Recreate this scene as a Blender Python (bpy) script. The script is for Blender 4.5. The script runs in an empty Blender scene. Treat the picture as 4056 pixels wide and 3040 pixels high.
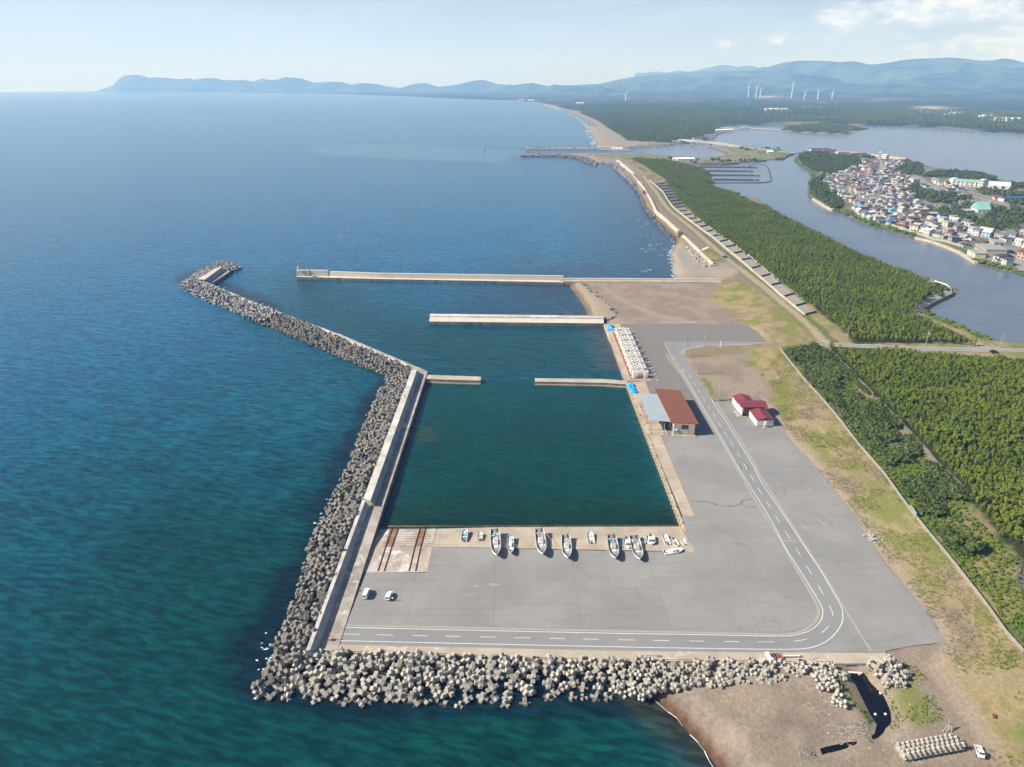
import bpy, bmesh, math, random
import numpy as np
from mathutils import Vector, Matrix
random.seed(7); RNG = np.random.default_rng(11)
SC = bpy.context.scene
COL = SC.collection
# ------------------------------------------------------------------ camera, sky, sun, exposure
F = 2864.0; PITCH = math.radians(22.6); ROLL = math.radians(0.35); CZ = 151.0
cam_d = bpy.data.cameras.new('camera'); cam = bpy.data.objects.new('camera', cam_d); COL.objects.link(cam)
cam_d.sensor_fit = 'HORIZONTAL'; cam_d.sensor_width = 36.0; cam_d.lens = 36.0 * F / 4056.0
cam_d.clip_start = 1.0; cam_d.clip_end = 90000.0
_R = Matrix.Rotation(math.radians(90) - PITCH, 4, 'X') @ Matrix.Rotation(-ROLL, 4, 'Z')
cam.matrix_world = Matrix.Translation((0, 0, CZ)) @ _R
SC.camera = cam
SUN_EL = math.radians(37); SUN_AZ = math.radians(-90 - 7)     # azimuth from +Y towards +X
sd = bpy.data.lights.new('sun', 'SUN'); sd.energy = 5.0; sd.angle = math.radians(0.5); sd.color = (1.0, 0.96, 0.90)
sun = bpy.data.objects.new('sun', sd); COL.objects.link(sun)
_sv = Vector((math.cos(SUN_EL) * math.sin(SUN_AZ), math.cos(SUN_EL) * math.cos(SUN_AZ), math.sin(SUN_EL)))
sun.rotation_euler = _sv.to_track_quat('Z', 'Y').to_euler()
SC.view_settings.view_transform = 'Standard'; SC.view_settings.look = 'None'
SC.view_settings.exposure = 0.70; SC.view_settings.gamma = 1.0
SC.render.engine = 'CYCLES'
SC.cycles.use_denoising = True
SC.cycles.max_bounces = 5; SC.cycles.diffuse_bounces = 2; SC.cycles.glossy_bounces = 2
SC.cycles.transmission_bounces = 2; SC.cycles.volume_bounces = 1; SC.cycles.transparent_max_bounces = 4
SC.cycles.caustics_reflective = False; SC.cycles.caustics_refractive = False
SC.cycles.sample_clamp_indirect = 4.0

def nn(t, kind, **kw):
    n = t.nodes.new(kind)
    for k, v in kw.items(): setattr(n, k, v)
    return n
def mathn(t, op, a, b=None, c=None, clamp=False):
    n = t.nodes.new('ShaderNodeMath'); n.operation = op; n.use_clamp = clamp
    for i, v in enumerate((a, b, c)):
        if v is None: continue
        if isinstance(v, (int, float)): n.inputs[i].default_value = v
        else: t.links.new(v, n.inputs[i])
    return n.outputs[0]
def mixc(t, fac, a, b, blend='MIX'):
    n = t.nodes.new('ShaderNodeMix'); n.data_type = 'RGBA'; n.blend_type = blend
    for s, v in ((n.inputs['Factor'], fac), (n.inputs['A'], a), (n.inputs['B'], b)):
        if isinstance(v, (int, float)): s.default_value = v
        elif isinstance(v, tuple): s.default_value = (v[0], v[1], v[2], 1)
        else: t.links.new(v, s)
    return n.outputs['Result']
def ramp(t, src, lo, hi):
    n = t.nodes.new('ShaderNodeMapRange'); n.clamp = True; n.interpolation_type = 'SMOOTHSTEP'
    t.links.new(src, n.inputs[0]); n.inputs[1].default_value = lo; n.inputs[2].default_value = hi
    return n.outputs[0]
def noise(t, vec, scale, detail=4.0, rough=0.55, dist=0.0):
    n = t.nodes.new('ShaderNodeTexNoise'); n.inputs['Scale'].default_value = scale
    n.inputs['Detail'].default_value = detail; n.inputs['Roughness'].default_value = rough
    n.inputs['Distortion'].default_value = dist
    t.links.new(vec, n.inputs['Vector']); return n.outputs['Fac']
def mapping(t, vec, scale=(1, 1, 1), rot=(0, 0, 0), loc=(0, 0, 0)):
    n = t.nodes.new('ShaderNodeMapping'); n.inputs['Scale'].default_value = scale
    n.inputs['Rotation'].default_value = rot; n.inputs['Location'].default_value = loc
    t.links.new(vec, n.inputs['Vector']); return n.outputs[0]

world = bpy.data.worlds.new('World'); SC.world = world; world.use_nodes = True
t = world.node_tree; t.nodes.clear()
tc = nn(t, 'ShaderNodeTexCoord'); sep = nn(t, 'ShaderNodeSeparateXYZ'); t.links.new(tc.outputs['Generated'], sep.inputs[0])
zc = mathn(t, 'MAXIMUM', sep.outputs[2], 0.012)
cmb = nn(t, 'ShaderNodeCombineXYZ'); t.links.new(sep.outputs[0], cmb.inputs[0]); t.links.new(sep.outputs[1], cmb.inputs[1]); t.links.new(zc, cmb.inputs[2])
sky = nn(t, 'ShaderNodeTexSky'); sky.sky_type = 'NISHITA'; sky.sun_disc = False
sky.sun_elevation = SUN_EL; sky.sun_rotation = SUN_AZ; sky.altitude = 100; sky.air_density = 1.0; sky.dust_density = 1.6; sky.ozone_density = 1.6
t.links.new(cmb.outputs[0], sky.inputs[0])
# thin high veil and a few low cumulus, laid out by direction (azimuth, elevation)
az = mathn(t, 'ARCTAN2', sep.outputs[0], sep.outputs[1]); el = mathn(t, 'ARCSINE', sep.outputs[2])
ae = nn(t, 'ShaderNodeCombineXYZ'); t.links.new(az, ae.inputs[0]); t.links.new(el, ae.inputs[1])
def blob(a0, e0, wa, we):
    dx = mathn(t, 'DIVIDE', mathn(t, 'SUBTRACT', az, math.radians(a0)), math.radians(wa))
    dy = mathn(t, 'DIVIDE', mathn(t, 'SUBTRACT', el, math.radians(e0)), math.radians(we))
    r = mathn(t, 'SQRT', mathn(t, 'ADD', mathn(t, 'MULTIPLY', dx, dx), mathn(t, 'MULTIPLY', dy, dy)))
    return mathn(t, 'SUBTRACT', 1.0, r)
def azel(u, v):
    d = _ray(u, v); return math.degrees(math.atan2(d[0], d[1])), math.degrees(math.asin(d[2] / math.sqrt(sum(k * k for k in d))))
def _ray(u, v):
    a = (u - 2028) / F; b = -(v - 1520) / F; c, s = math.cos(ROLL), math.sin(ROLL)
    a, b = a * c + b * s, -a * s + b * c
    cp, sp = math.cos(PITCH), math.sin(PITCH)
    return (a, cp + b * sp, -sp + b * cp)
cn = noise(t, mapping(t, ae.outputs[0], (22, 48, 1)), 1.0, 7, 0.6)
cn2 = noise(t, mapping(t, ae.outputs[0], (60, 110, 1)), 1.0, 5, 0.55)
dens = None
CLOUDS = [(3560, 75, 9.0, 1.9, .8), (3900, 55, 7, 2.0, .8), (3720, 10, 5, 1.0, 1.1), (3330, 95, 3.5, 1.2, .7), (3820, 170, 6, 1.0, .5),
          (2890, 180, 1.5, .6, .62), (3080, 165, 1.7, .65, .62), (3160, 160, .9, .45, .5), (2450, 290, 1.5, .5, .55), (2330, 285, 1.6, .4, .35), (1200, 262, 1.0, .28, .5), (1090, 268, .7, .22, .4), (1355, 268, .9, .2, .4), (4300, 120, 12, 3, 1)]
for (u, v, wa, we, k) in CLOUDS:
    a0, e0 = azel(u, v); q = mathn(t, 'MULTIPLY', blob(a0, e0, wa, we), k)
    dens = q if dens is None else mathn(t, 'MAXIMUM', dens, q)
dd = mathn(t, 'ADD', dens, mathn(t, 'MULTIPLY', mathn(t, 'SUBTRACT', cn, 0.52), 2.2))
cl = mathn(t, 'MULTIPLY', ramp(t, dd, 0.12, 0.75), ramp(t, dens, 0.0, 0.25))
lowsky = mathn(t, 'SUBTRACT', 1.0, ramp(t, sep.outputs[2], 0.09, 0.22))
veil = mathn(t, 'MULTIPLY', lowsky, mathn(t, 'MULTIPLY', ramp(t, noise(t, mapping(t, ae.outputs[0], (3.0, 14, 1), (0, 0, .12)), 1.0, 5, .6), 0.38, 0.75), 0.55))
hzn = mathn(t, 'SUBTRACT', 1.0, ramp(t, sep.outputs[2], 0.0, 0.22))
left = mathn(t, 'MULTIPLY', lowsky, mathn(t, 'MULTIPLY', ramp(t, mathn(t, 'MULTIPLY', az, -1.0), -0.45, 0.75), 0.34))
base = mixc(t, mathn(t, 'ADD', mathn(t, 'MULTIPLY', hzn, 0.66), left, None, True), sky.outputs[0], (8.6, 10.8, 13.8))
c1 = mixc(t, veil, base, (8.9, 10.8, 13.6))
shade = ramp(t, mathn(t, 'ADD', cn2, mathn(t, 'MULTIPLY', dd, 0.25)), 0.5, 0.85)
ccol = mixc(t, shade, (9.4, 10.6, 12.8), (14.5, 14.4, 14.1))
c2 = mixc(t, mathn(t, 'MULTIPLY', cl, 0.75), c1, ccol)
bg = nn(t, 'ShaderNodeBackground'); bg.inputs[1].default_value = 0.050; t.links.new(c2, bg.inputs[0])
wo = nn(t, 'ShaderNodeOutputWorld'); t.links.new(bg.outputs[0], wo.inputs[0])

# ------------------------------------------------------------------ measuring helpers: a photo crop (x0, y0, zoom) gives a viewing ray, the ray meets the ground at a height z
CR = dict(V=(0,0,.54536),C1=(1400,2000,2.7645),C2=(1750,2050,3.6867),C3=(2300,2050,4.424),C4=(900,2500,1.4747),C5=(2400,2400,1.3357),C6=(3000,1300,1.3816),C7=(2400,1500,2.765),C8=(2300,1230,4.424),C9=(650,980,1.9235),C10=(1100,1400,1.8422),C11=(2200,1200,1.8418),C12=(1900,500,1.8418),C13=(2900,450,1.7457),C14=(2000,200,1.0759),C15=(0,200,1.0907),C16=(3150,580,4.424),C17=(3500,750,3.978),C18=(2700,0,1.6313),C19=(2550,480,3.6867),C20=(2300,580,5.53),C21=(3500,2750,3.978),C22=(2900,2580,3.6867),D1=(1200,2250,4.1433),D2=(1350,1850,4.1433),D3=(1500,1430,5.53),D4=(2100,1480,5.53),D5=(700,1020,7.373),D6=(1150,1050,6.32),D7=(3680,2880,6.9125),E1=(1400,2320,10.055),E2=(2500,1500,6.14),E3=(2880,1540,9.2125),E4=(2900,2580,5.53),E5=(3400,1750,3.014),E6=(2550,700,3.6836),E7=(3600,680,4.480))
def full(cr, x, y):
    x0, y0, s = CR[cr]; return x0 + x / s, y0 + y / s
def P(cr, x, y, z=2.0):
    d = _ray(*full(cr, x, y)); k = (z - CZ) / d[2]; return (d[0] * k, d[1] * k)
def PL(cr, pts, z=2.0): return [P(cr, a, b, z) for a, b in pts]
def Zat(cr, x, y, Y):                    # height of the viewing ray where it reaches world depth Y
    d = _ray(*full(cr, x, y)); k = Y / d[1]; return (d[0] * k, Y, CZ + d[2] * k)
def proj(x, y, z):
    cp, sp = math.cos(PITCH), math.sin(PITCH)
    dep = y * cp - (z - CZ) * sp; up = y * sp + (z - CZ) * cp
    a, b = x / dep, up / dep; c, s = math.cos(ROLL), math.sin(ROLL)
    return (2028 + (a * c - b * s) * F, 1520 - (a * s + b * c) * F)

# ------------------------------------------------------------------ materials
MATS = {}
def mat(name, col, rough=0.8, col2=None, scale=0.5, bump=0.0, bscale=None, metal=0.0, coord='Object', lo=0.35, hi=0.65, spec=0.4, col3=None, scale3=4.0, emit=None):
    if name in MATS: return MATS[name]
    m = bpy.data.materials.new(name); m.use_nodes = True; t = m.node_tree
    b = t.nodes['Principled BSDF']; b.inputs['Roughness'].default_value = rough; b.inputs['Metallic'].default_value = metal
    b.inputs['Specular IOR Level'].default_value = spec
    if coord == 'World': v = nn(t, 'ShaderNodeNewGeometry').outputs['Position']
    else: v = nn(t, 'ShaderNodeTexCoord').outputs['Object']
    c2 = col2 if col2 else tuple(k * 0.8 for k in col)
    c = mixc(t, ramp(t, noise(t, v, scale, 5, .6), lo, hi), col, c2)
    if col3: c = mixc(t, ramp(t, noise(t, v, scale3, 4, .6), .5, .72), c, col3)
    t.links.new(c, b.inputs['Base Color'])
    if bump:
        bn = nn(t, 'ShaderNodeBump'); bn.inputs['Strength'].default_value = bump; bn.inputs['Distance'].default_value = 0.1
        t.links.new(noise(t, v, bscale or scale * 4, 4, .6), bn.inputs['Height']); t.links.new(bn.outputs[0], b.inputs['Normal'])
    MATS[name] = m; return m
def leafmat(name, c1, c2, c3, scale=.12):
    m = bpy.data.materials.new(name); m.use_nodes = True; t = m.node_tree; b = t.nodes['Principled BSDF']
    b.inputs['Roughness'].default_value = .75; b.inputs['Specular IOR Level'].default_value = .15
    v = nn(t, 'ShaderNodeNewGeometry').outputs['Position']
    oi = nn(t, 'ShaderNodeObjectInfo').outputs['Random']
    c = mixc(t, ramp(t, noise(t, v, scale, 4, .6), .35, .65), c1, c2)
    c = mixc(t, ramp(t, noise(t, v, 1.3, 3, .6), .45, .75), c, c3)
    c = mixc(t, mathn(t, 'MULTIPLY', oi, .5), c, c3)
    t.links.new(c, b.inputs['Base Color']); MATS[name] = m; return m

# ------------------------------------------------------------------ mesh helpers
class MB:
    def __init__(s): s.v = []; s.f = []; s.m = []; s.cur = 0
    def add(s, vs, fs):
        n = len(s.v); s.v.extend([tuple(p) for p in vs]); s.f.extend([tuple(i + n for i in f) for f in fs]); s.m.extend([s.cur] * len(fs)); return s
    def box(s, c, d, rz=0.0, top=(1, 1), shift=(0, 0)):      # centre of base, (lx, ly, lz)
        x, y, z = d[0] / 2, d[1] / 2, d[2]; vs = []
        for (k, zz, t0) in ((1, 0, (1, 1)), (0, z, top)):
            for sx, sy in ((-1, -1), (1, -1), (1, 1), (-1, 1)):
                a, b = sx * x * t0[0] + (shift[0] if zz else 0), sy * y * t0[1] + (shift[1] if zz else 0)
                vs.append((c[0] + a * math.cos(rz) - b * math.sin(rz), c[1] + a * math.sin(rz) + b * math.cos(rz), c[2] + zz))
        return s.add(vs, [(3, 2, 1, 0), (4, 5, 6, 7), (0, 1, 5, 4), (1, 2, 6, 5), (2, 3, 7, 6), (3, 0, 4, 7)])
    def prism(s, poly, z0, z1):
        a = sum(poly[i][0] * poly[(i + 1) % len(poly)][1] - poly[(i + 1) % len(poly)][0] * poly[i][1] for i in range(len(poly)))
        if a < 0: poly = poly[::-1]
        n = len(poly); zt = z1 if callable(z1) else (lambda x, y: z1); zb = z0 if callable(z0) else (lambda x, y: z0)
        vs = [(x, y, zb(x, y)) for x, y in poly] + [(x, y, zt(x, y)) for x, y in poly]
        fs = [tuple(range(n, 2 * n))] + [(i, (i + 1) % n, (i + 1) % n + n, i + n) for i in range(n)]
        return s.add(vs, fs)
    def sheet(s, poly, z):
        a = sum(poly[i][0] * poly[(i + 1) % len(poly)][1] - poly[(i + 1) % len(poly)][0] * poly[i][1] for i in range(len(poly)))
        if a < 0: poly = poly[::-1]
        zt = z if callable(z) else (lambda x, y: z)
        return s.add([(x, y, zt(x, y)) for x, y in poly], [tuple(range(len(poly)))])
    def tube(s, pts, r, n=6, cap=True):
        pts = [Vector(p) for p in pts]; rs = r if isinstance(r, (list, tuple)) else [r] * len(pts); vs = []
        for i, p in enumerate(pts):
            d = (pts[min(i + 1, len(pts) - 1)] - pts[max(i - 1, 0)]).normalized()
            u = d.cross(Vector((0, 0, 1))) if abs(d.z) < .95 else d.cross(Vector((1, 0, 0)))
            u.normalize(); w = d.cross(u)
            for k in range(n):
                a = 2 * math.pi * k / n; vs.append(p + (u * math.cos(a) + w * math.sin(a)) * rs[i])
        fs = [(i * n + k, i * n + (k + 1) % n, (i + 1) * n + (k + 1) % n, (i + 1) * n + k) for i in range(len(pts) - 1) for k in range(n)]
        if cap: fs += [tuple(range(n)), tuple((len(pts) - 1) * n + n - 1 - k for k in range(n))]
        return s.add(vs, fs)
    def strip(s, pts, w, z, z2=None):         # ribbon along a ground polyline; z2 gives it a thickness
        L, R_ = offset(pts, w / 2), offset(pts, -w / 2)
        zt = z if callable(z) else (lambda x, y: z)
        n = len(pts); vs = [(x, y, zt(x, y)) for x, y in L] + [(x, y, zt(x, y)) for x, y in R_]
        fs = [(i, n + i, n + i + 1, i + 1) for i in range(n - 1)]
        if z2 is not None:
            zb = z2 if callable(z2) else (lambda x, y: z2)
            vs += [(x, y, zb(x, y)) for x, y in L] + [(x, y, zb(x, y)) for x, y in R_]
            fs += [(2 * n + i, i, i + 1, 2 * n + i + 1) for i in range(n - 1)] + [(n + i, 3 * n + i, 3 * n + i + 1, n + i + 1) for i in range(n - 1)]
            fs += [(0, 2 * n, 3 * n, n), (n - 1, 2 * n - 1, 4 * n - 1, 3 * n - 1)]
        return s.add(vs, fs)
    def mesh(s, name, mats, smooth=False):
        me = bpy.data.meshes.new(name); me.from_pydata(s.v, [], s.f)
        for m in (mats if isinstance(mats, (list, tuple)) else [mats]): me.materials.append(m)
        if len(me.materials) > 1: me.polygons.foreach_set('material_index', s.m)
        if smooth: me.polygons.foreach_set('use_smooth', [True] * len(me.polygons))
        me.update(); return me
    def build(s, name, mats, parent=None, smooth=False, bevel=0, recalc=False, keep=False):
        off = Vector((0, 0, 0))
        if parent is None and s.v and not keep:
            a = np.array(s.v); off = Vector(((a[:, 0].min() + a[:, 0].max()) / 2, (a[:, 1].min() + a[:, 1].max()) / 2, a[:, 2].min()))
            s.v = [(x - off.x, y - off.y, z - off.z) for x, y, z in s.v]
        me = s.mesh(name, mats, smooth)
        if recalc:
            bm = bmesh.new(); bm.from_mesh(me); bmesh.ops.recalc_face_normals(bm, faces=bm.faces); bm.to_mesh(me); bm.free()
        o = bpy.data.objects.new(name, me); COL.objects.link(o); o.location = off
        if parent is not None: o.parent = parent
        if bevel:
            b = o.modifiers.new('bevel', 'BEVEL'); b.width = bevel; b.segments = 1; b.limit_method = 'ANGLE'
        return o
def offset(pts, d):
    out = []
    for i, p in enumerate(pts):
        a = pts[max(i - 1, 0)]; b = pts[min(i + 1, len(pts) - 1)]
        dx, dy = b[0] - a[0], b[1] - a[1]; l = math.hypot(dx, dy) or 1
        out.append((p[0] - dy / l * d, p[1] + dx / l * d))
    return out
def resample(pts, step):
    out = [pts[0]]
    for a, b in zip(pts, pts[1:]):
        l = math.dist(a, b); n = max(1, int(l / step))
        out += [tuple(a[k] + (b[k] - a[k]) * i / n for k in range(len(a))) for i in range(1, n + 1)]
    return out
def smooth(pts, it=2):
    for _ in range(it):
        q = [pts[0]]
        for a, b in zip(pts, pts[1:]):
            q += [tuple(a[k] * .75 + b[k] * .25 for k in range(len(a))), tuple(a[k] * .25 + b[k] * .75 for k in range(len(a)))]
        pts = q + [pts[-1]]
    return pts
def tag(o, label=None, cat=None, group=None, kind=None):
    if label: o['label'] = label
    if cat: o['category'] = cat
    if group: o['group'] = group
    if kind: o['kind'] = kind
    return o
def empty(name, loc=(0, 0, 0), rz=0.0):
    o = bpy.data.objects.new(name, None); COL.objects.link(o); o.location = loc; o.rotation_euler = (0, 0, rz); o.empty_display_size = .5; return o
def copy_tree(o, parent=None):
    c = o.copy(); COL.objects.link(c)
    if parent is not None: c.parent = parent
    for ch in KIDS.get(o.name, []): copy_tree(ch, c)
    return c
KIDS = {}
def reg(root):
    KIDS.clear()
    for o in bpy.data.objects:
        if o.parent: KIDS.setdefault(o.parent.name, []).append(o)
def inside(x, y, poly):
    x = np.asarray(x, float); y = np.asarray(y, float); r = np.zeros(x.shape, bool); n = len(poly)
    for i in range(n):
        x1, y1 = poly[i]; x2, y2 = poly[(i + 1) % n]
        if y1 == y2: continue
        c = ((y1 > y) != (y2 > y)) & (x < (x2 - x1) * (y - y1) / (y2 - y1) + x1); r ^= c
    return r
def dist_line(x, y, pts, closed=False):
    x = np.asarray(x, float); y = np.asarray(y, float); d = np.full(x.shape, 1e12)
    m = len(pts) if closed else len(pts) - 1
    for i in range(m):
        ax, ay = pts[i]; bx, by = pts[(i + 1) % len(pts)]; dx, dy = bx - ax, by - ay; l = dx * dx + dy * dy + 1e-9
        k = np.clip(((x - ax) * dx + (y - ay) * dy) / l, 0, 1); d = np.minimum(d, (x - ax - k * dx) ** 2 + (y - ay - k * dy) ** 2)
    return np.sqrt(d)
def sdist(x, y, poly):
    d = dist_line(x, y, poly, True); return np.where(inside(x, y, poly), d, -d)
_perm = RNG.random((256, 256))
def vnoise(x, y, s):
    x = np.asarray(x, float) / s + 1000.3; y = np.asarray(y, float) / s + 1000.7; xi = np.floor(x).astype(int); yi = np.floor(y).astype(int)
    fx = x - xi; fy = y - yi; fx = fx * fx * (3 - 2 * fx); fy = fy * fy * (3 - 2 * fy)
    g = lambda a, b: _perm[a % 256, b % 256]
    return (g(xi, yi) * (1 - fx) + g(xi + 1, yi) * fx) * (1 - fy) + (g(xi, yi + 1) * (1 - fx) + g(xi + 1, yi + 1) * fx) * fy
def fbm(x, y, s, o=4):
    r = 0; a = .5; n = 0
    for _ in range(o): r = r + a * vnoise(x, y, s); n += a; a *= .55; s /= 2.03
    return r / n
def sst(v, a, b):
    k = np.clip((v - a) / (b - a), 0, 1); return k * k * (3 - 2 * k)
def setcol(me, rgb, name='Col'):
    at = me.color_attributes.new(name, 'FLOAT_COLOR', 'POINT'); a = np.ones((len(rgb), 4), np.float32); a[:, :3] = rgb; at.data.foreach_set('color', a.ravel())
# ------------------------------------------------------------------ heights
def xe_line():
    pts = PL('C11', [(1330, 120), (1360, 330), (1480, 520), (1560, 700), (1660, 905)], 2.2) + PL('C6', [(280, 740), (420, 900), (560, 1070), (700, 1290), (830, 1440), (960, 1640)], 2.2) + PL('C5', [(1790, 190), (1700, 330), (1900, 600), (2000, 860)], 2.2)
    pts.sort(key=lambda p: p[1]); return pts
XE = xe_line(); _xy = np.array(XE)
def zA(x, y):       # the paved yard: one plane, dipping towards the slipway
    b = 2.4 - (y - 160) * 0.0020
    k = min(max((y - 176) / 32, 0), 1) * (1 - min(max((x - 35) / 22, 0), 1)); return b - (k * .9 if y < 230 else 0)
def G(cr, x, y, dz=0.0):
    z = 2.2
    for _ in range(4):
        p = P(cr, x, y, z + dz); z = zA(*p)
    return p
def GL(cr, pts, dz=0.0): return [G(cr, a, b, dz) for a, b in pts]
# shorelines, traced where land meets water
quayE = [P('C3', 1815, 246, 1.0), G('D4', 2120, 238), G('C8', 405, 232)]
LAND_A = (PL('C5', [(700, 1000), (585, 850), (530, 775), (470, 700), (415, 650), (370, 590), (310, 545), (262, 500), (240, 470)], 0)
  + PL('C5', [(200, 330)], 0) + PL('C4', [(1000, 150), (530, 125)], 0) + [P('D1', 700, 950, 1), P('D1', 985, 60, 1)]
  + PL('C1', [(330, 232), (900, 232), (1700, 240)], 0) + quayE
  + PL('C12', [(905, 1425), (790, 1400), (775, 1340), (740, 1285), (695, 1220), (662, 1180), (660, 1150), (700, 1135), (1050, 1125), (1415, 1118), (1425, 1070), (1405, 1010), (1390, 950), (1405, 900), (1430, 865), (1440, 820), (1330, 720), (1270, 660), (1205, 600), (1160, 500), (1120, 420), (1000, 310), (975, 285), (870, 268), (800, 240), (700, 222), (600, 212), (310, 212), (300, 207), (345, 203), (800, 203), (1250, 205), (1360, 220)], 0)
  + PL('C19', [(0, 482), (330, 520), (700, 545), (880, 540), (1060, 522), (1170, 505), (1215, 490), (1190, 462), (1110, 432), (1000, 400), (915, 376), (1040, 372), (1250, 365), (1420, 368), (1800, 405), (2100, 452), (2212, 462), (2180, 478), (2050, 512), (2045, 552), (1870, 572), (1790, 575), (1620, 590), (1380, 617), (1150, 633), (810, 632), (700, 636), (690, 650), (780, 700), (950, 760), (985, 810), (1000, 870), (985, 950), (1010, 985)], 0)
  + PL('C13', [(30, 575), (150, 585), (240, 635), (310, 690), (400, 735), (520, 790), (600, 830), (730, 905), (860, 965), (1000, 1015), (1130, 1065), (1240, 1110), (1300, 1125), (1360, 1158), (1420, 1160), (1490, 1180), (1545, 1215), (1558, 1240), (1530, 1268), (1440, 1310), (1340, 1355), (1290, 1385), (1330, 1405), (1420, 1440), (1530, 1490), (1650, 1540), (1750, 1590), (1900, 1606), (2018, 1612), (2600, 1680)], 0) + [(900.0, 300.0), (700.0, 40.0), (60.0, 40.0)])
LAND_B = PL('C13', [(2018, 1130), (1900, 1090), (1800, 1062), (1690, 1032), (1580, 962), (1480, 922), (1380, 885), (1270, 862), (1150, 822), (1050, 802), (950, 772), (850, 732), (780, 702), (700, 672), (640, 642), (560, 592), (530, 572), (550, 545), (550, 510), (540, 482), (522, 478), (560, 440), (540, 430), (572, 396), (520, 392), (490, 372), (440, 342), (430, 322), (450, 300), (480, 285), (490, 268), (550, 258), (620, 258), (690, 272), (900, 300), (1000, 306), (1160, 326), (1280, 350), (1400, 378), (1600, 404), (1750, 424), (1850, 462), (1950, 492), (2018, 502), (2500, 590), (2500, 1300)], 0)
LAND_C = (PL('C14', [(2400, 380), (2212, 369), (2050, 349), (1850, 331), (1700, 324), (1530, 320), (1180, 318), (1040, 321), (950, 326)], 0)
  + PL('C19', [(1100, 97), (1220, 150), (1180, 165), (1100, 205), (1010, 262), (940, 285), (800, 316), (640, 330), (560, 334), (330, 365), (60, 395)], 0)
  + PL('C14', [(640, 408), (540, 419), (400, 422), (390, 420), (100, 421), (100, 418), (380, 414), (390, 392), (372, 370), (356, 340), (365, 322), (345, 305), (310, 287), (250, 258), (180, 238), (130, 225), (90, 219), (0, 213)], 0)
  + PL('C15', [(1950, 208), (1750, 199), (1430, 188), (1300, 186), (1000, 182), (700, 182), (540, 181), (447, 180)], 0) + [(-9000.0, 23000.0), (23000.0, 23000.0), (23000.0, 5000.0)])
LAND_D = PL('C14', [(1175, 338), (1200, 346), (1300, 354), (1400, 359), (1450, 359), (1480, 352), (1500, 346), (1550, 336), (1530, 325), (1450, 319), (1300, 318), (1220, 322), (1180, 330)], 0)
SPIT = PL('C13', [(1395, 1175), (1480, 1178), (1545, 1215), (1560, 1238), (1530, 1268), (1440, 1300), (1400, 1290), (1480, 1235)], 0)
apron_edge = None
# ------------------------------------------------------------------ ground sheet (land and sea floor in one)
def graded(lo, hi, step, ratio, a, b):
    mid = list(np.arange(lo, hi + .01, step)); s = step; v = hi; up = []
    while v < b: s *= ratio; v += s; up.append(v)
    s = step; v = lo; dn = []
    while v > a: s *= ratio; v -= s; dn.append(v)
    return np.array(dn[::-1] + mid + up)
# yard, streets: ground is kept under them
APRON = (GL('D1', [(592, 1255), (700, 938), (730, 862)]) + GL('C1', [(118, 742), (803, 743), (862, 460), (1500, 464)]) + GL('C3', [(1100, 585), (1990, 602), (1965, 515)])
  + GL('C3', [(1830, 240), (1745, 0)]) + GL('C11', [(930, 1560), (520, 600), (525, 570)]) + GL('C8', [(770, 1225), (410, 240)]) + GL('C8', [(690, 232), (2020, 232)])
  + GL('C11', [(1370, 155), (1420, 170), (1500, 228), (1550, 284), (2000, 306), (2000, 318), (1500, 310), (1200, 318), (1100, 322), (1010, 333), (955, 346), (936, 372), (948, 405), (1010, 500), (1155, 715), (1340, 713), (1480, 680), (1660, 905), (1700, 968), (1790, 1075), (1900, 1200)])
  + GL('C6', [(560, 1068), (700, 1290), (830, 1440), (960, 1600)]) + GL('C5', [(1690, 0), (1790, 192), (1600, 215), (1480, 240), (1515, 302), (1200, 304), (600, 296), (0, 287)]) + GL('C4', [(1200, 140), (660, 126)]))
LAGOON_PATH = PL('C13', [(1262, 1378), (1300, 1330), (1370, 1290), (1450, 1255), (1500, 1232), (1500, 1215), (1450, 1185), (1360, 1160)], 3)
ROADE = PL('C11', [(1960, 308)], 2.2) + PL('C13', [(560, 1608), (900, 1622), (1200, 1638), (1500, 1645), (1700, 1648), (2018, 1652), (2500, 1668)], 3)
ROADE2 = PL('C13', [(1690, 1600), (1740, 1622), (1800, 1648)], 3)
TRACK = PL('C5', [(1500, 268), (1600, 320), (1690, 400), (1760, 500), (1830, 600), (1900, 700), (1960, 780), (2010, 860), (2040, 950)], 2.6)
DIRT2 = PL('C11', [(540, 0), (640, 55), (740, 90), (900, 125), (1060, 152)], 2.4)
DIRT1 = PL('C12', [(860, 1140), (960, 1220), (1080, 1290), (1200, 1345), (1400, 1395), (1560, 1430)], 2.4)
COASTPATH = PL('E6', [(0, 10), (180, 220), (280, 380), (380, 500), (560, 640), (760, 800), (950, 970), (1160, 1150), (1320, 1280), (1480, 1400), (1600, 1500), (1760, 1620)], 3) + PL('C11', [(1760, 90), (1860, 190), (1960, 290)], 3)
WALLSEA = PL('C12', [(1145, 405), (1190, 455), (1240, 540), (1280, 630), (1340, 680), (1450, 780), (1540, 870), (1620, 950), (1690, 1015)], 3)
WALLLAND = PL('E6', [(75, 60), (150, 120), (280, 232), (350, 350), (430, 460), (600, 600), (800, 750), (1000, 890), (1200, 1060), (1400, 1220), (1600, 1400), (1800, 1570), (1880, 1640), (2030, 1770), (2200, 1912), (2350, 2040)], 3)
xs = graded(-70, 262, 2.0, 1.045, -23500, 23500); ys = graded(96, 470, 2.0, 1.021, 60, 23500)
GX, GY = np.meshgrid(xs, ys); gx = GX.ravel(); gy = GY.ravel()
sA = np.full(gx.shape, -1e6); mA = (gy < 2600) & (np.abs(gx) < 2500); sA[mA] = sdist(gx[mA], gy[mA], LAND_A)
sB = np.full(gx.shape, -1e6); mB = (gy < 3200) & (gx > 100) & (gx < 4500); sB[mB] = sdist(gx[mB], gy[mB], LAND_B)
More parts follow.
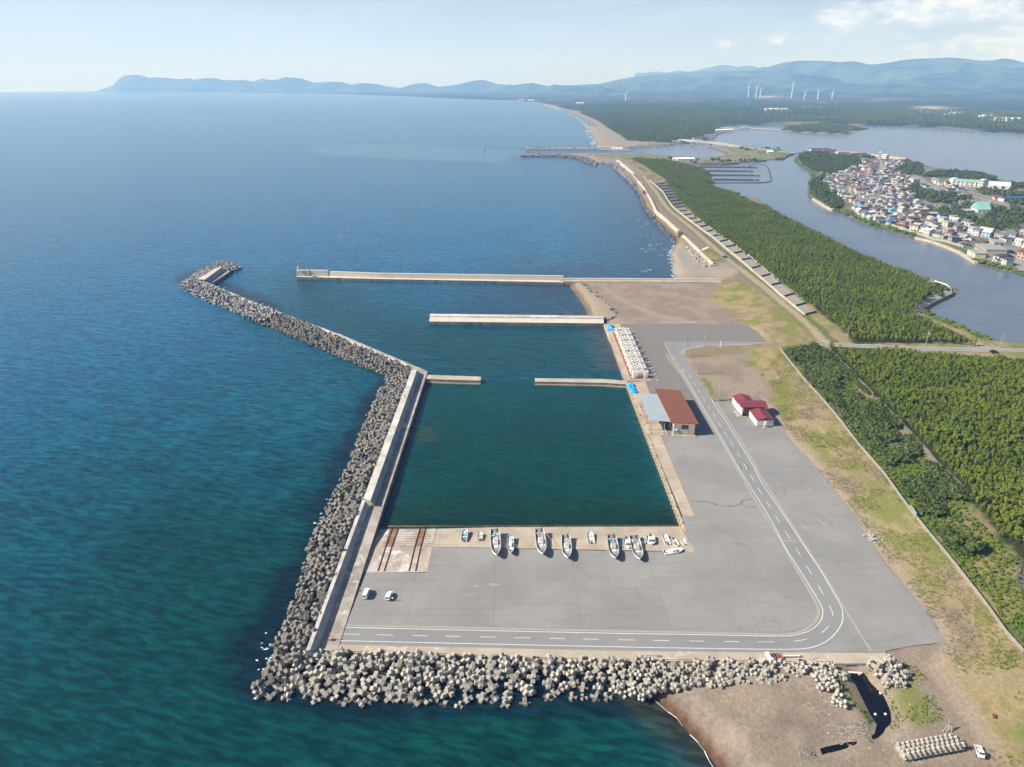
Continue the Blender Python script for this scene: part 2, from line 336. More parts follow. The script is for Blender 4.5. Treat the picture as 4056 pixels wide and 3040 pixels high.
sC = np.full(gx.shape, -1e6); mC = (gy > 1200); sC[mC] = sdist(gx[mC], gy[mC], LAND_C)
sD = np.full(gx.shape, -1e6); mD = (gy > 1200) & (gy < 4500); sD[mD] = sdist(gx[mD], gy[mD], LAND_D)
xe = np.interp(gy, _xy[:, 1], _xy[:, 0])
plA = 2.3 + 1.8 * sst(gx - xe, 1, 24) * (1 - .6 * sst(gy, 430, 520)) + (fbm(gx, gy, 14, 4) - .5) * .8 * sst(gx - xe, -4, 12) + (fbm(gx, gy, 5, 3) - .5) * .25
wid = np.where(gy < 160, 26.0, np.where(gy < 470, 14.0, 12.0)); wid = np.where(gx > 150, 7.0, wid)
hA = np.where(sA > 0, plA * sst(sA, -wid * .6, wid) * np.clip(sA / wid * 2.4, 0, 1) ** .7, np.maximum(sA * .16, -4))
h = hA
for s_, top, w_ in ((sB, 2.4, 9.0), (sC, 3.5, 30.0), (sD, 3.0, 14.0)):
    h = np.maximum(h, np.where(s_ > 0, top * np.clip(s_ / w_, 0, 1) ** .6, np.maximum(s_ * .16, -4)))
def GH(x, y):     # ground height at a point (for standing things)
    i = min(max(int(np.searchsorted(xs, x)), 1), len(xs) - 1); j = min(max(int(np.searchsorted(ys, y)), 1), len(ys) - 1)
    fx = (x - xs[i - 1]) / (xs[i] - xs[i - 1]); fy = (y - ys[j - 1]) / (ys[j] - ys[j - 1]); fx = min(max(fx, 0), 1); fy = min(max(fy, 0), 1)
    return float((H2[j - 1, i - 1] * (1 - fx) + H2[j - 1, i] * fx) * (1 - fy) + (H2[j, i - 1] * (1 - fx) + H2[j, i] * fx) * fy)
def S(cr, x, y, dz=0.0):
    z = 2.5
    for _ in range(5):
        p = P(cr, x, y, z + dz); z = max(GH(*p), 0)
    return (p[0], p[1], z)
# the drainage channel that comes out of the culvert
CH1 = PL('C5', [(1285, 352), (1330, 440), (1370, 520), (1400, 580), (1440, 640), (1470, 655), (1510, 625), (1505, 560), (1470, 480), (1400, 410), (1365, 355)], 0.9)
CH1b = PL('C5', [(1440, 600), (1480, 640), (1470, 670), (1440, 700), (1400, 715), (1385, 700), (1420, 680)], 0.9)
CH2 = PL('C5', [(1085, 765), (1085, 790), (1110, 800), (1330, 740), (1325, 720), (1290, 722), (1200, 740)], 0.9)
near = (gy < 165) & (gx > 40) & (gx < 140)
for ch in (CH1, CH1b, CH2):
    d = sdist(gx[near], gy[near], ch); hh = h[near]; h[near] = np.where(d > -3.5, np.minimum(hh, .9 + np.clip(-d / 3.5, -1, 1) * 1.6), hh)
for (cx_, cy_, r_, a_) in ((1250, 1, 0, 0),):
    pass
# sand heaps on the bottom beach
for (px, py, rx, ry, a_) in ((800, 660, 9, 3.2, 1.6), (700, 690, 4, 2, .8), (1060, 690, 3, 2.5, .9), (870, 640, 4, 2, .9)):
    c = P('C5', px, py, 2.5); h += a_ * np.exp(-(((gx - c[0]) / rx) ** 2 + ((gy - c[1]) / ry) ** 2)) * (h > .2)
ia = np.zeros(gx.shape, bool); nm = (gy < 480) & (gx > -80) & (gx < 260)
ia[nm] = sdist(gx[nm], gy[nm], APRON) > 0
zap = 2.4 - (gy - 160) * .002; kd = np.clip((gy - 176) / 32, 0, 1) * (1 - np.clip((gx - 35) / 22, 0, 1)); zap = zap - np.where(gy < 230, kd * .9, 0)
h = np.where(ia, np.minimum(h, zap - .3), h)
BASIN_IN = [P('D1', 985, 60, 1), P('C1', 330, 232, 1), P('C3', 1815, 246, 1), G('C8', 405, 232)]
rp = PL('C1', [(100, 760), (820, 760), (880, 470), (1500, 470)], 1.5) + PL('C3', [(1990, 610), (1830, 230)], 1.5) + PL('C1', [(1200, 225), (300, 225)], 1.5)
rm = nm & (gy < 240); ir = np.zeros(gx.shape, bool); ir[rm] = sdist(gx[rm], gy[rm], rp) > -1.0
h = np.where(ir, -2.0, h)
H2 = h.reshape(GX.shape)
# base colours: what the surface itself is
n1 = fbm(gx, gy, 9, 5); n2 = fbm(gx + 300, gy, 2.6 + 0 * gx, 3); n3 = fbm(gx, gy + 500, 34, 4); n4 = fbm(gx - 900, gy, 240, 5)
DIRT = np.array((.222, .180, .142)); SANDC = np.array((.34, .27, .205)); STRAW = np.array((.30, .235, .125)); GREEN = np.array((.17, .185, .045)); DGREEN = np.array((.055, .085, .018)); WOOD = np.array((.035, .045, .014)); GRAYS = np.array((.27, .25, .22))
def L3(a, b, k): return a * (1 - k[:, None]) + b * k[:, None]
col = L3(np.tile(DIRT, (len(gx), 1)), np.tile(DIRT * 1.18 + (.015, .012, .008), (len(gx), 1)), sst(n1, .35, .65))
T = lambda c: np.tile(c, (len(gx), 1))
def paint(poly, c, soft=3.0, k=1.0, nz=.5, sel=None):
    global col
    bb = np.array(poly); m = (gx > bb[:, 0].min() - 20) & (gx < bb[:, 0].max() + 20) & (gy > bb[:, 1].min() - 20) & (gy < bb[:, 1].max() + 20)
    if not m.any(): return
    d = sdist(gx[m], gy[m], poly) + (n2[m] - .5) * soft * 4 * nz + (n1[m] - .5) * soft * 4 * nz
    w = sst(d, -soft * .5, soft * .5) * k; cc = c[m] if c.ndim == 2 else np.tile(c, (m.sum(), 1))
    if sel is not None: w = w * sel[m]
    col[m] = col[m] * (1 - w[:, None]) + cc * w[:, None]
# sea floor and beaches by nearness to the water line
wet = np.maximum(np.maximum(sA, sB), np.maximum(sC, sD))
east = sst(gx - xe, -1, 5) * (gy < 1000) * (sA > 3)
grassy = L3(L3(T(STRAW), T(STRAW * .75), sst(n1, .45, .6)), T(GREEN), sst(n1 * .6 + n3 * .5 + (n2 - .5) * .3, .49, .64))
col = L3(col, grassy, east * sst(n1 + n3 - .76, -.12, .1) * .9 + 0 * gx)
col = L3(col, T(SANDC), sst(gx - xe, -2, 1) * (1 - sst(gx - xe, 3, 7 + 8 * (n3 - .4))) * (gy < 300) * (sA > 6) * .75)
# between the two fences and under the pines
bush = PL('C6', [(125, 100), (365, 95), (560, 290), (860, 600), (1130, 890), (1300, 1050), (1600, 1300), (1600, 1900), (1360, 1660), (1050, 1250), (860, 1030), (560, 640)], 4)
paint(bush, L3(T(DGREEN * 1.5), T(STRAW * .8), sst(n1, .5, .62)), 2)
woodR = PL('C6', [(365, 95), (1459, 175), (2600, 260), (2600, 1900), (1600, 1700), (1459, 1280), (1130, 890), (860, 600), (560, 290)], 4)
paint(woodR, T(WOOD), 2)
woodM = PL('E6', [(300, 70), (700, 0)], 3) + PL('C12', [(1110, 235), (1350, 240), (1480, 280), (1640, 310), (1700, 400), (1900, 490), (2000, 560)], 3) + PL('C13', [(240, 640), (600, 835), (1000, 1015), (1240, 1110), (1400, 1240), (1240, 1380), (1500, 1500), (1690, 1590), (860, 1610), (620, 1390), (300, 1120), (0, 900)], 3) + PL('E6', [(1200, 940), (700, 560), (800, 430), (600, 250)], 3)
paint(woodM, T(WOOD * 1.1), 3)
paint(WALLLAND + PL('E6', [(2530, 1990), (2370, 1860), (2010, 1560), (1700, 1310), (1440, 1100), (1230, 940), (1030, 800), (800, 640), (590, 450), (730, 380), (660, 280), (500, 170), (310, 66)], 3), T((.20, .185, .14)), 2)
# grass tip and dune strip along the coast, north of the yard
paint(PL('C12', [(1800, 1130), (1900, 1090), (2040, 1200), (2100, 1420), (2020, 1330), (1900, 1380), (1780, 1330), (1700, 1270), (1740, 1180)], 2.6), L3(T(GREEN), T(STRAW), sst(n1, .45, .6)), 6)
paint(PL('C12', [(1040, 230), (1120, 235), (1200, 290), (1300, 370), (1400, 400), (1270, 400), (1180, 330), (1080, 260)], 3), L3(T(GREEN * .8), T(STRAW), sst(n1, .5, .65)), 8)
coast = offset(WALLSEA, 0) + WALLLAND[::-1]
paint(WALLSEA + [WALLLAND[-1]] + WALLLAND[::-1] + PL('C12', [(1000, 250), (990, 275)], 3), T(DIRT * .98), 5, 1, .3)
paint(PL('E6', [(960, 1000), (1160, 1170), (1250, 1260), (1000, 1240), (860, 1090)], 3), L3(T(STRAW * .85), T(GREEN * .8), sst(n1, .5, .6)), 4)
def line_paint(pts, w, c, soft=1.0, k=1.0):
    global col
    bb = np.array(pts); m = (gx > bb[:, 0].min() - 30) & (gx < bb[:, 0].max() + 30) & (gy > bb[:, 1].min() - 30) & (gy < bb[:, 1].max() + 30)
    d = dist_line(gx[m], gy[m], pts); ww = (1 - sst(d + (n2[m] - .5) * soft * 2, w / 2 - soft * .5, w / 2 + soft * .5)) * k
    col[m] = col[m] * (1 - ww[:, None]) + np.array(c) * ww[:, None]
line_paint([(x, y) for x, y in offset(COASTPATH, 5)], 5, DGREEN * 1.4, 2, .8)
line_paint(offset(COASTPATH, -5), 3, GREEN * .8, 2, .7)
line_paint(COASTPATH, 5, SANDC, 1.5, .9)
line_paint(DIRT1, 3.4, SANDC * .95, 1.2, .7); line_paint(DIRT2, 3.4, SANDC * .95, 1.2, .7)
paint(PL('C11', [(940, 350), (1010, 335), (1600, 310), (1640, 345), (1250, 380), (1000, 400)], 2.3), L3(T(STRAW * .75), T(GREEN * .7), sst(n1, .45, .6)), 3, .7)
paint(PL('C11', [(1060, 540), (1110, 560), (1180, 690), (1150, 715)], 2.3), T(GREEN * .85), 1.5)
paint(PL('C11', [(1380, 425), (1470, 410), (1480, 450), (1400, 470)], 2.5), T(GREEN), 2)
paint(PL('C11', [(1600, 680), (1700, 660), (1680, 720), (1560, 720)], 2.8), T(GREEN), 2)
# bottom right: channel banks, track
paint(PL('C5', [(1190, 395), (1260, 400), (1330, 520), (1400, 590), (1420, 625), (1380, 600), (1280, 480)], 2), T(GREEN * .8), 1.2)
paint(PL('C5', [(1440, 430), (1500, 420), (1640, 380), (1740, 480), (1800, 600), (1700, 640), (1560, 640), (1500, 640), (1580, 600), (1540, 520)], 2.4), L3(T(GREEN), T(SANDC * .8), sst(n1, .42, .56)), 2, .8)
paint(PL('C5', [(1530, 300), (1640, 330), (1700, 400), (1620, 420), (1560, 340)], 2.4), T(GREEN * .9), 1.2, .8)
paint(PL('C5', [(1560, 740), (1560, 780), (1640, 810), (1800, 790), (1900, 760), (1880, 800), (1700, 840), (1560, 830), (1500, 760)], 2.4), L3(T(GREEN * .8), T(SANDC * .8), sst(n1, .45, .55)), 1.5, .8)
line_paint(TRACK, 7, DIRT * 1.08, 1.5, .9)
bb_ = (gy < 165) & (sA > -2) & (gx < 110)
wetb = bb_ * (1 - sst(sA, 1.5, 4.0)); col = L3(col, T((.12, .062, .038)), wetb * 1.0)
col = L3(col, T((.33, .28, .24)), (gy < 165) * np.exp(-((sA - 8.5 - (n1 - .5) * 5) / 1.1) ** 2) * .6 * (gx < 100))
ob = (gy > 400) & (gy < 1100) & (sA > -4) & (gx < 260)
col = L3(col, T((.17, .12, .08)), ob * (1 - sst(sA, 2.5, 5)))
paint(PL('C12', [(1430, 870), (1500, 870), (1700, 1040), (1800, 1000), (1900, 1080), (1830, 1115), (1420, 1115), (1400, 960)], 1.5), L3(T(GRAYS), T(SANDC), sst(n3, .45, .55)), 4, .95)
paint(PL('C12', [(665, 1150), (720, 1140), (850, 1230), (960, 1320), (990, 1390), (800, 1390)], 1.5), T(SANDC * .95), 3, .8, .5, sst(sA, 3, 6))
# village, the river spit, the lagoon shores, the north
inB = sB > 0
vill = L3(T((.20, .19, .17)), T((.12, .13, .06)), sst(n1, .52, .62))
col = np.where(inB[:, None], vill, col)
col = L3(col, T((.10, .15, .04)), inB * (1 - sst(sB, 10, 20)))
spitp = PL('C12', [(780, 205), (1250, 205), (1370, 225)], 2) + PL('C19', [(330, 520), (700, 545), (1060, 522), (1215, 490), (1110, 432), (915, 376), (1420, 368), (2212, 462), (2045, 552), (1380, 617), (700, 634), (300, 560)], 2) + PL('C12', [(1050, 235), (980, 240)], 2)
paint(spitp, L3(T((.20, .19, .12)), T((.14, .16, .05)), sst(n1, .45, .6)), 8)
paint(PL('C19', [(915, 376), (1040, 380), (1200, 430), (1330, 470), (1260, 500), (1200, 490)], 1), T(GRAYS * .8), 8, .9)
inC = sC > 0
cn_ = L3(T((.030, .050, .018)), T((.05, .07, .025)), sst(n4, .4, .62))
cn_ = L3(cn_, T((.30, .26, .20)), ((n4 > .70) & (gy > 2900)) * .7)
col = np.where(inC[:, None], cn_, col)
beachN = PL('C14', [(640, 408), (390, 421), (390, 392), (356, 340), (310, 287), (180, 238), (90, 219), (0, 212), (60, 214), (180, 230), (300, 262), (400, 305), (440, 335), (500, 370), (520, 388), (700, 398)], 1)
paint(beachN, T(np.array((.27, .235, .19))), 10, 1, .1)
for zz in ([(1750, 240), (1860, 236), (1900, 258), (1830, 268), (1755, 262)], [(1120, 254), (1210, 254), (1205, 262), (1130, 262)], [(1260, 239), (1350, 239), (1340, 245), (1270, 245)], [(1090, 185), (1170, 184), (1180, 195), (1100, 208)], [(1990, 262), (2120, 275), (2110, 282), (2000, 272)], [(2040, 283), (2180, 300), (2170, 306), (2050, 296)]):
    paint(PL('C14', zz, 3), T(np.array((.40, .33, .25))), 40, .9, .2)
col = L3(col, T((.18, .17, .12)), ((sC > 0) & (sC < 25) & (gx > 300)) * 1.0)
inD = sD > 0
col = np.where(inD[:, None], np.tile((.04, .06, .02), (len(gx), 1)), col); col = L3(col, T((.36, .25, .18)), (inD & (sD < 14)) * 1.0)
col = L3(col, T((.05, .05, .035)), (wet < -.5) * 1.0)
ny, nx = GX.shape
idx = np.arange(ny * nx).reshape(ny, nx)
q = np.stack([idx[:-1, :-1], idx[:-1, 1:], idx[1:, 1:], idx[1:, :-1]], -1).reshape(-1, 4)
keepq = (h[q].max(1) > -3.5) & (np.hypot(gx[q].mean(1), gy[q].mean(1)) < 23500)
q = q[keepq]; used = np.unique(q); rem = np.full(ny * nx, -1); rem[used] = np.arange(len(used))
def npmesh(name, co, quads, m, smooth_=True):
    me = bpy.data.meshes.new(name); me.vertices.add(len(co)); me.vertices.foreach_set('co', np.asarray(co, np.float32).ravel())
    k = quads.shape[1]; me.loops.add(quads.size); me.loops.foreach_set('vertex_index', quads.ravel().astype(np.int32))
    me.polygons.add(len(quads)); me.polygons.foreach_set('loop_start', np.arange(0, quads.size, k, dtype=np.int32)); me.polygons.foreach_set('loop_total', np.full(len(quads), k, np.int32))
    me.polygons.foreach_set('use_smooth', np.full(len(quads), smooth_)); me.materials.append(m); me.update(); me.validate(); return me
gm = bpy.data.materials.new('ground'); gm.use_nodes = True; t = gm.node_tree; b = t.nodes['Principled BSDF']
b.inputs['Roughness'].default_value = .95; b.inputs['Specular IOR Level'].default_value = .1
at = nn(t, 'ShaderNodeAttribute', attribute_name='Col'); pos = nn(t, 'ShaderNodeNewGeometry').outputs['Position']
g1 = noise(t, pos, .9, 6, .65); g2 = noise(t, mapping(t, pos, (1, .35, 1), (0, 0, .5)), 2.4, 4, .7)
c = mixc(t, 1.0, at.outputs['Color'], mixc(t, ramp(t, g1, .3, .7), (.86, .86, .85), (1.13, 1.12, 1.1)), 'MULTIPLY')
c = mixc(t, 1.0, c, mixc(t, ramp(t, g2, .35, .65), (.86, .86, .84), (1.12, 1.12, 1.12)), 'MULTIPLY')
c = mixc(t, mathn(t, 'MULTIPLY', ramp(t, noise(t, pos, .35, 8, .75), .68, .76), .3), c, (.42, .40, .36))
t.links.new(c, b.inputs['Base Color'])
bn = nn(t, 'ShaderNodeBump'); bn.inputs['Strength'].default_value = .5; bn.inputs['Distance'].default_value = .15; t.links.new(g1, bn.inputs['Height']); t.links.new(bn.outputs[0], b.inputs['Normal'])
MATS['ground'] = gm
me = npmesh('ground', np.stack([gx, gy, h], -1)[used], rem[q], gm); setcol(me, np.clip(col[used], 0, 1))
ground = bpy.data.objects.new('ground', me); COL.objects.link(ground); tag(ground, 'ground of dirt, sand and dry grass with the beaches and the sea floor', 'ground', kind='structure')

# ------------------------------------------------------------------ the sea
xs2 = graded(-420, 160, 4.0, 1.06, -24500, 24500); ys2 = graded(92, 640, 4.0, 1.035, 60, 24500)
WX, WY = np.meshgrid(xs2, ys2); wx = WX.ravel(); wy = WY.ravel()
wn = fbm(wx, wy, 30, 4); wn2 = fbm(wx, wy, 260, 4)
DEEP = np.array((.003, .080, .165)); MID = np.array((.0018, .060, .094)); TEAL = np.array((.0012, .038, .042)); GRN = np.array((.002, .052, .038)); DARK = np.array((.002, .014, .022))
W_ = lambda c: np.tile(c, (len(wx), 1))
Dd = np.hypot(wx + 60, wy - 160)
wc = L3(W_(TEAL), W_(MID), sst(Dd + (wn - .5) * 90, 60, 190)); wc = L3(wc, W_(DEEP), sst(Dd - wx * .4 + (wn2 - .5) * 120, 200, 520))
OUTM = [P('D1', 45, 1355, 0), P('D2', 200, 560, 0), P('D3', 720, 205, 0), P('C9', 900, 515, 0), P('C9', 300, 280, 0), P('D5', 620, 640, 0), P('D5', 1330, 290, 0)]
SOUTHM = [P('C4', 465, 108, 0), P('C4', 1700, 160, 0), P('C5', 300, 290, 0)]
basin = [P('D1', 985, 60, 0), P('C1', 330, 232, 0), P('C3', 1815, 246, 0), P('D4', 2120, 238, 0), P('D3', 1030, 460, 0)]
basin2 = [P('D4', 2120, 238, 0), P('C8', 405, 232, 0), P('C9', 2020, 570, 0), P('C9', 1010, 235, 0), P('C9', 900, 515, 0), P('D3', 1030, 460, 0)]
dB = sdist(wx, wy, basin); dB2 = sdist(wx, wy, basin2)
wc = L3(wc, W_((.0015, .042, .046)), sst(dB2 + (wn - .5) * 30, -70, 50)); wc = L3(wc, W_((.0015, .036, .026)), sst(dB + (wn - .5) * 8, -10, 14) * (dB2 < 3))
wc = L3(wc, W_((.0016, .044, .040)), (dB > 0) * sst(wy, 290, 370) * .9)
wc = L3(wc, W_((.004, .028, .018)), sst(dB, -1, 1) * (1 - sst(wy, 232, 250)))
wc = L3(wc, W_((.004, .014, .009)), sst(dB, -1, 1) * (1 - sst(wy + (wn - .5) * 4, 224, 230)))
sp_ = P('C10', 1080, 595, 0); wc = L3(wc, W_((.03, .05, .022)), np.exp(-((wx - sp_[0]) ** 2 / 22 + (wy - sp_[1]) ** 2 / 60)) * .9)
dm = dist_line(wx, wy, OUTM); ds = dist_line(wx, wy, SOUTHM)
wc = L3(wc, W_(DARK), (1 - sst(dm + (wn - .5) * 14, 12, 20)) * (dB < 0) * (dB2 < -2) * .95)
wc = L3(wc, W_(DARK), (1 - sst(ds + (wn - .5) * 12, 19, 25)) * (wy < 175) * .97)
shb = -np.where((wy < 175), sdist(wx, wy, LAND_A), -1e5)
wc = L3(wc, W_((.028, .030, .018)), (1 - sst(shb + (wn - .5) * 8, 2, 14)) * (wx > 20) * (wy < 150) * .9)
wc = L3(wc, W_((.0015, .036, .028)), (wy < 138) * (ds > 20) * sst(wx, -60, -10) * (shb > 10) * .8)
# shallower bay behind the north pier and the long coast
sAw = np.full(wx.shape, 1e5); m_ = (wy < 2600) & (wx < 700) & (wx > -500); sAw[m_] = -sdist(wx[m_], wy[m_], LAND_A)
wc = L3(wc, W_((.020, .046, .075)), (wy > 480) * (1 - sst(sAw + (wn - .5) * 30, 10, 130)) * (wx < 600) * .8)
wc = L3(wc, W_((.05, .05, .045)), ((wy > 380) & (wy < 1100)) * (1 - sst(sAw + (wn - .5) * 8, 3, 22)) * (dB2 > -30) * .7)
# river-mouth plume
pc = P('C15', 1290, 430, 0); pl = [P('C15', 1290, 428, 0), P('C15', 1400, 455, 0), P('C15', 1700, 475, 0), P('C15', 2212, 492, 0), P('C14', 120, 421, 0), P('C15', 2212, 425, 0), P('C15', 1700, 402, 0), P('C15', 1400, 408, 0)]
dpl = sdist(wx, wy, pl); wc = L3(wc, W_((.040, .145, .180)), sst(dpl + (wn2 - .5) * 60, -10, 40) * .75); wc = L3(wc, W_((.001, .03, .08)), np.exp(-((dpl + 12) / 16) ** 2) * .4 * (wy > 900))
# river and lagoon are a browner, greyer blue
lag = np.zeros(wx.shape); riv = (PL('C19', [(0, 470), (0, 400), (640, 330), (1000, 262), (1100, 97)], 0) + PL('C14', [(950, 322), (2400, 340)], 0) + PL('C13', [(2700, 500), (2700, 1660), (1900, 1612), (1530, 1480), (1290, 1385), (1240, 1110), (600, 830), (240, 640), (0, 560)], 0) + PL('C19', [(640, 700), (640, 560)], 0))
lag = sst(sdist(wx, wy, riv), -60, 30); wc = L3(wc, W_((.120, .145, .178)), lag)
wc = wc * (1 + (wn[:, None] - .5) * .35)
idx = np.arange(WX.size).reshape(WX.shape)
q = np.stack([idx[:-1, :-1], idx[:-1, 1:], idx[1:, 1:], idx[1:, :-1]], -1).reshape(-1, 4)
q = q[np.hypot(wx[q].mean(1), wy[q].mean(1)) < 23200]
wm = bpy.data.materials.new('sea_water'); wm.use_nodes = True; t = wm.node_tree; b = t.nodes['Principled BSDF']
b.inputs['Roughness'].default_value = .2; b.inputs['IOR'].default_value = 1.33; b.inputs['Specular IOR Level'].default_value = .48
at = nn(t, 'ShaderNodeAttribute', attribute_name='Col'); pos = nn(t, 'ShaderNodeNewGeometry').outputs['Position']
warp = mapping(t, pos, (1, 1, 1), (0, 0, .28))
w1 = noise(t, mapping(t, warp, (.045, .19, 1)), 1.0, 1.5, .5, .35); w2 = noise(t, mapping(t, warp, (.15, .50, 1)), 1.0, 3, .55, .3); w3 = noise(t, mapping(t, pos, (.8, 1.9, 1), (0, 0, .15)), 1.0, 3, .6)
calm = ramp(t, mathn(t, 'MULTIPLY', nn(t, 'ShaderNodeAttribute', attribute_name='Calm').outputs['Fac'], 1.0), 0, 1)
hgt = mathn(t, 'ADD', mathn(t, 'MULTIPLY', w1, 1.5), mathn(t, 'ADD', mathn(t, 'MULTIPLY', w2, 1.25), mathn(t, 'MULTIPLY', w3, .22)))
bn = nn(t, 'ShaderNodeBump'); bn.inputs['Distance'].default_value = .22; t.links.new(hgt, bn.inputs['Height'])
t.links.new(mathn(t, 'SUBTRACT', 1.0, mathn(t, 'MULTIPLY', calm, .82)), bn.inputs['Strength'])
t.links.new(bn.outputs[0], b.inputs['Normal'])
cw = mixc(t, 1.0, at.outputs['Color'], mixc(t, ramp(t, w2, .35, .68), (.60, .65, .70), (1.52, 1.44, 1.36)), 'MULTIPLY')  # light and dark of the ripples painted into the water colour
cw = mixc(t, 1.0, cw, mixc(t, ramp(t, w1, .35, .65), (.84, .87, .89), (1.18, 1.15, 1.12)), 'MULTIPLY')
cw = mixc(t, mathn(t, 'MULTIPLY', calm, .8), cw, at.outputs['Color'])
t.links.new(cw, b.inputs['Base Color'])
me = npmesh('sea', np.stack([wx, wy, wx * 0], -1), q, wm); setcol(me, np.clip(wc, 0, 1))
cal = np.clip(sst(dB, -4, 6) * .6 + sst(dB2, -4, 10) * .3 + lag * .95, 0, 1); setcol(me, np.repeat(cal[:, None], 3, 1), 'Calm')
sea = bpy.data.objects.new('sea', me); COL.objects.link(sea); tag(sea, 'blue green sea water with the harbour basin, river and lagoon', 'water', kind='structure')
# channel water
mb = MB()
for ch in (CH1, CH1b, CH2): mb.sheet(offset(ch + [ch[0]], 0)[:-1], 1.0 + .004 * len(mb.f))
o = mb.build('channel_water', mat('dark_channel_water', (.004, .004, .005), .08, spec=.5)); tag(o, 'still black water of the drain channel across the beach', 'water', kind='structure')

# ------------------------------------------------------------------ hills
def ridge(name, cr, pts, Yf, wf, wb, amp, label, seed, zb=0.0, step=60):
    """a real ridge: skyline heights come from where the viewing ray meets the ridge's depth"""
    sky_ = []
    for i, (a, b_) in enumerate(pts):
        k = i / (len(pts) - 1); Y = Yf[0] + (Yf[1] - Yf[0]) * k; sky_.append(Zat(cr, a, b_, Y))
    P3 = resample(sky_, step); A = np.array(P3); n = len(A); ks = np.linspace(-1, 1, 41)
    V = np.zeros((n, 41, 3))
    for j, k in enumerate(ks):
        w = wf if k < 0 else wb; hh = (1 - abs(k)) ** (1.15)
        V[:, j, 0] = A[:, 0] + 0.0 * k; V[:, j, 1] = A[:, 1] + k * w
        nz = fbm(V[:, j, 0] + seed * 777, V[:, j, 1], 700, 6) - .5; nr = 1 - np.abs(fbm(V[:, j, 0] + seed * 99, V[:, j, 1] * .55, 1500, 5) * 2 - 1) * 1.6
        V[:, j, 2] = zb + (A[:, 2] - zb) * hh * (1 + 0) + (A[:, 2] - zb) * amp * (nz * 1.6 + (nr - .55) * 1.5) * math.sin(math.pi * min(1, (1 - abs(k)))) * 1.0
    V[:, :, 2] = np.where(np.abs(ks)[None, :] > .02, np.minimum(V[:, :, 2], A[:, 2][:, None] * (1 - .25 * np.abs(ks)[None, :])), V[:, :, 2])
    V[:, :, 2] = np.maximum(np.where(np.abs(ks)[None, :] > .999, -8, V[:, :, 2]), -8)
    idx = np.arange(n * 41).reshape(n, 41); q = np.stack([idx[:-1, :-1], idx[:-1, 1:], idx[1:, 1:], idx[1:, :-1]], -1).reshape(-1, 4)
    me = npmesh(name, V.reshape(-1, 3), q, MATS['hillwood']); o = bpy.data.objects.new(name, me); COL.objects.link(o); tag(o, label, 'hill', kind='structure')
    bm = bmesh.new(); bm.from_mesh(me); bmesh.ops.recalc_face_normals(bm, faces=bm.faces); bm.to_mesh(me); bm.free(); return o
hm = bpy.data.materials.new('hillwood'); hm.use_nodes = True; t = hm.node_tree; b = t.nodes['Principled BSDF']; b.inputs['Roughness'].default_value = 1; b.inputs['Specular IOR Level'].default_value = 0
pos = nn(t, 'ShaderNodeNewGeometry').outputs['Position']
c = mixc(t, ramp(t, noise(t, pos, .0022, 8, .6), .38, .62), (.014, .032, .011), (.070, .100, .030))
c = mixc(t, mathn(t, 'MULTIPLY', ramp(t, noise(t, pos, .0009, 5, .6), .62, .70), .7), c, (.11, .14, .05))
t.links.new(c, b.inputs['Base Color']); bn = nn(t, 'ShaderNodeBump'); bn.inputs['Strength'].default_value = .8; bn.inputs['Distance'].default_value = 60
t.links.new(noise(t, pos, .004, 7, .62), bn.inputs['Height']); t.links.new(bn.outputs[0], b.inputs['Normal']); MATS['hillwood'] = hm
ridge('headland', 'C15', [(447, 179), (470, 158), (495, 152), (510, 128), (530, 112), (555, 107), (600, 106), (640, 118), (690, 117), (740, 122), (770, 126), (815, 120), (840, 128), (880, 120), (930, 121), (965, 130), (1000, 127), (1020, 131), (1050, 127), (1095, 136), (1130, 122), (1165, 128), (1195, 128), (1230, 116), (1300, 121), (1350, 138), (1380, 140), (1420, 135), (1470, 137), (1520, 148), (1560, 141), (1620, 145), (1680, 157), (1730, 163), (1790, 145), (1840, 141), (1890, 158), (1950, 152), (2000, 142), (2050, 131), (2090, 128), (2140, 143), (2180, 151), (2212, 146)], (19200, 15500), 700, 1500, .12, 'long hazy blue headland running out into the sea', 1)
ridge('coastal_hills', 'C14', [(-80, 150), (-20, 144), (30, 150), (70, 144), (110, 138), (150, 146), (185, 153), (210, 145), (240, 150), (280, 149), (330, 158), (370, 160), (400, 149), (430, 160), (480, 172), (560, 178), (700, 186)], (15000, 9000), 1100, 1500, .16, 'low wooded coastal hills with a small round knoll behind the beach', 2)
ridge('far_mountains', 'C14', [(560, 96), (600, 97), (625, 92), (650, 90), (680, 96), (740, 86), (780, 92), (830, 82), (870, 74), (900, 66), (930, 63), (960, 64), (990, 72), (1020, 66), (1060, 67), (1090, 80), (1150, 92), (1250, 100)], (20500, 19800), 1600, 1500, .14, 'pale far mountain tops behind the main range', 3)
ridge('mountain_range', 'C14', [(200, 158), (280, 150), (340, 146), (400, 143), (460, 130), (530, 116), (600, 108), (680, 102), (760, 94), (820, 92), (880, 88), (940, 88), (1000, 86), (1060, 88), (1100, 84), (1140, 66), (1190, 52), (1250, 45), (1310, 44), (1380, 46), (1440, 54), (1520, 62), (1580, 60), (1640, 52), (1700, 41), (1760, 36), (1840, 33), (1900, 31), (1960, 36), (2030, 45), (2080, 42), (2120, 35), (2160, 46), (2212, 56), (2300, 60), (2450, 70), (2600, 60), (2800, 80)], (15500, 11200), 4300, 2500, .6, 'high blue mountain range filling the skyline', 4, 0, 90)
ridge('foothills', 'C14', [(420, 200), (560, 186), (700, 176), (820, 172), (900, 178), (1000, 176), (1100, 160), (1160, 160), (1230, 163), (1300, 175), (1400, 172), (1500, 160), (1600, 150), (1680, 145), (1760, 150), (1860, 165), (1950, 172), (2050, 165), (2212, 160), (2500, 150)], (10500, 7400), 1500, 1900, .34, 'darker wooded foothills in front of the mountains', 5, 0, 60)
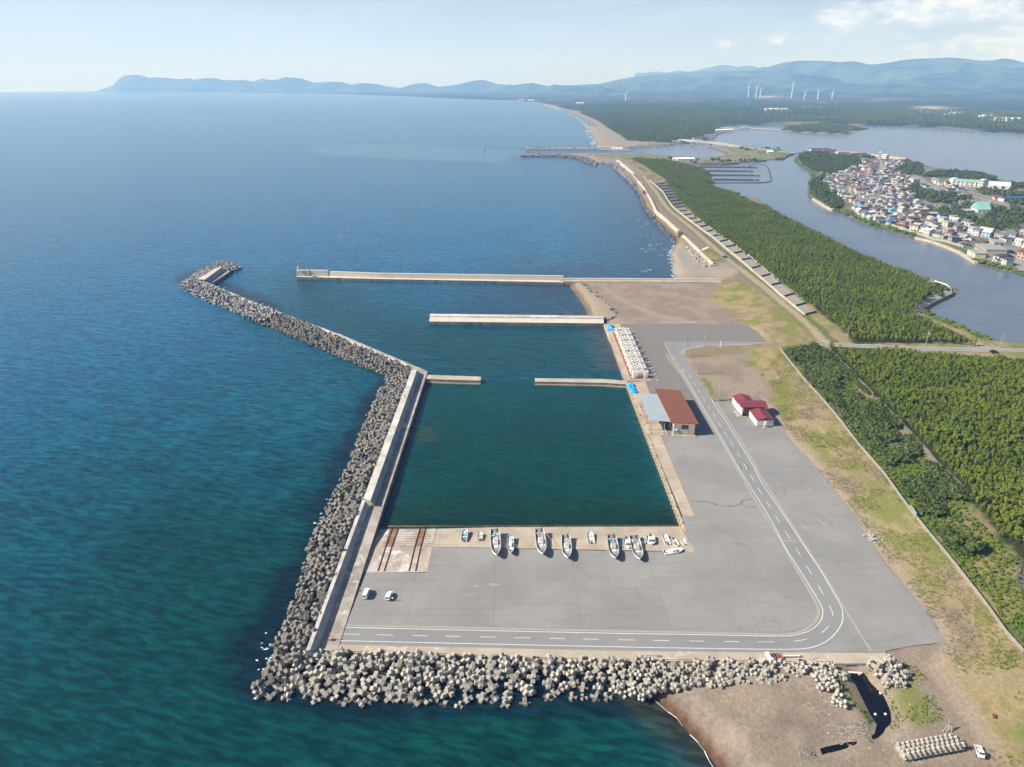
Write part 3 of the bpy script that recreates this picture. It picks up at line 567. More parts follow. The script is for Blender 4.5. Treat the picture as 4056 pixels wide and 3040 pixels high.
# haze: one closed box of thin even air
mb = MB(); mb.box((0, 0, -12), (49000, 49000, 790)); hz = mb.build('haze', [], keep=True)
m = bpy.data.materials.new('haze_air'); m.use_nodes = True; t = m.node_tree; t.nodes.clear(); o_ = nn(t, 'ShaderNodeOutputMaterial'); pv = nn(t, 'ShaderNodeVolumePrincipled')
pv.inputs['Color'].default_value = (.25, .48, 1.0, 1); pv.inputs['Absorption Color'].default_value = (1, 1, 1, 1); pv.inputs['Density'].default_value = 1.08e-4; pv.inputs['Anisotropy'].default_value = 0; t.links.new(pv.outputs[0], o_.inputs['Volume'])
hz.data.materials.append(m); tag(hz, 'thin pale blue haze over sea and hills', 'haze', kind='stuff')
# ------------------------------------------------------------------ surface materials
def pavemat(name, c1, c2, scale=.06, rough=.9, streak=0.0, crack=0.0, joint=None, stain=None, fine=.06):
    m = bpy.data.materials.new(name); m.use_nodes = True; t = m.node_tree; b = t.nodes['Principled BSDF']; b.inputs['Roughness'].default_value = rough; b.inputs['Specular IOR Level'].default_value = .25
    v = nn(t, 'ShaderNodeNewGeometry').outputs['Position']
    c = mixc(t, ramp(t, noise(t, v, scale, 6, .62), .35, .65), c1, c2)
    if streak: c = mixc(t, mathn(t, 'MULTIPLY', ramp(t, noise(t, mapping(t, v, (.03, .5, 1)), 1.0, 5, .6), .50, .75), streak), c, tuple(k * .72 for k in c1))
    if stain:
        c = mixc(t, mathn(t, 'MULTIPLY', ramp(t, noise(t, v, .11, 7, .7, .8), .56, .63), stain[1]), c, stain[0])
    if name == 'asphalt':
        sy = nn(t, 'ShaderNodeSeparateXYZ'); t.links.new(v, sy.inputs[0]); c = mixc(t, ramp(t, mathn(t, 'ADD', sy.outputs[1], mathn(t, 'MULTIPLY', noise(t, v, .03, 4, .6), 60.0)), 310, 380), c, (.185, .170, .160))
    if crack:
        vo = nn(t, 'ShaderNodeTexVoronoi'); vo.feature = 'DISTANCE_TO_EDGE'; vo.inputs['Scale'].default_value = 1.0
        wv = nn(t, 'ShaderNodeVectorMath'); wv.operation = 'ADD'; t.links.new(mapping(t, v, (.055, .10, 1)), wv.inputs[0])
        nz = nn(t, 'ShaderNodeTexNoise'); nz.inputs['Scale'].default_value = .25; t.links.new(v, nz.inputs['Vector'])
        vs = nn(t, 'ShaderNodeVectorMath'); vs.operation = 'SCALE'; vs.inputs[3].default_value = .35; t.links.new(nz.outputs['Color'], vs.inputs[0]); t.links.new(vs.outputs[0], wv.inputs[1])
        t.links.new(wv.outputs[0], vo.inputs['Vector'])
        e = mathn(t, 'MULTIPLY', mathn(t, 'SUBTRACT', 1.0, ramp(t, vo.outputs['Distance'], .002, .014)), ramp(t, noise(t, v, .03, 3, .5), .45, .6))
        c = mixc(t, mathn(t, 'MULTIPLY', e, crack), c, tuple(k * .55 for k in c1))
    if joint:
        sx = nn(t, 'ShaderNodeSeparateXYZ'); t.links.new(v, sx.inputs[0])
        for (ax, w, off, k, *kk) in joint:
            f = mathn(t, 'ABSOLUTE', mathn(t, 'SUBTRACT', mathn(t, 'FRACT', mathn(t, 'DIVIDE', mathn(t, 'ADD', sx.outputs[ax], off + 500.0 * w), w)), .5))
            c = mixc(t, mathn(t, 'MULTIPLY', mathn(t, 'GREATER_THAN', f, .5 - k / w), kk[0] if kk else .75), c, tuple(q * .45 for q in c1))
    c = mixc(t, 1.0, c, mixc(t, noise(t, v, 3.0, 4, .8), (1 - fine * 2,) * 3, (1 + fine * 2,) * 3), 'MULTIPLY')
    t.links.new(c, b.inputs['Base Color']); MATS[name] = m; return m
ASPH = pavemat('asphalt', (.222, .217, .21), (.268, .26, .247), .045, .93, .3, .34, joint=[(1, 4.5, 2.0, .06, .22), (1, 18.0, 5.0, .05, .5), (0, 26.0, 6.0, .05, .6)], stain=((.26, .24, .225), .5))
ROADM = pavemat('road_asphalt', (.216, .216, .214), (.238, .236, .231), .07, .9, .2, .25)
CONC = pavemat('concrete', (.45, .38, .305), (.37, .305, .24), .12, .9, 0, .3, joint=[(0, 15.0, 3.0, .05)], stain=((.55, .51, .45), .7))
CONCW = pavemat('quay_concrete', (.44, .355, .275), (.36, .285, .215), .1, .9, 0, .2, joint=[(1, 10.0, 3.0, .06)], stain=((.52, .44, .36), .6))
WALLC = pavemat('weathered_concrete', (.56, .54, .50), (.40, .375, .335), .16, .9, 0, .3, joint=[(1, 12.0, 5.0, .06)], stain=((.72, .71, .68), .85), fine=.08)
WALKC = pavemat('stained_walkway_concrete', (.42, .375, .33), (.25, .215, .19), .14, .9, 0, .3, joint=[(1, 6.0, 2.0, .07)], stain=((.58, .55, .51), .85), fine=.08)
PIERC = pavemat('pale_pier_concrete', (.58, .53, .45), (.52, .475, .40), .1, .9, 0, .1, joint=[(0, 10.0, 2.0, .07)], stain=((.56, .51, .43), .4))
SIDEC = pavemat('dark_wet_concrete', (.13, .125, .115), (.22, .21, .19), .35, .8, 0, .1, joint=[(0, 12.0, 2.0, .08)], stain=((.05, .045, .04), .8))
WHITE = mat('road_paint', (.80, .80, .79), .7, (.60, .60, .58), 1.2, coord='World')
GUT = mat('gutter_blocks', (.38, .345, .28), .9, (.28, .255, .215), 2.2, coord='World')
BLOCKM0 = mat('block_concrete0', (.50, .455, .38), .92, (.37, .345, .30), .35, .15, 3, coord='World', col3=(.26, .245, .22), scale3=.9)
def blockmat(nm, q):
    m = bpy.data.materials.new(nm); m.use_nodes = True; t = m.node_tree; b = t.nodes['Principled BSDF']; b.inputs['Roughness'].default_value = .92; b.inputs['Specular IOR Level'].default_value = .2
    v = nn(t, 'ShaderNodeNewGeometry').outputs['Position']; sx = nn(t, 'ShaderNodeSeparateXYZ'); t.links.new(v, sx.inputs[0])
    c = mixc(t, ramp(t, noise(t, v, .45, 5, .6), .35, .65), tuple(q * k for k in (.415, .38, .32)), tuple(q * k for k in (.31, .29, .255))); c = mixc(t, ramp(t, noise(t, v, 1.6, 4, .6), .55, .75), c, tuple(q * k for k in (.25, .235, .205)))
    k = mathn(t, 'ADD', sx.outputs[2], mathn(t, 'MULTIPLY', mathn(t, 'SUBTRACT', noise(t, v, .5, 3, .5), .5), 1.6)); c = mixc(t, mathn(t, 'SUBTRACT', 1.0, ramp(t, k, -.1, .9)), c, (.045, .038, .026))  # lower blocks darker: shade of the gaps put into colour, with waterline weed
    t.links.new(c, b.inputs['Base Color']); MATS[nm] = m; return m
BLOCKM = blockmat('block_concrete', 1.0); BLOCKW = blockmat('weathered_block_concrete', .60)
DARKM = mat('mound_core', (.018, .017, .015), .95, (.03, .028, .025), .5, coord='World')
RUST = mat('rust', (.26, .085, .035), .85, (.17, .055, .025), 1.5, coord='World', col3=(.35, .16, .07), scale3=.8)
RAIL = mat('rusty_rail', (.055, .03, .02), .7, (.10, .045, .02), 2, coord='World')

def cdt_slab(name, poly, zf, m, step=2.5, skirt=-1.6, side=None, parent=None, holes=()):
    from mathutils.geometry import delaunay_2d_cdt
    bb = np.array(poly); P2 = [Vector(p) for p in poly]; n = len(P2); E = [(i, (i + 1) % n) for i in range(n)]
    X, Y = np.meshgrid(np.arange(bb[:, 0].min(), bb[:, 0].max(), step), np.arange(bb[:, 1].min(), bb[:, 1].max(), step)); X = X.ravel(); Y = Y.ravel()
    k = sdist(X, Y, poly) > step * .35; P2 += [Vector(p) for p in zip(X[k], Y[k])]
    v, e, f, *_ = delaunay_2d_cdt(P2, E, [], 1, 1e-4)
    vs = [(p.x, p.y, zf(p.x, p.y)) for p in v]; mb = MB(); mb.add(vs, [tuple(q) for q in f])
    if skirt is not None:
        a = sum(poly[i][0] * poly[(i + 1) % n][1] - poly[(i + 1) % n][0] * poly[i][1] for i in range(n)); pp = poly if a > 0 else poly[::-1]
        mb.cur = 1; vs = [(x, y, zf(x, y)) for x, y in pp] + [(x, y, skirt) for x, y in pp]
        mb.add(vs, [(i, i + n, (i + 1) % n + n, (i + 1) % n) for i in range(n)])
    return mb.build(name, [m, side or SIDEC], parent)
o = cdt_slab('yard_asphalt', APRON, zA, ASPH); tag(o, 'worn grey asphalt yard around the harbour basin', 'yard', kind='structure')
def over(k): return lambda x, y: zA(x, y) + k
def strip(name, pts, w, k, m, label=None, step=2.5, pavement='marking', kind='structure', parent=None):
    mb = MB(); mb.strip(resample(pts, step), w, over(k)); o = mb.build(name, m, parent)
    if parent is None: tag(o, label, pavement, kind=kind)
    return o
# road lines measured in the photo
LW = GL('D1', [(625, 1197)]) + GL('C5', [(0, 217), (500, 226), (940, 232), (1060, 228), (1120, 213), (1180, 182), (1225, 135), (1250, 90), (1256, 50), (1245, 0)]) + GL('C6', [(425, 1465), (350, 1330), (270, 1215), (185, 1085), (100, 955), (20, 845)]) + GL('C11', [(1440, 1180), (1340, 1020), (1240, 860), (1150, 725), (1090, 625), (1030, 520), (970, 430), (925, 375), (925, 350), (965, 328), (1100, 310), (1300, 305), (1620, 305)])
UW = GL('D1', [(700, 978)]) + GL('C5', [(0, 146), (500, 153), (900, 162), (1000, 158), (1090, 130), (1140, 80), (1150, 35), (1140, 0)]) + GL('C6', [(345, 1510), (310, 1450), (230, 1320), (150, 1200), (95, 1085), (0, 930)]) + GL('C11', [(1350, 1230), (1210, 985), (1100, 800), (1010, 650), (960, 560), (915, 490)])
CEN = GL('D1', [(655, 1087)]) + GL('C5', [(40, 180), (620, 190), (900, 193), (1000, 189), (1060, 178), (1145, 145), (1190, 95), (1203, 45)]) + GL('C6', [(400, 1530), (370, 1475), (310, 1370), (205, 1195), (90, 1015), (0, 872)]) + GL('C11', [(1380, 1180), (1285, 1028), (1200, 892), (1127, 770), (1058, 660), (965, 515), (893, 452), (850, 372)])
GU = GL('D1', [(700, 942)]) + GL('C5', [(0, 133), (500, 142), (900, 152), (1000, 148), (1075, 118), (1118, 70), (1128, 30), (1118, 0)]) + GL('C6', [(295, 1455), (215, 1325), (130, 1165), (75, 1080), (0, 965)]) + GL('C11', [(1330, 1220), (1190, 975), (1080, 790), (990, 640), (940, 560), (895, 485), (790, 288)])
GR = GL('C5', [(1405, 243), (1252, 0)]) + GL('C6', [(400, 1400), (245, 1165), (130, 980), (0, 782)]) + GL('C11', [(1450, 1165), (1300, 920), (1180, 735), (1140, 660), (1040, 500), (960, 405), (938, 375), (942, 352), (975, 332), (1100, 318), (1500, 308), (1990, 312)])
GN = GL('C11', [(790, 288), (1100, 286), (1500, 290), (1960, 297)])
for l_ in (LW, UW, CEN, GU, GR): l_[:] = smooth(l_, 1)
road_poly = offset(GU, 0) + [GL('C11', [(790, 288)])[0]] + GN + GR[::-1][:]
ra = [p for p in LW]; rb = [p for p in UW]
def ribbon(name, A, B, k, m, n=160, label='', cat='road', z=None):
    def par(L, n):
        d = [0]; 
        for a, b in zip(L, L[1:]): d.append(d[-1] + math.dist(a, b))
        T_ = np.linspace(0, d[-1], n); return np.interp(T_, d, [p[0] for p in L]), np.interp(T_, d, [p[1] for p in L])
    ax, ay = par(A, n); bx, by = par(B, n); mb = MB(); zz = z or over(k)
    vs = [(x, y, zz(x, y)) for x, y in zip(ax, ay)] + [(x, y, zz(x, y)) for x, y in zip(bx, by)]
    mb.add(vs, [(i, i + 1, n + i + 1, n + i) for i in range(n - 1)]); o = mb.build(name, m, recalc=False)
    if o.data.polygons[0].normal.z < 0: o.data.flip_normals()
    tag(o, label, cat, kind='structure'); return o
CENd = smooth(CEN, 1)
mb = MB(); mb.strip(resample(CENd, 2.0), 8.6, over(.008)); o = mb.build('harbour_road', ROADM); tag(o, 'darker two lane harbour road curving round the yard', 'road', kind='structure')
road = o
mb = MB(); mb.sheet(GL('C11', [(790, 289), (1400, 290), (1960, 298), (1990, 310), (1500, 306), (1200, 314), (1100, 320), (1010, 331), (953, 344), (934, 372), (946, 405), (1008, 500), (1045, 560), (940, 560), (895, 485)]), over(.005)); o = mb.build('road_apron', ROADM); tag(o, 'grey flared end of the harbour road at the north corner', 'road', kind='structure')
mb = MB(); mb.strip(resample(LW, 2), .20, over(.020)); mb.strip(resample(UW, 2), .20, over(.020))
C2_ = resample(CENd, .5); L_ = 0
seg = []; acc = 0
for a, b in zip(C2_, C2_[1:]):
    l = math.dist(a, b)
    if (acc % 10.0) < 5.0: seg.append(a)
    else:
        if len(seg) > 2: mb.strip(seg, .17, over(.020))
        seg = []
    acc += l
o = mb.build('road_marking', WHITE, road); tag(o, None)
o.location = -road.location
for nm_, L_, w_ in (('road_gutter', GU, .75), ('road_gutter', GR, .75), ('road_gutter', GN, .7)):
    mb = MB(); mb.strip(resample(smooth(L_, 1), 2), w_, over(.014)); o = mb.build(nm_, GUT, road); o.location = -road.location
# south promenade and east quay deck
SP = GL('D1', [(590, 1262)]) + GL('C5', [(0, 238), (600, 246), (1100, 250), (1475, 252), (1515, 302), (1200, 305), (600, 297), (0, 288)]) + GL('C4', [(1700, 160), (1200, 140), (660, 126), (500, 120), (545, 100)]) + GL('D1', [(245, 1352), (380, 1330)])
SP = GL('D1', [(590, 1262)]) + GL('C5', [(0, 238), (600, 246), (1100, 250), (1475, 252), (1515, 302), (1200, 305), (600, 297), (0, 288)]) + GL('C4', [(1700, 158), (1200, 138), (660, 124), (500, 118)]) + GL('D1', [(540, 1290)])
o = cdt_slab('promenade', SP, over(.05), CONC, 4, -.5, CONC); tag(o, 'pale stained concrete promenade along the block revetment', 'pavement', kind='structure')
mb = MB(); mb.strip(resample(offset(GL('C4', [(500, 112), (1200, 131), (1700, 151)]) + GL('C5', [(0, 281), (600, 289), (1195, 297)]), 0), 4), .5, over(.35), over(-1)); o = mb.build('edge_beam', CONC); tag(o, 'low concrete kerb wall between promenade and concrete blocks', 'kerb wall')
QD = GL('C11', [(525, 598), (522, 570), (655, 572), (768, 975), (1015, 1557), (925, 1560), (700, 1050)])
o = cdt_slab('quay_deck', [G('C11', 527, 585), G('C11', 655, 572), G('C11', 690, 665), G('C11', 768, 975), G('C11', 1014, 1556), G('C11', 932, 1558)], over(.05), CONCW, 4, -.5, CONCW); tag(o, 'tan concrete deck along the east quay', 'quay deck', kind='structure')
NQ = [G('C8', 410, 240), G('C8', 690, 236), G('C8', 745, 392), G('C8', 560, 394), G('C8', 878, 1212), G('C8', 1225, 1205), G('C8', 1228, 1235), G('C8', 775, 1228)]
o = cdt_slab('north_quay_deck', NQ, over(.05), CONCW, 4, -.5, CONCW); tag(o, 'pale concrete deck of the northern quay', 'quay deck', kind='structure')
mb = MB(); mb.strip(resample(GL('C8', [(700, 229), (2020, 229)]), 4), .45, over(.38), over(-.5)); o = mb.build('kerb', WALLC); tag(o, 'thin pale kerb along the north edge of the yard', 'kerb')
RM = [G('C8', 560, 396), G('C8', 800, 396), G('C8', 1222, 1190), G('C8', 884, 1206)]
mb = MB(); mb.sheet(RM, over(.03)); o = mb.build('rusty_mat', pavemat('rust_stain', (.30, .13, .07), (.23, .10, .055), .3)); tag(o, 'rust brown sheeting under the white reef frames', 'sheeting')
mb = MB(); mb.sheet(GL('C11', [(640, 560), (655, 572), (790, 960), (765, 965), (690, 665)]), over(.012)); o = mb.build('patch', ROADM); tag(o, 'dark asphalt strip beside the quay deck', 'asphalt strip', kind='structure')
# quay wall east with its cope and fenders
qw = empty('quay_wall', (*G('C11', 720, 1090), 0)); tag(qw, 'east quay wall with a concrete cope and pale yellow fenders', 'quay wall')
ql = [G('C3', 1818, 246), G('C8', 778, 1224), G('C8', 404, 234)]
mb = MB(); mb.strip(resample(offset(ql, -.45), 5), .9, over(.12), lambda x, y: -2.5); o = mb.build('cope', CONCW, qw); o.location = -qw.location
FEN = mat('fender_rubber', (.62, .57, .36), .6, (.45, .38, .2), 1.5, coord='World')
q0 = G('C3', 1818, 246); q1 = G('C8', 778, 1224); fm = None
for i in range(46):
    k = (i + .6) / 46; x = q0[0] + (q1[0] - q0[0]) * k - .12; y = q0[1] + (q1[1] - q0[1]) * k
    if fm is None:
        mb = MB(); mb.box((-.2, 0, -1.5), (.4, .9, 1.7), 0, (.9, .45)); mb.box((-.45, 0, -1.0), (.22, .3, 1.1)); fm = mb.mesh('fender', FEN)
    o = bpy.data.objects.new('fender', fm); COL.objects.link(o); o.parent = qw; o.location = Vector((x, y, 2.2)) - qw.location
mb = MB()
bol = None
for i in range(14):
    k = (i + .5) / 14; x = q0[0] + (q1[0] - q0[0]) * k + .55; y = q0[1] + (q1[1] - q0[1]) * k
    if bol is None:
        mb = MB(); mb.tube([(0, 0, 0), (0, 0, .32)], .16, 8); mb.tube([(0, 0, .32), (0, 0, .48)], [.26, .2], 8); bol = mb.mesh('bollard', mat('black_iron', (.03, .028, .025), .5))
    o = bpy.data.objects.new('bollard', bol); COL.objects.link(o); o.parent = qw; o.location = Vector((x, y, zA(x, y) + .13)) - qw.location
for i_, q in enumerate((GL('C11', [(990, 1445), (1130, 1455), (1180, 1480), (1290, 1485), (1350, 1475), (1365, 1440), (1450, 1430)]), GL('C11', [(1365, 1478), (1420, 1492), (1480, 1490)]))):
    mb = MB(); q = smooth(q, 1); mb.strip(resample(q, 2), 1.0 - .3 * i_, over(.009)); o = mb.build('tar_seam', pavemat('tar_seam', (.15, .148, .142), (.22, .215, .205), .5)); tag(o, 'dark damp seam across the yard, ' + ('long one', 'short one')[i_], 'seam', kind='structure')
mb = MB(); mb.strip([G('C6', 135, 1164), G('C6', 244, 1168)], .6, over(.016)); o = mb.build('road_gutter', GUT, road); o.location = -road.location
for i_, r_ in enumerate((6, 8, 10.5, 13, 16)):
    c_ = G('C11', 1130, 1190); q = [(c_[0] + r_ * 1.2 * math.cos(a_), c_[1] + r_ * math.sin(a_)) for a_ in np.linspace(-.5 + i_ * .07, 1.5 - i_ * .1, 26)]; mb = MB(); mb.strip([(float(a), float(b)) for a, b in q], .32, over(.008)); o = mb.build('tyre_mark', mat('tyre_mark', (.205, .20, .193), .93, (.235, .23, .22), .6, coord='World')); tag(o, 'faint curved tyre mark on the east side of the yard', 'tyre mark', 'curved tyre marks on the yard')
SBL = pavemat('blown_sand', (.33, .305, .275), (.27, .26, .245), .9)
for i_, (cr_, x_, y_, a_, w_, rz_) in enumerate((('C6', 415, 1050, 3.6, .5, 2.05), ('C6', 355, 1065, 3.0, .8, 2.05), ('C6', 253, 1088, 2.2, .6, 2.05), ('C6', 500, 1178, 2.2, .4, 2.1), ('C6', 283, 880, 1.6, .7, 2.0), ('C1', 1540, 878, 1.9, 1.0, 0), ('C1', 1340, 888, 1.2, .6, 0), ('C3', 1110, 1056, 1.6, .4, -.1), ('C1', 1870, 712, .9, .4, 0), ('C1', 1270, 985, 2.2, .5, .3))):
    c_ = G(cr_, x_, y_); q = []
    for k in range(22):
        t_ = 6.2832 * k / 22; f_ = random.uniform(.7, 1.1); u, v = a_ * math.cos(t_) * f_, w_ * math.sin(t_) * f_; q.append((c_[0] + u * math.cos(rz_) - v * math.sin(rz_), c_[1] + u * math.sin(rz_) + v * math.cos(rz_)))
    mb = MB(); mb.sheet(q, over(.010)); o = mb.build('sand_patch', SBL); tag(o, 'small pale patch of blown sand lying on the asphalt', 'sand patch', 'sand patches on the asphalt')
# slipway: ribbed ramp and the paved part with two winch tracks
rt = [P('C1', 118, 742, 1.55), P('C1', 803, 743, 1.6)]
def rz(y0, z0, y1, z1): return lambda x, y: z0 + (z1 - z0) * (y - y0) / (y1 - y0)
W1 = G('C1', 118, 742); W2 = G('C1', 803, 743); W3 = G('C1', 862, 460); W4 = G('C3', 1990, 602); W5 = P('C3', 1820, 246, 0)
yt = W3[1]; zt_ = zA(W3[0], W3[1]); yw = P('C1', 900, 225, 0)[1] + 6
rampz = lambda x, y: zt_ + (-.9 - zt_) * (y - yt) / (yw - yt) if y > yt else zA(x, y)
PAVB = pavemat('bleached_ramp_concrete', (.50, .44, .38), (.33, .27, .22), .16, .9, 0, .2, joint=[(0, 7.0, 3.0, .05), (1, 9.5, 2.0, .05)], stain=((.66, .63, .60), .9), fine=.08)
RIB = pavemat('ribbed_ramp_concrete', (.46, .39, .31), (.36, .30, .23), .12, .9, 0, .1, joint=[(1, 1.75, .6, .09), (0, 11.0, 4.0, .05)], fine=.05)
WX0 = G('D2', 600, 1100)[0]
rampW = [W1, W2, W3, (W3[0] + .4, yw), (W1[0] + 2.0, yw)]
mb = MB(); zf = lambda x, y: (rampz(x, y) if y > yt - .01 else zt_ + (zA(*W1) - zt_) * (yt - y) / (yt - W1[1])) + .02
Lx = lambda y: G('D2', 0, 0)[0]
def wl(y): a = P('D1', 985, 60, 1.6); b = P('D2', 690, 900, .5); return a[0] + (b[0] - a[0]) * (y - a[1]) / (b[1] - a[1]) - .3
mb = MB(); ys_ = [W1[1], yt, yw]; vs = []
for y in ys_: vs += [(wl(y), y, zf(wl(y), y)), (W2[0] + (W3[0] - W2[0]) * min((y - W2[1]) / (W3[1] - W2[1]), 1.3), y, zf(0, y))]
mb.add(vs, [(0, 1, 3, 2), (2, 3, 5, 4)]); slw = mb.build('slipway', [PAVB]); tag(slw, 'bleached and rust stained slipway with two pairs of boat rails', 'slipway')
xr0 = W2[0] + (W3[0] - W2[0]) * .25
mb = MB()
for ta, tb, wdt in (((270, 738), (440, 215), 0), ((338, 738), (510, 200), 0), ((608, 738), (745, 200), 0), ((680, 738), (805, 200), 0)):
    a = P('C1', *ta, 1.4); b = P('C1', *tb, .1); pts = [(a[0], a[1]), (a[0] + (b[0] - a[0]) * (yt - a[1]) / (b[1] - a[1]), yt), (b[0], b[1])]
    for d in (-.14, .14): mb.strip(offset(pts, d), .10, lambda x, y: zf(x, y) + .14, lambda x, y: zf(x, y) - .05)
o = mb.build('winch_rail', RAIL, slw); o.location = -slw.location
for (a0, a1, c0, c1) in (((395, 250), (345, 455), (495, 245), (445, 455)), ((722, 245), (665, 455), (800, 245), (755, 455))):
    mb = MB(); mb.sheet([P('C1', *a0, .3), P('C1', *c0, .3), P('C1', *c1, 1.3), P('C1', *a1, 1.3)], lambda x, y: zf(x, y) + .006)
    o = mb.build('rust_streak', pavemat('rusty_ramp', (.34, .20, .12), (.22, .10, .05), .4), slw); o.location = -slw.location
mb = MB()
for i in range(9):
    yy = yt + .4 + i * (yw - 7.2 - yt) / 8.0; mb.strip([(W1[0] + 3.5 + (yy - yt) * .02, yy), (W3[0] - 1.2, yy)], .22, lambda x, y: zf(x, y) + .012)
o = mb.build('rib_groove', mat('groove_dark', (.09, .08, .07), .9), slw); o.location = -slw.location
mb = MB(); ex = W5[0] + .6; vs = []
yb = W4[1]
E0 = (W3[0], yt); 
rz2 = lambda y: rampz(0, y)
mb.add([(W3[0] + .03, yt, zt_ + .02), (W4[0], W4[1], zA(*W4) + .02), (ex, yt + .4, zt_ * 0 + zA(ex, yt) * .55 + zt_ * .45), (ex, yw, -.9), (W3[0] + .42, yw, -.9)], [(0, 1, 2, 3, 4)])
o = mb.build('ribbed_ramp', RIB); tag(o, 'ribbed concrete boat ramp where the fishing boats are drawn up', 'boat ramp')
mb = MB(); wl_ = [(W1[0] + 1.5, yw - 6.0), (ex, yw - 6.8)]
mb.strip(resample([(wl(yw - 6), yw - 6.6), (ex - .3, yw - 7.4)], 4), 1.1, lambda x, y: .10, lambda x, y: -1.2); o = mb.build('weedy_toe', mat('weed', (.10, .075, .03), .8, (.02, .02, .012), .6, coord='World')); tag(o, 'weed covered concrete toe of the ramp at the water line', 'ramp toe')

# ------------------------------------------------------------------ west breakwater: parapet, battered face, walkway
def lerp(a, b, k): return tuple(a[i] + (b[i] - a[i]) * k for i in range(len(a)))
def quadwall(name, Ls, zs, m, parent=None):
    """Ls: four ground lines (seaward edge, parapet edge, foot, quay edge), each [(x,y),(x,y)]"""
    mb = MB(); (A, B, C_, D), (z1, z2) = Ls, zs; vs = []
    for e in (0, 1): vs += [(*A[e], -2), (*A[e], z1), (*B[e], z1), (*C_[e], z2), (*D[e], z2), (*D[e], -2)]
    mb.add(vs, [(1, 0, 6, 7), (2, 1, 7, 8)]); mb.cur = 1; mb.add(vs, [(3, 2, 8, 9)]); mb.cur = 2; mb.add(vs, [(4, 3, 9, 10)]); mb.cur = 3; mb.add(vs, [(5, 4, 10, 11)]); mb.cur = 0; mb.add(vs, [(0, 1, 2, 3, 4, 5), (6, 11, 10, 9, 8, 7)])
    return mb.build(name, m, parent, recalc=True)
FACE = pavemat('stained_face_concrete', (.42, .42, .41), (.28, .275, .26), .2, .9, 0, .2, joint=[(1, 12.0, 5.0, .07)], stain=((.40, .39, .37), .8), fine=.08)
lowW = quadwall('breakwater_wall', ([P('D1', 45, 1358, 5.0), P('D2', 350, 547, 5.0)], [P('D1', 115, 1350, 5.0), P('D2', 402, 557, 5.0)], [P('D1', 250, 1352, 2.55), P('D2', 470, 645, 2.55)], [P('D1', 575, 1325, 2.55), P('D2', 702, 643, 2.55)]), (5.0, 2.55), [WALLC, FACE, WALKC, SIDEC])
tag(lowW, 'lower and narrower near stretch of the west breakwater wall', 'breakwater')
upW = quadwall('breakwater_wall', ([P('D2', 372, 512, 5.5), P('D3', 716, 202, 5.5)], [P('D2', 485, 557, 5.5), P('D3', 838, 206, 5.5)], [P('D2', 555, 645, 2.6), P('D3', 905, 262, 2.6)], [P('D2', 702, 640, 2.6), P('D3', 1050, 300, 2.6)]), (5.5, 2.6), [WALLC, FACE, WALKC, SIDEC])
tag(upW, 'taller wide topped far stretch of the west breakwater wall', 'breakwater')
ob = empty('breakwater', (*P('C9', 1400, 700, 0), 0)); tag(ob, 'outer breakwater running out to the angled head', 'breakwater')
IN = [P('D3', 1068, 226, 2.7), P('D3', 840, 130, 2.7), P('C9', 1700, 815, 2.7), P('C9', 1350, 666, 2.7), P('C9', 920, 512, 2.7), P('C9', 640, 400, 2.7), P('D5', 1300, 908, 2.7), P('D5', 1000, 775, 2.7)]
OU = [P('D3', 715, 195, 2.7), P('D3', 560, 130, 2.7), P('C9', 1480, 760, 2.7), P('C9', 1100, 590, 2.7), P('C9', 905, 520, 2.7), P('C9', 600, 404, 2.7), P('D5', 1250, 945, 2.7), P('D5', 600, 690, 2.7)]
mb = MB(); mb.prism([P('D3', 1050, 300, 2.6)] + IN + OU[::-1], -2, 2.7); o = mb.build('walkway', [WALKC], ob); o.location = -ob.location
mid = [lerp(a, b, .42) for a, b in zip(OU, IN)]
mb = MB(); mb.prism(OU[1:5] + mid[1:5][::-1], 2.7, 3.5); mb.prism(OU[4:] + mid[4:][::-1], 2.71, 3.9); o = mb.build('parapet', [WALLC], ob); o.location = -ob.location
hl = quadwall('head_wall', ([P('D5', 605, 645, 5.6), P('D5', 1160, 300, 5.6)], [P('D5', 820, 650, 5.6), P('D5', 1325, 284, 5.6)], [P('D5', 940, 712, 2.3), P('D5', 1400, 385, 2.3)], [P('D5', 1005, 768, 2.3), P('D5', 1562, 415, 2.3)]), (5.6, 2.3), [WALLC, FACE, WALKC, SIDEC], ob); hl.location = -ob.location
# jetties and piers
def pier(name, label, back, front, z, par=None, side=SIDEC, top=PIERC, ledge=True):
    mb = MB(); pl = back + front[::-1]; e = empty(name, (*lerp(back[0], front[-1], .5), 0)); tag(e, label, 'pier')
    mb.prism(pl, -2, z); me_ = mb.build('deck', [top], e); me_.location = -e.location
    for p_ in me_.data.polygons:
        pass
    me_.data.materials.append(side)
    for p_ in me_.data.polygons:
        if abs(p_.normal.z) < .5: p_.material_index = 1
    if ledge:
        mb = MB(); mb.strip(resample(offset(front, -.25), 10), .5, .55, -1.5); o = mb.build('ledge', CONC, e); o.location = -e.location
    if par:
        mb = MB(); hh, w = par; b2 = [lerp(a, b, w) for a, b in zip(back, front)]; mb.prism(back + b2[::-1], z - .3, z + hh); o = mb.build('parapet', WALLC, e); o.location = -e.location
    return e
pier('jetty', 'short concrete jetty attached to the west breakwater', [P('D3', 1050, 305, 2.2), P('C10', 1300, 165, 2.2), P('C10', 1482, 171, 2.2)], [P('D3', 1015, 392, 2.2), P('C10', 1300, 195, 2.2), P('C10', 1480, 199, 2.2)], 2.2, top=CONC)
ej = pier('jetty', 'low concrete jetty reaching out from the east quay', [P('D4', 102, 105, 1.9), P('D4', 1600, 122, 1.95), P('D4', 2100, 158, 2.0)], [P('D4', 102, 180, 1.9), P('D4', 1600, 205, 1.95), P('D4', 2118, 236, 2.0)], 1.95, top=CONC)
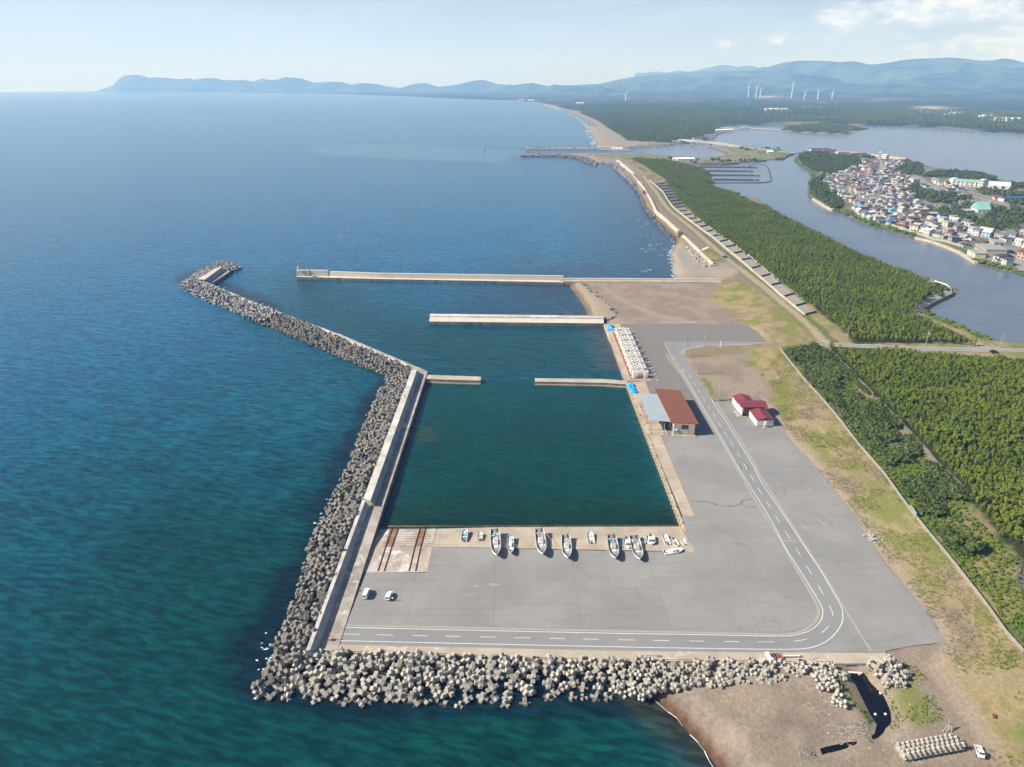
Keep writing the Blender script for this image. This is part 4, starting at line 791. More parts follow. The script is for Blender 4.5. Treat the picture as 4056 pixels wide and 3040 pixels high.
pier('jetty', 'long pale concrete jetty with a low parapet, middle of the harbour', [P('C9', 2028, 516, 2.2), P('C12', 905, 1394, 2.2)], [P('C9', 2018, 566, 2.2), P('C12', 905, 1440, 2.2)], 2.2, (.9, .36), ledge=False)
npr = empty('jetty', (*P('D6', 1000, 330, 1.5), 0)); tag(npr, 'long north pier with a high pale parapet wall and a white light', 'pier')
fr = [P('D6', 148, 318, 1.6), P('D6', 2212, 352, 1.6), P('C9', 2130, 258, 1.6), P('C12', 640, 1138, 1.6)]
fr = [P('D6', 148, 300, 2.2), P('D6', 930, 318, 2.2), P('D6', 2212, 352, 2.2), P('C12', 610, 1140, 2.2)]
bk = [P('D6', 165, 284, 2.2), P('D6', 930, 286, 2.2), P('D6', 2212, 325, 2.2), P('C12', 610, 1128, 2.2)]
bk2 = [(p[0], p[1] + 3.2) for p in bk]
mb = MB(); mb.prism(bk2 + fr[::-1], -2, 2.2); o = mb.build('deck', [PIERC, SIDEC], npr); o.location = -npr.location
for p_ in o.data.polygons:
    if abs(p_.normal.z) < .5: p_.material_index = 1
def wallseg(pts, th, z0, z1, par, m=PIERC, name='parapet'):
    mb = MB(); b = [(x, y + th) for x, y in pts]; mb.prism(pts + b[::-1], z0, z1); o = mb.build(name, m, par)
    if par is not None: o.location = -par.location
    return o
wallseg([bk[0], (P('D6', 478, 286, 2.2))], 2.6, 2.2, 7.2, npr); wallseg([(P('D6', 478, 286, 2.2)[0] + .3, bk[0][1] + .6), (P('D6', 945, 288, 2.2)[0], bk[1][1] + .6)], 2.2, 2.2, 7.0, npr)
wallseg([(P('D6', 975, 288, 2.2)[0], bk[1][1] + .8), bk[2], (bk[3][0], bk[3][1])], 2.0, 2.2, 6.0, npr)
lg = [P('C12', 613, 1130, 2.2), P('C12', 1100, 1130, 2.4), P('C12', 1770, 1132, 2.6)]
nw = empty('sea_wall', (*lg[1], 2)); tag(nw, 'low pale wall carrying the north pier line ashore to the beach', 'wall'); wallseg(lg, 1.6, 0, 4.3, nw, PIERC, 'wall')
mb = MB(); mb.strip([(x, y - 1.6) for x, y in lg], 4.6, 2.9, 0); o = mb.build('footing', CONC, nw); o.location = -nw.location
# light on the pier head
lp = P('D6', 200, 140, 7.2); lt = empty('harbour_light', (lp[0], lp[1] - .6, 7.2)); tag(lt, 'small white harbour light on the end of the north pier', 'lighthouse')
PW = mat('white_paint', (.78, .78, .77), .5, (.66, .66, .64), 1)
mb = MB(); mb.tube([(0, 0, 0), (0, 0, .5), (0, 0, 2.6)], [.7, .38, .3], 10); mb.build('tower', PW, lt); mb = MB(); mb.tube([(0, 0, 2.6), (0, 0, 2.75)], .75, 10); mb.build('gallery', PW, lt); mb = MB(); mb.tube([(0, 0, 2.75), (0, 0, 3.5), (0, 0, 3.8)], [.32, .32, .05], 8); mb.build('lantern', PW, lt)

# ------------------------------------------------------------------ armour blocks
def block_mesh(w):
    mb = MB(); R = [(1, 0, 0), (-1, 0, 0), (0, 1, 0), (0, -1, 0), (0, 0, 1), (0, 0, -1)]
    for d in R:
        d = Vector(d); u = Vector((0, 0, 1)) if abs(d.z) < .5 else Vector((1, 0, 0)); v = d.cross(u); vs = []
        for (r, l) in ((.46 * w, .40 * w), (.44 * w, 1.38 * w), (.41 * w, 1.42 * w)):
            for a, b in ((-1, -1), (1, -1), (1, 1), (-1, 1)): vs.append(d * l + u * a * r + v * b * r)
        n0 = 0
        mb.add(vs, [(0, 1, 5, 4), (1, 2, 6, 5), (2, 3, 7, 6), (3, 0, 4, 7), (4, 5, 9, 8), (5, 6, 10, 9), (6, 7, 11, 10), (7, 4, 8, 11), (8, 9, 10, 11)])
    return mb
def tetra_mesh(w):
    mb = MB(); D = [(0, 0, 1)] + [(math.cos(a) * .943, math.sin(a) * .943, -.333) for a in (0, 2.094, 4.189)]
    for d in D: mb.tube([(0, 0, 0), Vector(d) * w * .9, Vector(d) * w * 1.75, Vector(d) * w * 1.85], [w * .62, w * .52, w * .42, w * .34], 8)
    return mb
def scatter(poly, dmin, seed):
    r = random.Random(seed); bb = np.array(poly); x0, y0 = bb.min(0); x1, y1 = bb.max(0); cell = dmin / 1.415; gr = {}; out = []
    A_ = (x1 - x0) * (y1 - y0); n = int(A_ / dmin ** 2 * 9)
    X = [r.uniform(x0, x1) for _ in range(n)]; Y = [r.uniform(y0, y1) for _ in range(n)]; ok = inside(X, Y, poly)
    for x, y, k in zip(X, Y, ok):
        if not k: continue
        i, j = int((x - x0) / dmin), int((y - y0) / dmin)
        if all(math.hypot(x - a, y - b) > dmin for di in (-1, 0, 1) for dj in (-1, 0, 1) for a, b in gr.get((i + di, j + dj), ())): gr.setdefault((i, j), []).append((x, y)); out.append((x, y))
    return out
wallE = [P('D1', 45, 1358, 4), P('D2', 350, 547, 4), P('D3', 716, 202, 4)]
wallE = [(x - .5, y) for x, y in wallE]
outW = PL('C4', [(205, 410), (165, 350), (200, 250), (255, 140), (290, 60)], 0) + PL('C10', [(190, 1640), (235, 1400), (330, 1230), (370, 1100), (450, 980), (520, 830), (570, 700), (620, 570), (690, 400), (750, 280), (800, 205)], 0)
polyW = [wallE[0], wallE[1], wallE[2]] + outW[::-1]
ouo = offset(OU, 0); outO = PL('C10', [(790, 190), (770, 160), (650, 120), (520, 60), (400, 10)], 0) + PL('C9', [(1100, 738), (900, 650), (740, 590), (600, 520)], 0)
stepi = 4
polyO = [wallE[2]] + [(x, y) for x, y in OU[:5]] + [P('C9', 740, 590, 0)] + PL('C9', [(900, 650), (1100, 738)], 0) + PL('C10', [(400, 10), (520, 60), (650, 120), (770, 160), (790, 195)], 0)
polyT = OU[4:] + [P('D5', 605, 640, 5), P('D5', 1160, 295, 5), P('D5', 1325, 280, 5), P('D5', 1420, 380, 3), P('D5', 1560, 400, 2)] + PL('D5', [(1720, 400), (1920, 310), (1780, 240), (1500, 140), (1200, 150), (900, 290), (600, 450), (330, 650), (100, 820), (120, 930), (300, 1020), (700, 1200), (1150, 1420)], 0) + PL('C9', [(600, 520), (740, 590)], 0)
outS = PL('C4', [(205, 412), (350, 392), (560, 415), (760, 428), (1000, 430), (1300, 438), (1500, 445), (1700, 430), (1850, 402), (2000, 392), (2212, 398)], 0) + PL('C5', [(130, 500)], 0)
topS = GL('C4', [(470, 128), (660, 130), (1200, 143), (1700, 163)]) + GL('C5', [(130, 291)])
polyS = topS + outS[::-1] + [wallE[0]]
polyS2 = GL('C5', [(130, 291), (600, 300), (1195, 308), (1240, 350)]) + PL('C5', [(1275, 400), (1230, 405), (1100, 400), (1000, 385), (850, 425), (700, 430), (600, 450), (460, 425), (330, 465), (210, 497), (130, 500)], 1.2)
polyS3 = PL('C5', [(1100, 385), (1190, 400), (1240, 480), (1285, 545), (1215, 552), (1180, 480), (1080, 420)], 2.2)
polyS4 = PL('C5', [(1395, 325), (1430, 300), (1530, 318), (1590, 360), (1605, 405), (1560, 432), (1480, 425), (1420, 390)], 2.2)
# mound: height falls from the wall to the water
def mound(x, y, topl, ztop, outl, zout):
    a = float(dist_line([x], [y], topl)[0]); b = float(dist_line([x], [y], outl)[0]); k = a / (a + b + 1e-6); return ztop + (zout - ztop) * k ** 1.1, k
SETS = [(polyW, 2.6, 1.3, wallE, 3.9, outW, -.1, 'b'), (polyO, 2.45, 1.2, OU[:5], 3.0, outO, -.1, 'b'), (polyT, 2.9, 1.25, OU[4:] + [P('D5', 605, 640, 5), P('D5', 1160, 295, 5)], 3.6, PL('D5', [(1920, 310), (1780, 240), (1500, 140), (1200, 150), (900, 290), (600, 450), (330, 650), (100, 820), (120, 930), (300, 1020), (700, 1200), (1150, 1420)], 0) + PL('C9', [(600, 520)], 0), -.4, 't'),
        (polyS, 2.45, 1.26, topS, 2.2, outS, -.3, 'b'), (polyS2, 1.95, .95, topS[-1:] + GL('C5', [(600, 300), (1195, 308), (1240, 350)]), 2.9, polyS2[5:], 2.0, 'b'), (polyS3, 1.8, .92, polyS3[:2] + polyS3[2:4], 3.2, polyS3[4:], 2.8, 'b'), (polyS4, 1.8, .92, polyS4[:3], 3.4, polyS4[3:], 2.7, 'b')]
allb = []; cores = MB()
for si, (poly, dmin, w, tl, zt, ol, zo, kd) in enumerate(SETS):
    for (x, y) in scatter(poly, dmin, si + 5):
        z, k = mound(x, y, tl, zt, ol, zo)
        z += random.uniform(-.45, .55) * w * .6 + (.25 if zt > 3 else 0)
        fl_ = 1.0 if k < .93 else .9
        if si == 3: fl_ *= 1.04 - .20 * min(max((x + 50) / 95, 0), 1)
        allb.append((x, y, z, w * random.uniform(.95, 1.05) * fl_, kd, si))
        if kd == 'b' and random.random() < .06 and .1 < k < .85: allb.append((x + random.uniform(-.8, .8), y + random.uniform(-.8, .8), z + w * random.uniform(.9, 1.3), w, kd, si))
    # dark core below
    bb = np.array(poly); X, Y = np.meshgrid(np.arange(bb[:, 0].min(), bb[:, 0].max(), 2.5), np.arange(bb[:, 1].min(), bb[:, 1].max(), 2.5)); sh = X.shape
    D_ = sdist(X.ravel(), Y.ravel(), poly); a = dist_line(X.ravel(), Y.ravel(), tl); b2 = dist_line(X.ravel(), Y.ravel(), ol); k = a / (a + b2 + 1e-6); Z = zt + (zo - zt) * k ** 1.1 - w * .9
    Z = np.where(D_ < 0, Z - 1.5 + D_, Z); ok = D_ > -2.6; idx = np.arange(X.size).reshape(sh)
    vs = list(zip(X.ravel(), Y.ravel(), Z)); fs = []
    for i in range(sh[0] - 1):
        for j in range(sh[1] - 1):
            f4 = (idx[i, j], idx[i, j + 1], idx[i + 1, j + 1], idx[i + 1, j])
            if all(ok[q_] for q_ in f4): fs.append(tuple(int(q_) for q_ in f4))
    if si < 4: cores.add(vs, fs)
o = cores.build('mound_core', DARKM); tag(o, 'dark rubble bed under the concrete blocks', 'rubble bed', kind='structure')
bmeshes = {('b', round(w, 2)): block_mesh(w).mesh('armour_block', BLOCKM) for w in (1.0,)}
bm1 = block_mesh(1.0); bmx = bm1.mesh('armour_block', BLOCKM); bmw = bm1.mesh('armour_block', BLOCKW); TETM = mat('tetrapod_concrete', (.38, .365, .33), .92, (.27, .26, .235), .35, .25, 3, coord='World', col3=(.15, .14, .13), scale3=.9)
tm1 = tetra_mesh(1.0)
allb.sort(key=lambda b: (b[0]) ** 2 + b[1] ** 2 + 151 ** 2)
BL = {0: 'grey six-legged concrete block heaped against the west breakwater wall', 3: 'pale six-legged concrete block heaped below the south promenade', 4: 'small pale concrete block in the revetment above the beach', 5: 'small pale concrete block in the row beside the drain channel', 6: 'small pale concrete block in the heap right of the drain channel'}
GP = {0: 'blocks against the west breakwater', 3: 'blocks below the south promenade', 4: 'small blocks above the beach', 5: 'blocks in the row beside the drain channel', 6: 'blocks heaped right of the channel'}
def rnd_rot(r): return (r.uniform(0, 6.28), r.uniform(0, 6.28), r.uniform(0, 6.28))
from mathutils import Euler
rr = random.Random(3); stB = MB(); stW = MB(); stT = MB(); bv = np.array(bm1.v); tv = np.array(tm1.v)
nb = 0
for (x, y, z, w, kd, si) in allb:
    ro = rnd_rot(rr)
    if nb < 300 and kd == 'b':
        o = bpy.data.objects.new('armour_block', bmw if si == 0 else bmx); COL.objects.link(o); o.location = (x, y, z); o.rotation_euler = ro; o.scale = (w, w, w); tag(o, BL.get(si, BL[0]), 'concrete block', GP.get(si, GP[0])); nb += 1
    else:
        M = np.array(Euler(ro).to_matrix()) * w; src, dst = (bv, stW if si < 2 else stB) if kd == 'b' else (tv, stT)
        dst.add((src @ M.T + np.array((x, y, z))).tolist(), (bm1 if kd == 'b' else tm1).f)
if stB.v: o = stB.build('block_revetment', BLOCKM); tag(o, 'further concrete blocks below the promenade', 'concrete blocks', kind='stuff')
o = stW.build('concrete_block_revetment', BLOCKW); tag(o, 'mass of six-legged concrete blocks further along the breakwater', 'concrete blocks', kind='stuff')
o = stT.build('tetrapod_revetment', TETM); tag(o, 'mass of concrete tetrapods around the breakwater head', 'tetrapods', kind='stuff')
# ------------------------------------------------------------------ plants
LEAF_PINE = leafmat('pine_needles', (.120, .172, .014), (.172, .212, .018), (.098, .130, .014), .03)
LEAF_DARK = leafmat('broad_leaves', (.060, .100, .018), (.090, .135, .022), (.080, .085, .028), .03)
LEAF_LIME = leafmat('lime_leaves', (.14, .20, .022), (.10, .16, .02), (.17, .20, .035), .1)
LEAF_GREY = leafmat('silver_leaves', (.15, .17, .125), (.11, .13, .09), (.18, .19, .15), .1)
BARK = mat('bark', (.10, .075, .055), .95, (.06, .045, .035), 3)
def crown_mesh(name, seed, m, R=1.0, Hh=1.0, n=150, leaf=.22, lobes=7, base=.35):
    r = random.Random(seed); mb = MB(); L = [((0, 0, base + Hh * .5), R * .62, Hh * .45)]
    for i in range(lobes):
        a = r.uniform(0, 6.28); q = r.uniform(.35, .62) * R; L.append(((q * math.cos(a), q * math.sin(a), base + Hh * r.uniform(.25, .78)), R * r.uniform(.30, .46), Hh * r.uniform(.18, .30)))
    for i in range(n):
        c, rr_, hh = L[0] if r.random() < .3 else r.choice(L)
        d = Vector((r.gauss(0, 1), r.gauss(0, 1), r.gauss(.25, 1))).normalized(); k = r.uniform(.75, 1.06)
        p = Vector(c) + Vector((d.x * rr_, d.y * rr_, d.z * hh)) * k
        nrm = (d + Vector((r.uniform(-.7, .7), r.uniform(-.7, .7), r.uniform(-.3, .7)))).normalized()
        u = nrm.orthogonal().normalized(); u.rotate(Matrix.Rotation(r.uniform(0, 6.28), 3, nrm)); v = nrm.cross(u); s = leaf * r.uniform(.6, 1.35)
        mb.add([p - u * s - v * s * .5, p + u * s * .2 - v * s * .7, p + u * s, p + u * s * .1 + v * s * .7], [(0, 1, 2, 3)])
    return mb.mesh(name, m)
def trunk_mesh(seed, Hh, r0, m=None):
    r = random.Random(seed); mb = MB(); lx, ly = r.uniform(-.12, .12) * Hh, r.uniform(-.12, .12) * Hh
    mb.tube([(0, 0, -.4), (lx * .3, ly * .3, Hh * .4), (lx, ly, Hh * .8)], [r0, r0 * .7, r0 * .25], 6)
    for i in range(4):
        a = r.uniform(0, 6.28); z = Hh * r.uniform(.35, .65); mb.tube([(lx * .5, ly * .5, z), (lx * .5 + math.cos(a) * Hh * .25, ly * .5 + math.sin(a) * Hh * .25, z + Hh * .2)], [r0 * .4, r0 * .12], 4)
    return mb.mesh('trunk', m or BARK)
def tree_kind(name, m, Rr, Hh, th, n=150, leaf=.5, k=4, lobes=7, base=None, seed=0):
    out = []
    for i in range(k):
        out.append((crown_mesh('crown', seed + i * 13 + 1, m, Rr, Hh, n, leaf, lobes, th if base is None else base), trunk_mesh(seed + i, th + Hh * .8, .11 + Rr * .03)))
    return out
def plant_tree(kind, name, loc, s, rz, label, cat, group):
    cm, tm = kind; e = empty(name, loc, rz); e.scale = (s, s, s * random.uniform(.9, 1.12)); tag(e, label, cat, group)
    c = bpy.data.objects.new('crown', cm); COL.objects.link(c); c.parent = e; q = bpy.data.objects.new('trunk', tm); COL.objects.link(q); q.parent = e
    return e, c
def gn_scatter(name, pts, protos, seed, label, cat, smin=.85, smax=1.2):
    """one stuff object: its vertices are the places, geometry nodes put a tree on each"""
    me = bpy.data.meshes.new(name); me.from_pydata([tuple(p[:3]) for p in pts], [], []); a = me.attributes.new('sc', 'FLOAT', 'POINT'); a.data.foreach_set('value', [float(p[3]) for p in pts])
    o = bpy.data.objects.new(name, me); COL.objects.link(o); tag(o, label, cat, kind='stuff')
    ng = bpy.data.node_groups.new(name, 'GeometryNodeTree'); ng.interface.new_socket('Geometry', in_out='INPUT', socket_type='NodeSocketGeometry'); ng.interface.new_socket('Geometry', in_out='OUTPUT', socket_type='NodeSocketGeometry')
    N = ng.nodes; gi = N.new('NodeGroupInput'); go = N.new('NodeGroupOutput'); jn = N.new('GeometryNodeJoinGeometry')
    for p in protos:
        oi = N.new('GeometryNodeObjectInfo'); oi.transform_space = 'ORIGINAL'; oi.inputs['Object'].default_value = p; oi.inputs['As Instance'].default_value = True; ng.links.new(oi.outputs['Geometry'], jn.inputs[0])
    io = N.new('GeometryNodeInstanceOnPoints'); ng.links.new(gi.outputs[0], io.inputs['Points']); ng.links.new(jn.outputs[0], io.inputs['Instance']); io.inputs['Pick Instance'].default_value = True
    rv = N.new('FunctionNodeRandomValue'); rv.data_type = 'FLOAT_VECTOR'; rv.inputs['Min'].default_value = (-.12, -.12, 0); rv.inputs['Max'].default_value = (.12, .12, 6.28); rv.inputs['Seed'].default_value = seed; ng.links.new(rv.outputs['Value'], io.inputs['Rotation'])
    na = N.new('GeometryNodeInputNamedAttribute'); na.data_type = 'FLOAT'; na.inputs['Name'].default_value = 'sc'; ng.links.new(na.outputs['Attribute'], io.inputs['Scale'])
    ng.links.new(io.outputs[0], go.inputs[0]); md = o.modifiers.new('scatter', 'NODES'); md.node_group = ng; return o
def in_view(x, y, z=2, mx=350, my=250):
    u, v = proj(x, y, z); return -mx < u < 4056 + mx and -my < v < 3040 + my
PINES = tree_kind('pine_tree', LEAF_PINE, .92, 2.9, 1.2, 96, .26, 4, 4)
# pine wood right of the inner fence
F1 = [S('C6', *p, .8) for p in ((125, 112), (250, 270), (420, 460), (560, 640), (700, 800), (832, 985))]; F1b = [S('C6', *p, .8) for p in ((832, 985), (868, 1030))]; F1c = [S('C6', *p, .8) for p in ((872, 1035), (1050, 1250), (1200, 1440), (1360, 1658))] + [S('C5', 2212, 240, .8)]
F2 = [S('C6', *p, 0) for p in ((368, 100), (450, 190), (545, 290), (700, 445), (860, 615), (1000, 780), (1130, 895))]
wood = [(p[0] + 3, p[1]) for p in F2] + PL('C6', [(1160, 960), (1290, 1080), (1330, 1150), (1400, 1180), (1480, 1240)], 4) + [(230.0, 150.0), (420.0, 150.0), (560.0, 440.0)] + PL('C6', [(1800, 215), (1459, 178), (1100, 132), (860, 118), (600, 106), (400, 98)], 7.5)
sp = [p for p in scatter(wood, 1.5, 91) if in_view(*p)]
# pine belt between the coast and the river
wall_off = offset(WALLLAND, 0)
outer = PL('E6', [(310, 66), (480, 135), (560, 200), (670, 275), (740, 370), (800, 420), (620, 440), (720, 560), (800, 640), (940, 730), (1040, 800), (1130, 880), (1230, 940), (1350, 1020), (1440, 1100), (1570, 1190), (1700, 1310), (1850, 1440), (2010, 1560), (2200, 1720), (2370, 1860), (2530, 1990)], 3) + PL('C13', [(560, 1330), (480, 1230), (600, 1350), (700, 1470), (830, 1590)], 3)
belt = PL('C12', [(1110, 236), (1350, 240), (1460, 270), (1560, 290), (1640, 318), (1690, 345), (1620, 345), (1690, 375), (1700, 400), (1630, 405), (1760, 450), (1900, 490), (1880, 512), (1930, 530), (2000, 560)], 6) + PL('C13', [(240, 650), (290, 690), (400, 740), (510, 795), (600, 835), (730, 910), (860, 970), (1000, 1020), (1120, 1070), (1240, 1120), (1300, 1150), (1360, 1165), (1350, 1250), (1290, 1330), (1250, 1370)], 4.5) + PL('C13', [(1300, 1420), (1400, 1470), (1500, 1530), (1600, 1580), (1680, 1600)], 5) + PL('C13', [(1500, 1605), (1200, 1600), (860, 1590)], 3) + outer[::-1] + PL('C12', [(1500, 600), (1560, 560), (1400, 420), (1270, 340), (1200, 290)], 4)
sp2 = [p for p in scatter(belt, 1.95, 92) if in_view(*p)]
pts = [(x, y, GH(x, y) - .1) for x, y in sp]; pts2 = [(x, y, GH(x, y) - .1) for x, y in sp2]
pts.sort(key=lambda p: p[0] ** 2 + p[1] ** 2); vis = [p for p in pts if in_view(p[0], p[1], 4, 0, 0)]
ind = set(vis[:250]); indiv = vis[:250]
vis2 = sorted([p for p in pts2 if in_view(p[0], p[1], 4, -10, 0)], key=lambda p: p[1])[:50]; ind |= set(vis2)
protos = []
for i, p in enumerate(indiv + vis2):
    e, c = plant_tree(PINES[i % 4], 'pine_tree', p, random.uniform(.85, 1.3), random.uniform(0, 6.28), 'dense green coastal pine at the near edge of the wood right of the lattice fence' if i < 250 else 'green coastal pine at the near end of the belt between road and river', 'pine tree', 'pines right of the lattice fence' if i < 250 else 'pines beside the river road')
    if i < 4: protos.append(c)
gn_scatter('pine_wood', [(*p, random.uniform(.7, 1.35) * (1 + .5 * (vnoise(p[0], p[1], 14) - .5))) for p in pts if p not in ind], protos, 1, 'dense pine wood behind the lattice fence', 'pine wood')
gn_scatter('pine_belt', [(*p, random.uniform(.75, 1.45) * (1 + .5 * (vnoise(p[0], p[1], 22) - .5))) for p in pts2 if p not in ind], protos, 2, 'long belt of coastal pines between the shore and the river', 'pine wood')
# shrub strip between the fences
SHR = [tree_kind('shrub', LEAF_DARK, 1.9, 1.7, .05, 110, .36, 2, seed=3), tree_kind('shrub', LEAF_LIME, 1.4, .9, .02, 90, .30, 2, seed=5), tree_kind('shrub', LEAF_GREY, 1.5, 1.1, .02, 80, .30, 2, seed=8)]
BLACKP = tree_kind('pine_tree', LEAF_DARK, 2.3, 3.0, .4, 190, .42, 2, seed=22)
def F1x(y):
    L = sorted([(p[1], p[0]) for p in F1 + F1c]); return float(np.interp(y, [a for a, b in L], [b for a, b in L]))
sh = [p for p in scatter([(p[0] + 2.2, p[1]) for p in F1] + [(p[0] + 2.2, p[1]) for p in F1c] + [(150, 60), (180, 60)] + [(p[0], p[1]) for p in wood[10:6:-1]] + [(p[0] - 1, p[1]) for p in F2[::-1]], 1.75, 93) if in_view(*p, 3, 200, 200)]
SP_ = {0: [], 1: [], 2: []}; shp = []; cnt = 0; sh.sort(key=lambda p: p[1])
for x, y in sh:
    f = float(vnoise(x, y, 12)); g = float(vnoise(x + 500, y, 7)); w = x - F1x(y); wid_ = 24
    if w > 22 and f < .34: continue
    if w < 3 and f < .6: k = 1
    elif f > .30 and w < 27: k = 0 if g < .74 else 2
    elif g > .8: k = 2
    else: k = 1
    if k == 1 and g < .08: continue
    sc = random.uniform(.7, 1.25) * (1.15 if k == 0 else .9)
    z = GH(x, y) - .05
    if cnt < 170 and in_view(x, y, 3, 0, 0):
        kd = SHR[k][cnt % 2] if not (k == 0 and g < .4) else BLACKP[cnt % 2]
        lab = ('dark green shrub in the thicket between the two fences', 'bright green low shrub between the two fences', 'silvery grey shrub between the two fences')[k]
        e, c = plant_tree(kd, 'shrub', (x, y, z), sc, random.uniform(0, 6.28), lab, 'shrub', ('dark shrubs', 'bright green shrubs', 'silvery shrubs')[k] + ' between the fences'); cnt += 1
        if len([q for q in shp if q[0] == k]) < 2: shp.append((k, c))
    else: SP_[k].append((x, y, z, sc * (1.3 if k == 0 else 1)))
nmz = ('dark_thicket', 'green_undergrowth', 'silver_scrub')
for k in range(3):
    if SP_[k] and any(q[0] == k for q in shp): gn_scatter(nmz[k], SP_[k], [q[1] for q in shp if q[0] == k], 5 + k, ('dark green thicket', 'bright green undergrowth', 'silver grey scrub')[k] + ' filling the strip between the fences', 'thicket')
# grass tufts on the dune slope, on channel banks
TUFT = mat('dry_grass', (.30, .26, .12), .9, (.20, .22, .06), .08, coord='World')
def tuft_mesh(seed, m):
    r = random.Random(seed); mb = MB()
    for i in range(26):
        a = r.uniform(0, 6.28); q = r.uniform(0, .55); x, y = q * math.cos(a), q * math.sin(a); h = r.uniform(.25, .6); t_ = r.uniform(0, 6.28); w = .06; l = r.uniform(.05, .4)
        mb.add([(x - w * math.cos(t_), y - w * math.sin(t_), 0), (x + w * math.cos(t_), y + w * math.sin(t_), 0), (x + l * math.cos(a), y + l * math.sin(a), h)], [(0, 1, 2)])
    return mb.mesh('tuft', m)
tps = [bpy.data.objects.new('grass_tuft', tuft_mesh(i, m)) for i, m in enumerate((TUFT, mat('green_grass', (.15, .20, .03), .9, (.24, .25, .07), .1, coord='World')))]
slope = [(_xy[i][0] + 1.5, _xy[i][1]) for i in range(len(_xy)) if _xy[i][1] < 400] + [(F1x(y) - .5, y) for y in (400, 360, 320, 280, 240, 200, 160, 120, 90)]
tp = []
for x, y in scatter(slope, 1.25, 95):
    if in_view(x, y, 3, 100, 150) and float(vnoise(x, y, 8)) > .38: tp.append((x, y, GH(x, y) - .03, random.uniform(.7, 1.6)))
for i, o in enumerate(tps): COL.objects.link(o); x, y, z, s = tp[i * 7]; o.location = (x, y, z); tag(o, ('straw coloured', 'green')[i] + ' grass tuft on the dune slope beside the yard', 'grass tuft', 'grass tufts on the dune slope')
gn_scatter('dune_grass', tp[15:], tps, 9, 'dry and green tufts of grass covering the dune slope', 'grass')
# far woods: the northern plain, the island
def far_wood(name, poly, dmin, sc, label, seed, jitter=.3, cond=None):
    P_ = [p for p in scatter(poly, dmin, seed) if in_view(*p, 3, 150, 100)]
    if cond: P_ = [p for p in P_ if cond(*p)]
    if P_: gn_scatter(name, [(x, y, max(GH(x, y), 0) - .3, sc * random.uniform(1 - jitter, 1 + jitter)) for x, y in P_], protos, seed, label, 'wood')
far_wood('northern_wood', PL('C14', [(520, 388), (500, 368), (440, 330), (370, 285), (300, 255), (900, 262), (940, 318), (900, 345), (840, 370), (760, 382), (700, 393), (600, 394)], 4), 9.5, 2.6, 'dark pine wood north of the river mouth', 31)
far_wood('plain_wood', PL('C14', [(300, 255), (240, 242), (900, 225), (2250, 262), (2250, 350), (2050, 340), (1850, 324), (1530, 314), (1100, 312), (960, 318), (900, 262)], 4), 17, 3.9, 'wooded plain beyond the lagoon', 32, .35, lambda x, y: float(fbm(x, y, 500, 3)) < .60)
far_wood('island_wood', PL('C14', [(1185, 336), (1300, 348), (1460, 353), (1500, 336), (1450, 322), (1300, 321), (1200, 328)], 4), 9, 2.4, 'wood covering the flat lagoon island', 33)
# trees of the village
BRO = tree_kind('broadleaf_tree', LEAF_DARK, 3.6, 4.4, 1.0, 230, .75, 3, seed=41)
TV = [PL('E7', q, 3) for q in ([(0, 270), (150, 250), (230, 340), (380, 350), (540, 400), (800, 400), (880, 520), (700, 580), (330, 540), (150, 460), (0, 400)], [(750, 620), (900, 570), (1150, 600), (1150, 690), (780, 690)],
   [(150, 730), (640, 680), (900, 730), (1100, 830), (1300, 870), (1600, 900), (1680, 1030), (1400, 1070), (1250, 980), (950, 890), (700, 850), (520, 820)], [(1430, 640), (2043, 670), (2300, 700), (2300, 1000), (2043, 900), (1900, 1060), (1700, 1000), (1600, 850), (1350, 830), (1330, 780), (1500, 730)],
   [(1200, 330), (1500, 350), (2300, 400), (2300, 470), (1700, 440), (1300, 400)], [(600, 0), (1200, 20), (1500, 90), (1560, 170), (800, 120), (300, 90), (150, 80)], [(1730, 500), (2300, 480), (2300, 620), (1800, 600)], [(1530, 250), (1700, 230), (1750, 300), (1560, 300)], [(1800, 210), (2200, 230), (2200, 300), (1850, 290)], [(900, 480), (1050, 450), (1100, 500), (950, 520)], [(1850, 1200), (2010, 1200), (2000, 1250), (1900, 1240)])]
TV += [PL('C16', q, 3) for q in ([(100, 130), (250, 105), (450, 110), (700, 150), (1100, 190), (1150, 340), (1000, 400), (870, 470), (650, 500), (500, 560), (430, 620), (560, 700), (640, 800), (800, 980), (860, 1080), (620, 1080), (470, 950), (290, 850), (250, 650), (340, 580), (480, 520), (500, 450), (330, 430), (150, 320), (60, 200)], [(1750, 440), (1900, 330), (1880, 260), (2212, 320), (2212, 470), (2100, 500), (1800, 500)], [(1150, 190), (1400, 190), (1380, 215), (1170, 205)])]
tvp = []
for i, q in enumerate(TV): tvp += [(x, y, i) for x, y in scatter(q, 6.2 if i not in (11,) else 5.5, 51 + i) if in_view(x, y, 3, 100, 50)]
tvp.sort(key=lambda p: p[0] ** 2 + p[1] ** 2); bro = []
for n_, (x, y, i) in enumerate(tvp[:110]):
    e, c = plant_tree(BRO[n_ % 3], 'broadleaf_tree', (x, y, max(GH(x, y), 1.5) - .1), random.uniform(.75, 1.2), random.uniform(0, 6.28), 'dark green bushy tree in the grove among the village houses', 'tree', 'trees in the village groves')
    if n_ < 3: bro.append(c)
gn_scatter('village_grove', [(x, y, max(GH(x, y), 1.5) - .1, random.uniform(.7, 1.2)) for x, y, i in tvp[110:]], bro, 61, 'groves and shelter wood round the village', 'wood')
spr = [S('C13', *p) for p in ((1400, 1200), (1420, 1215), (1440, 1225), (1465, 1210), (1400, 1235), (1380, 1250))]
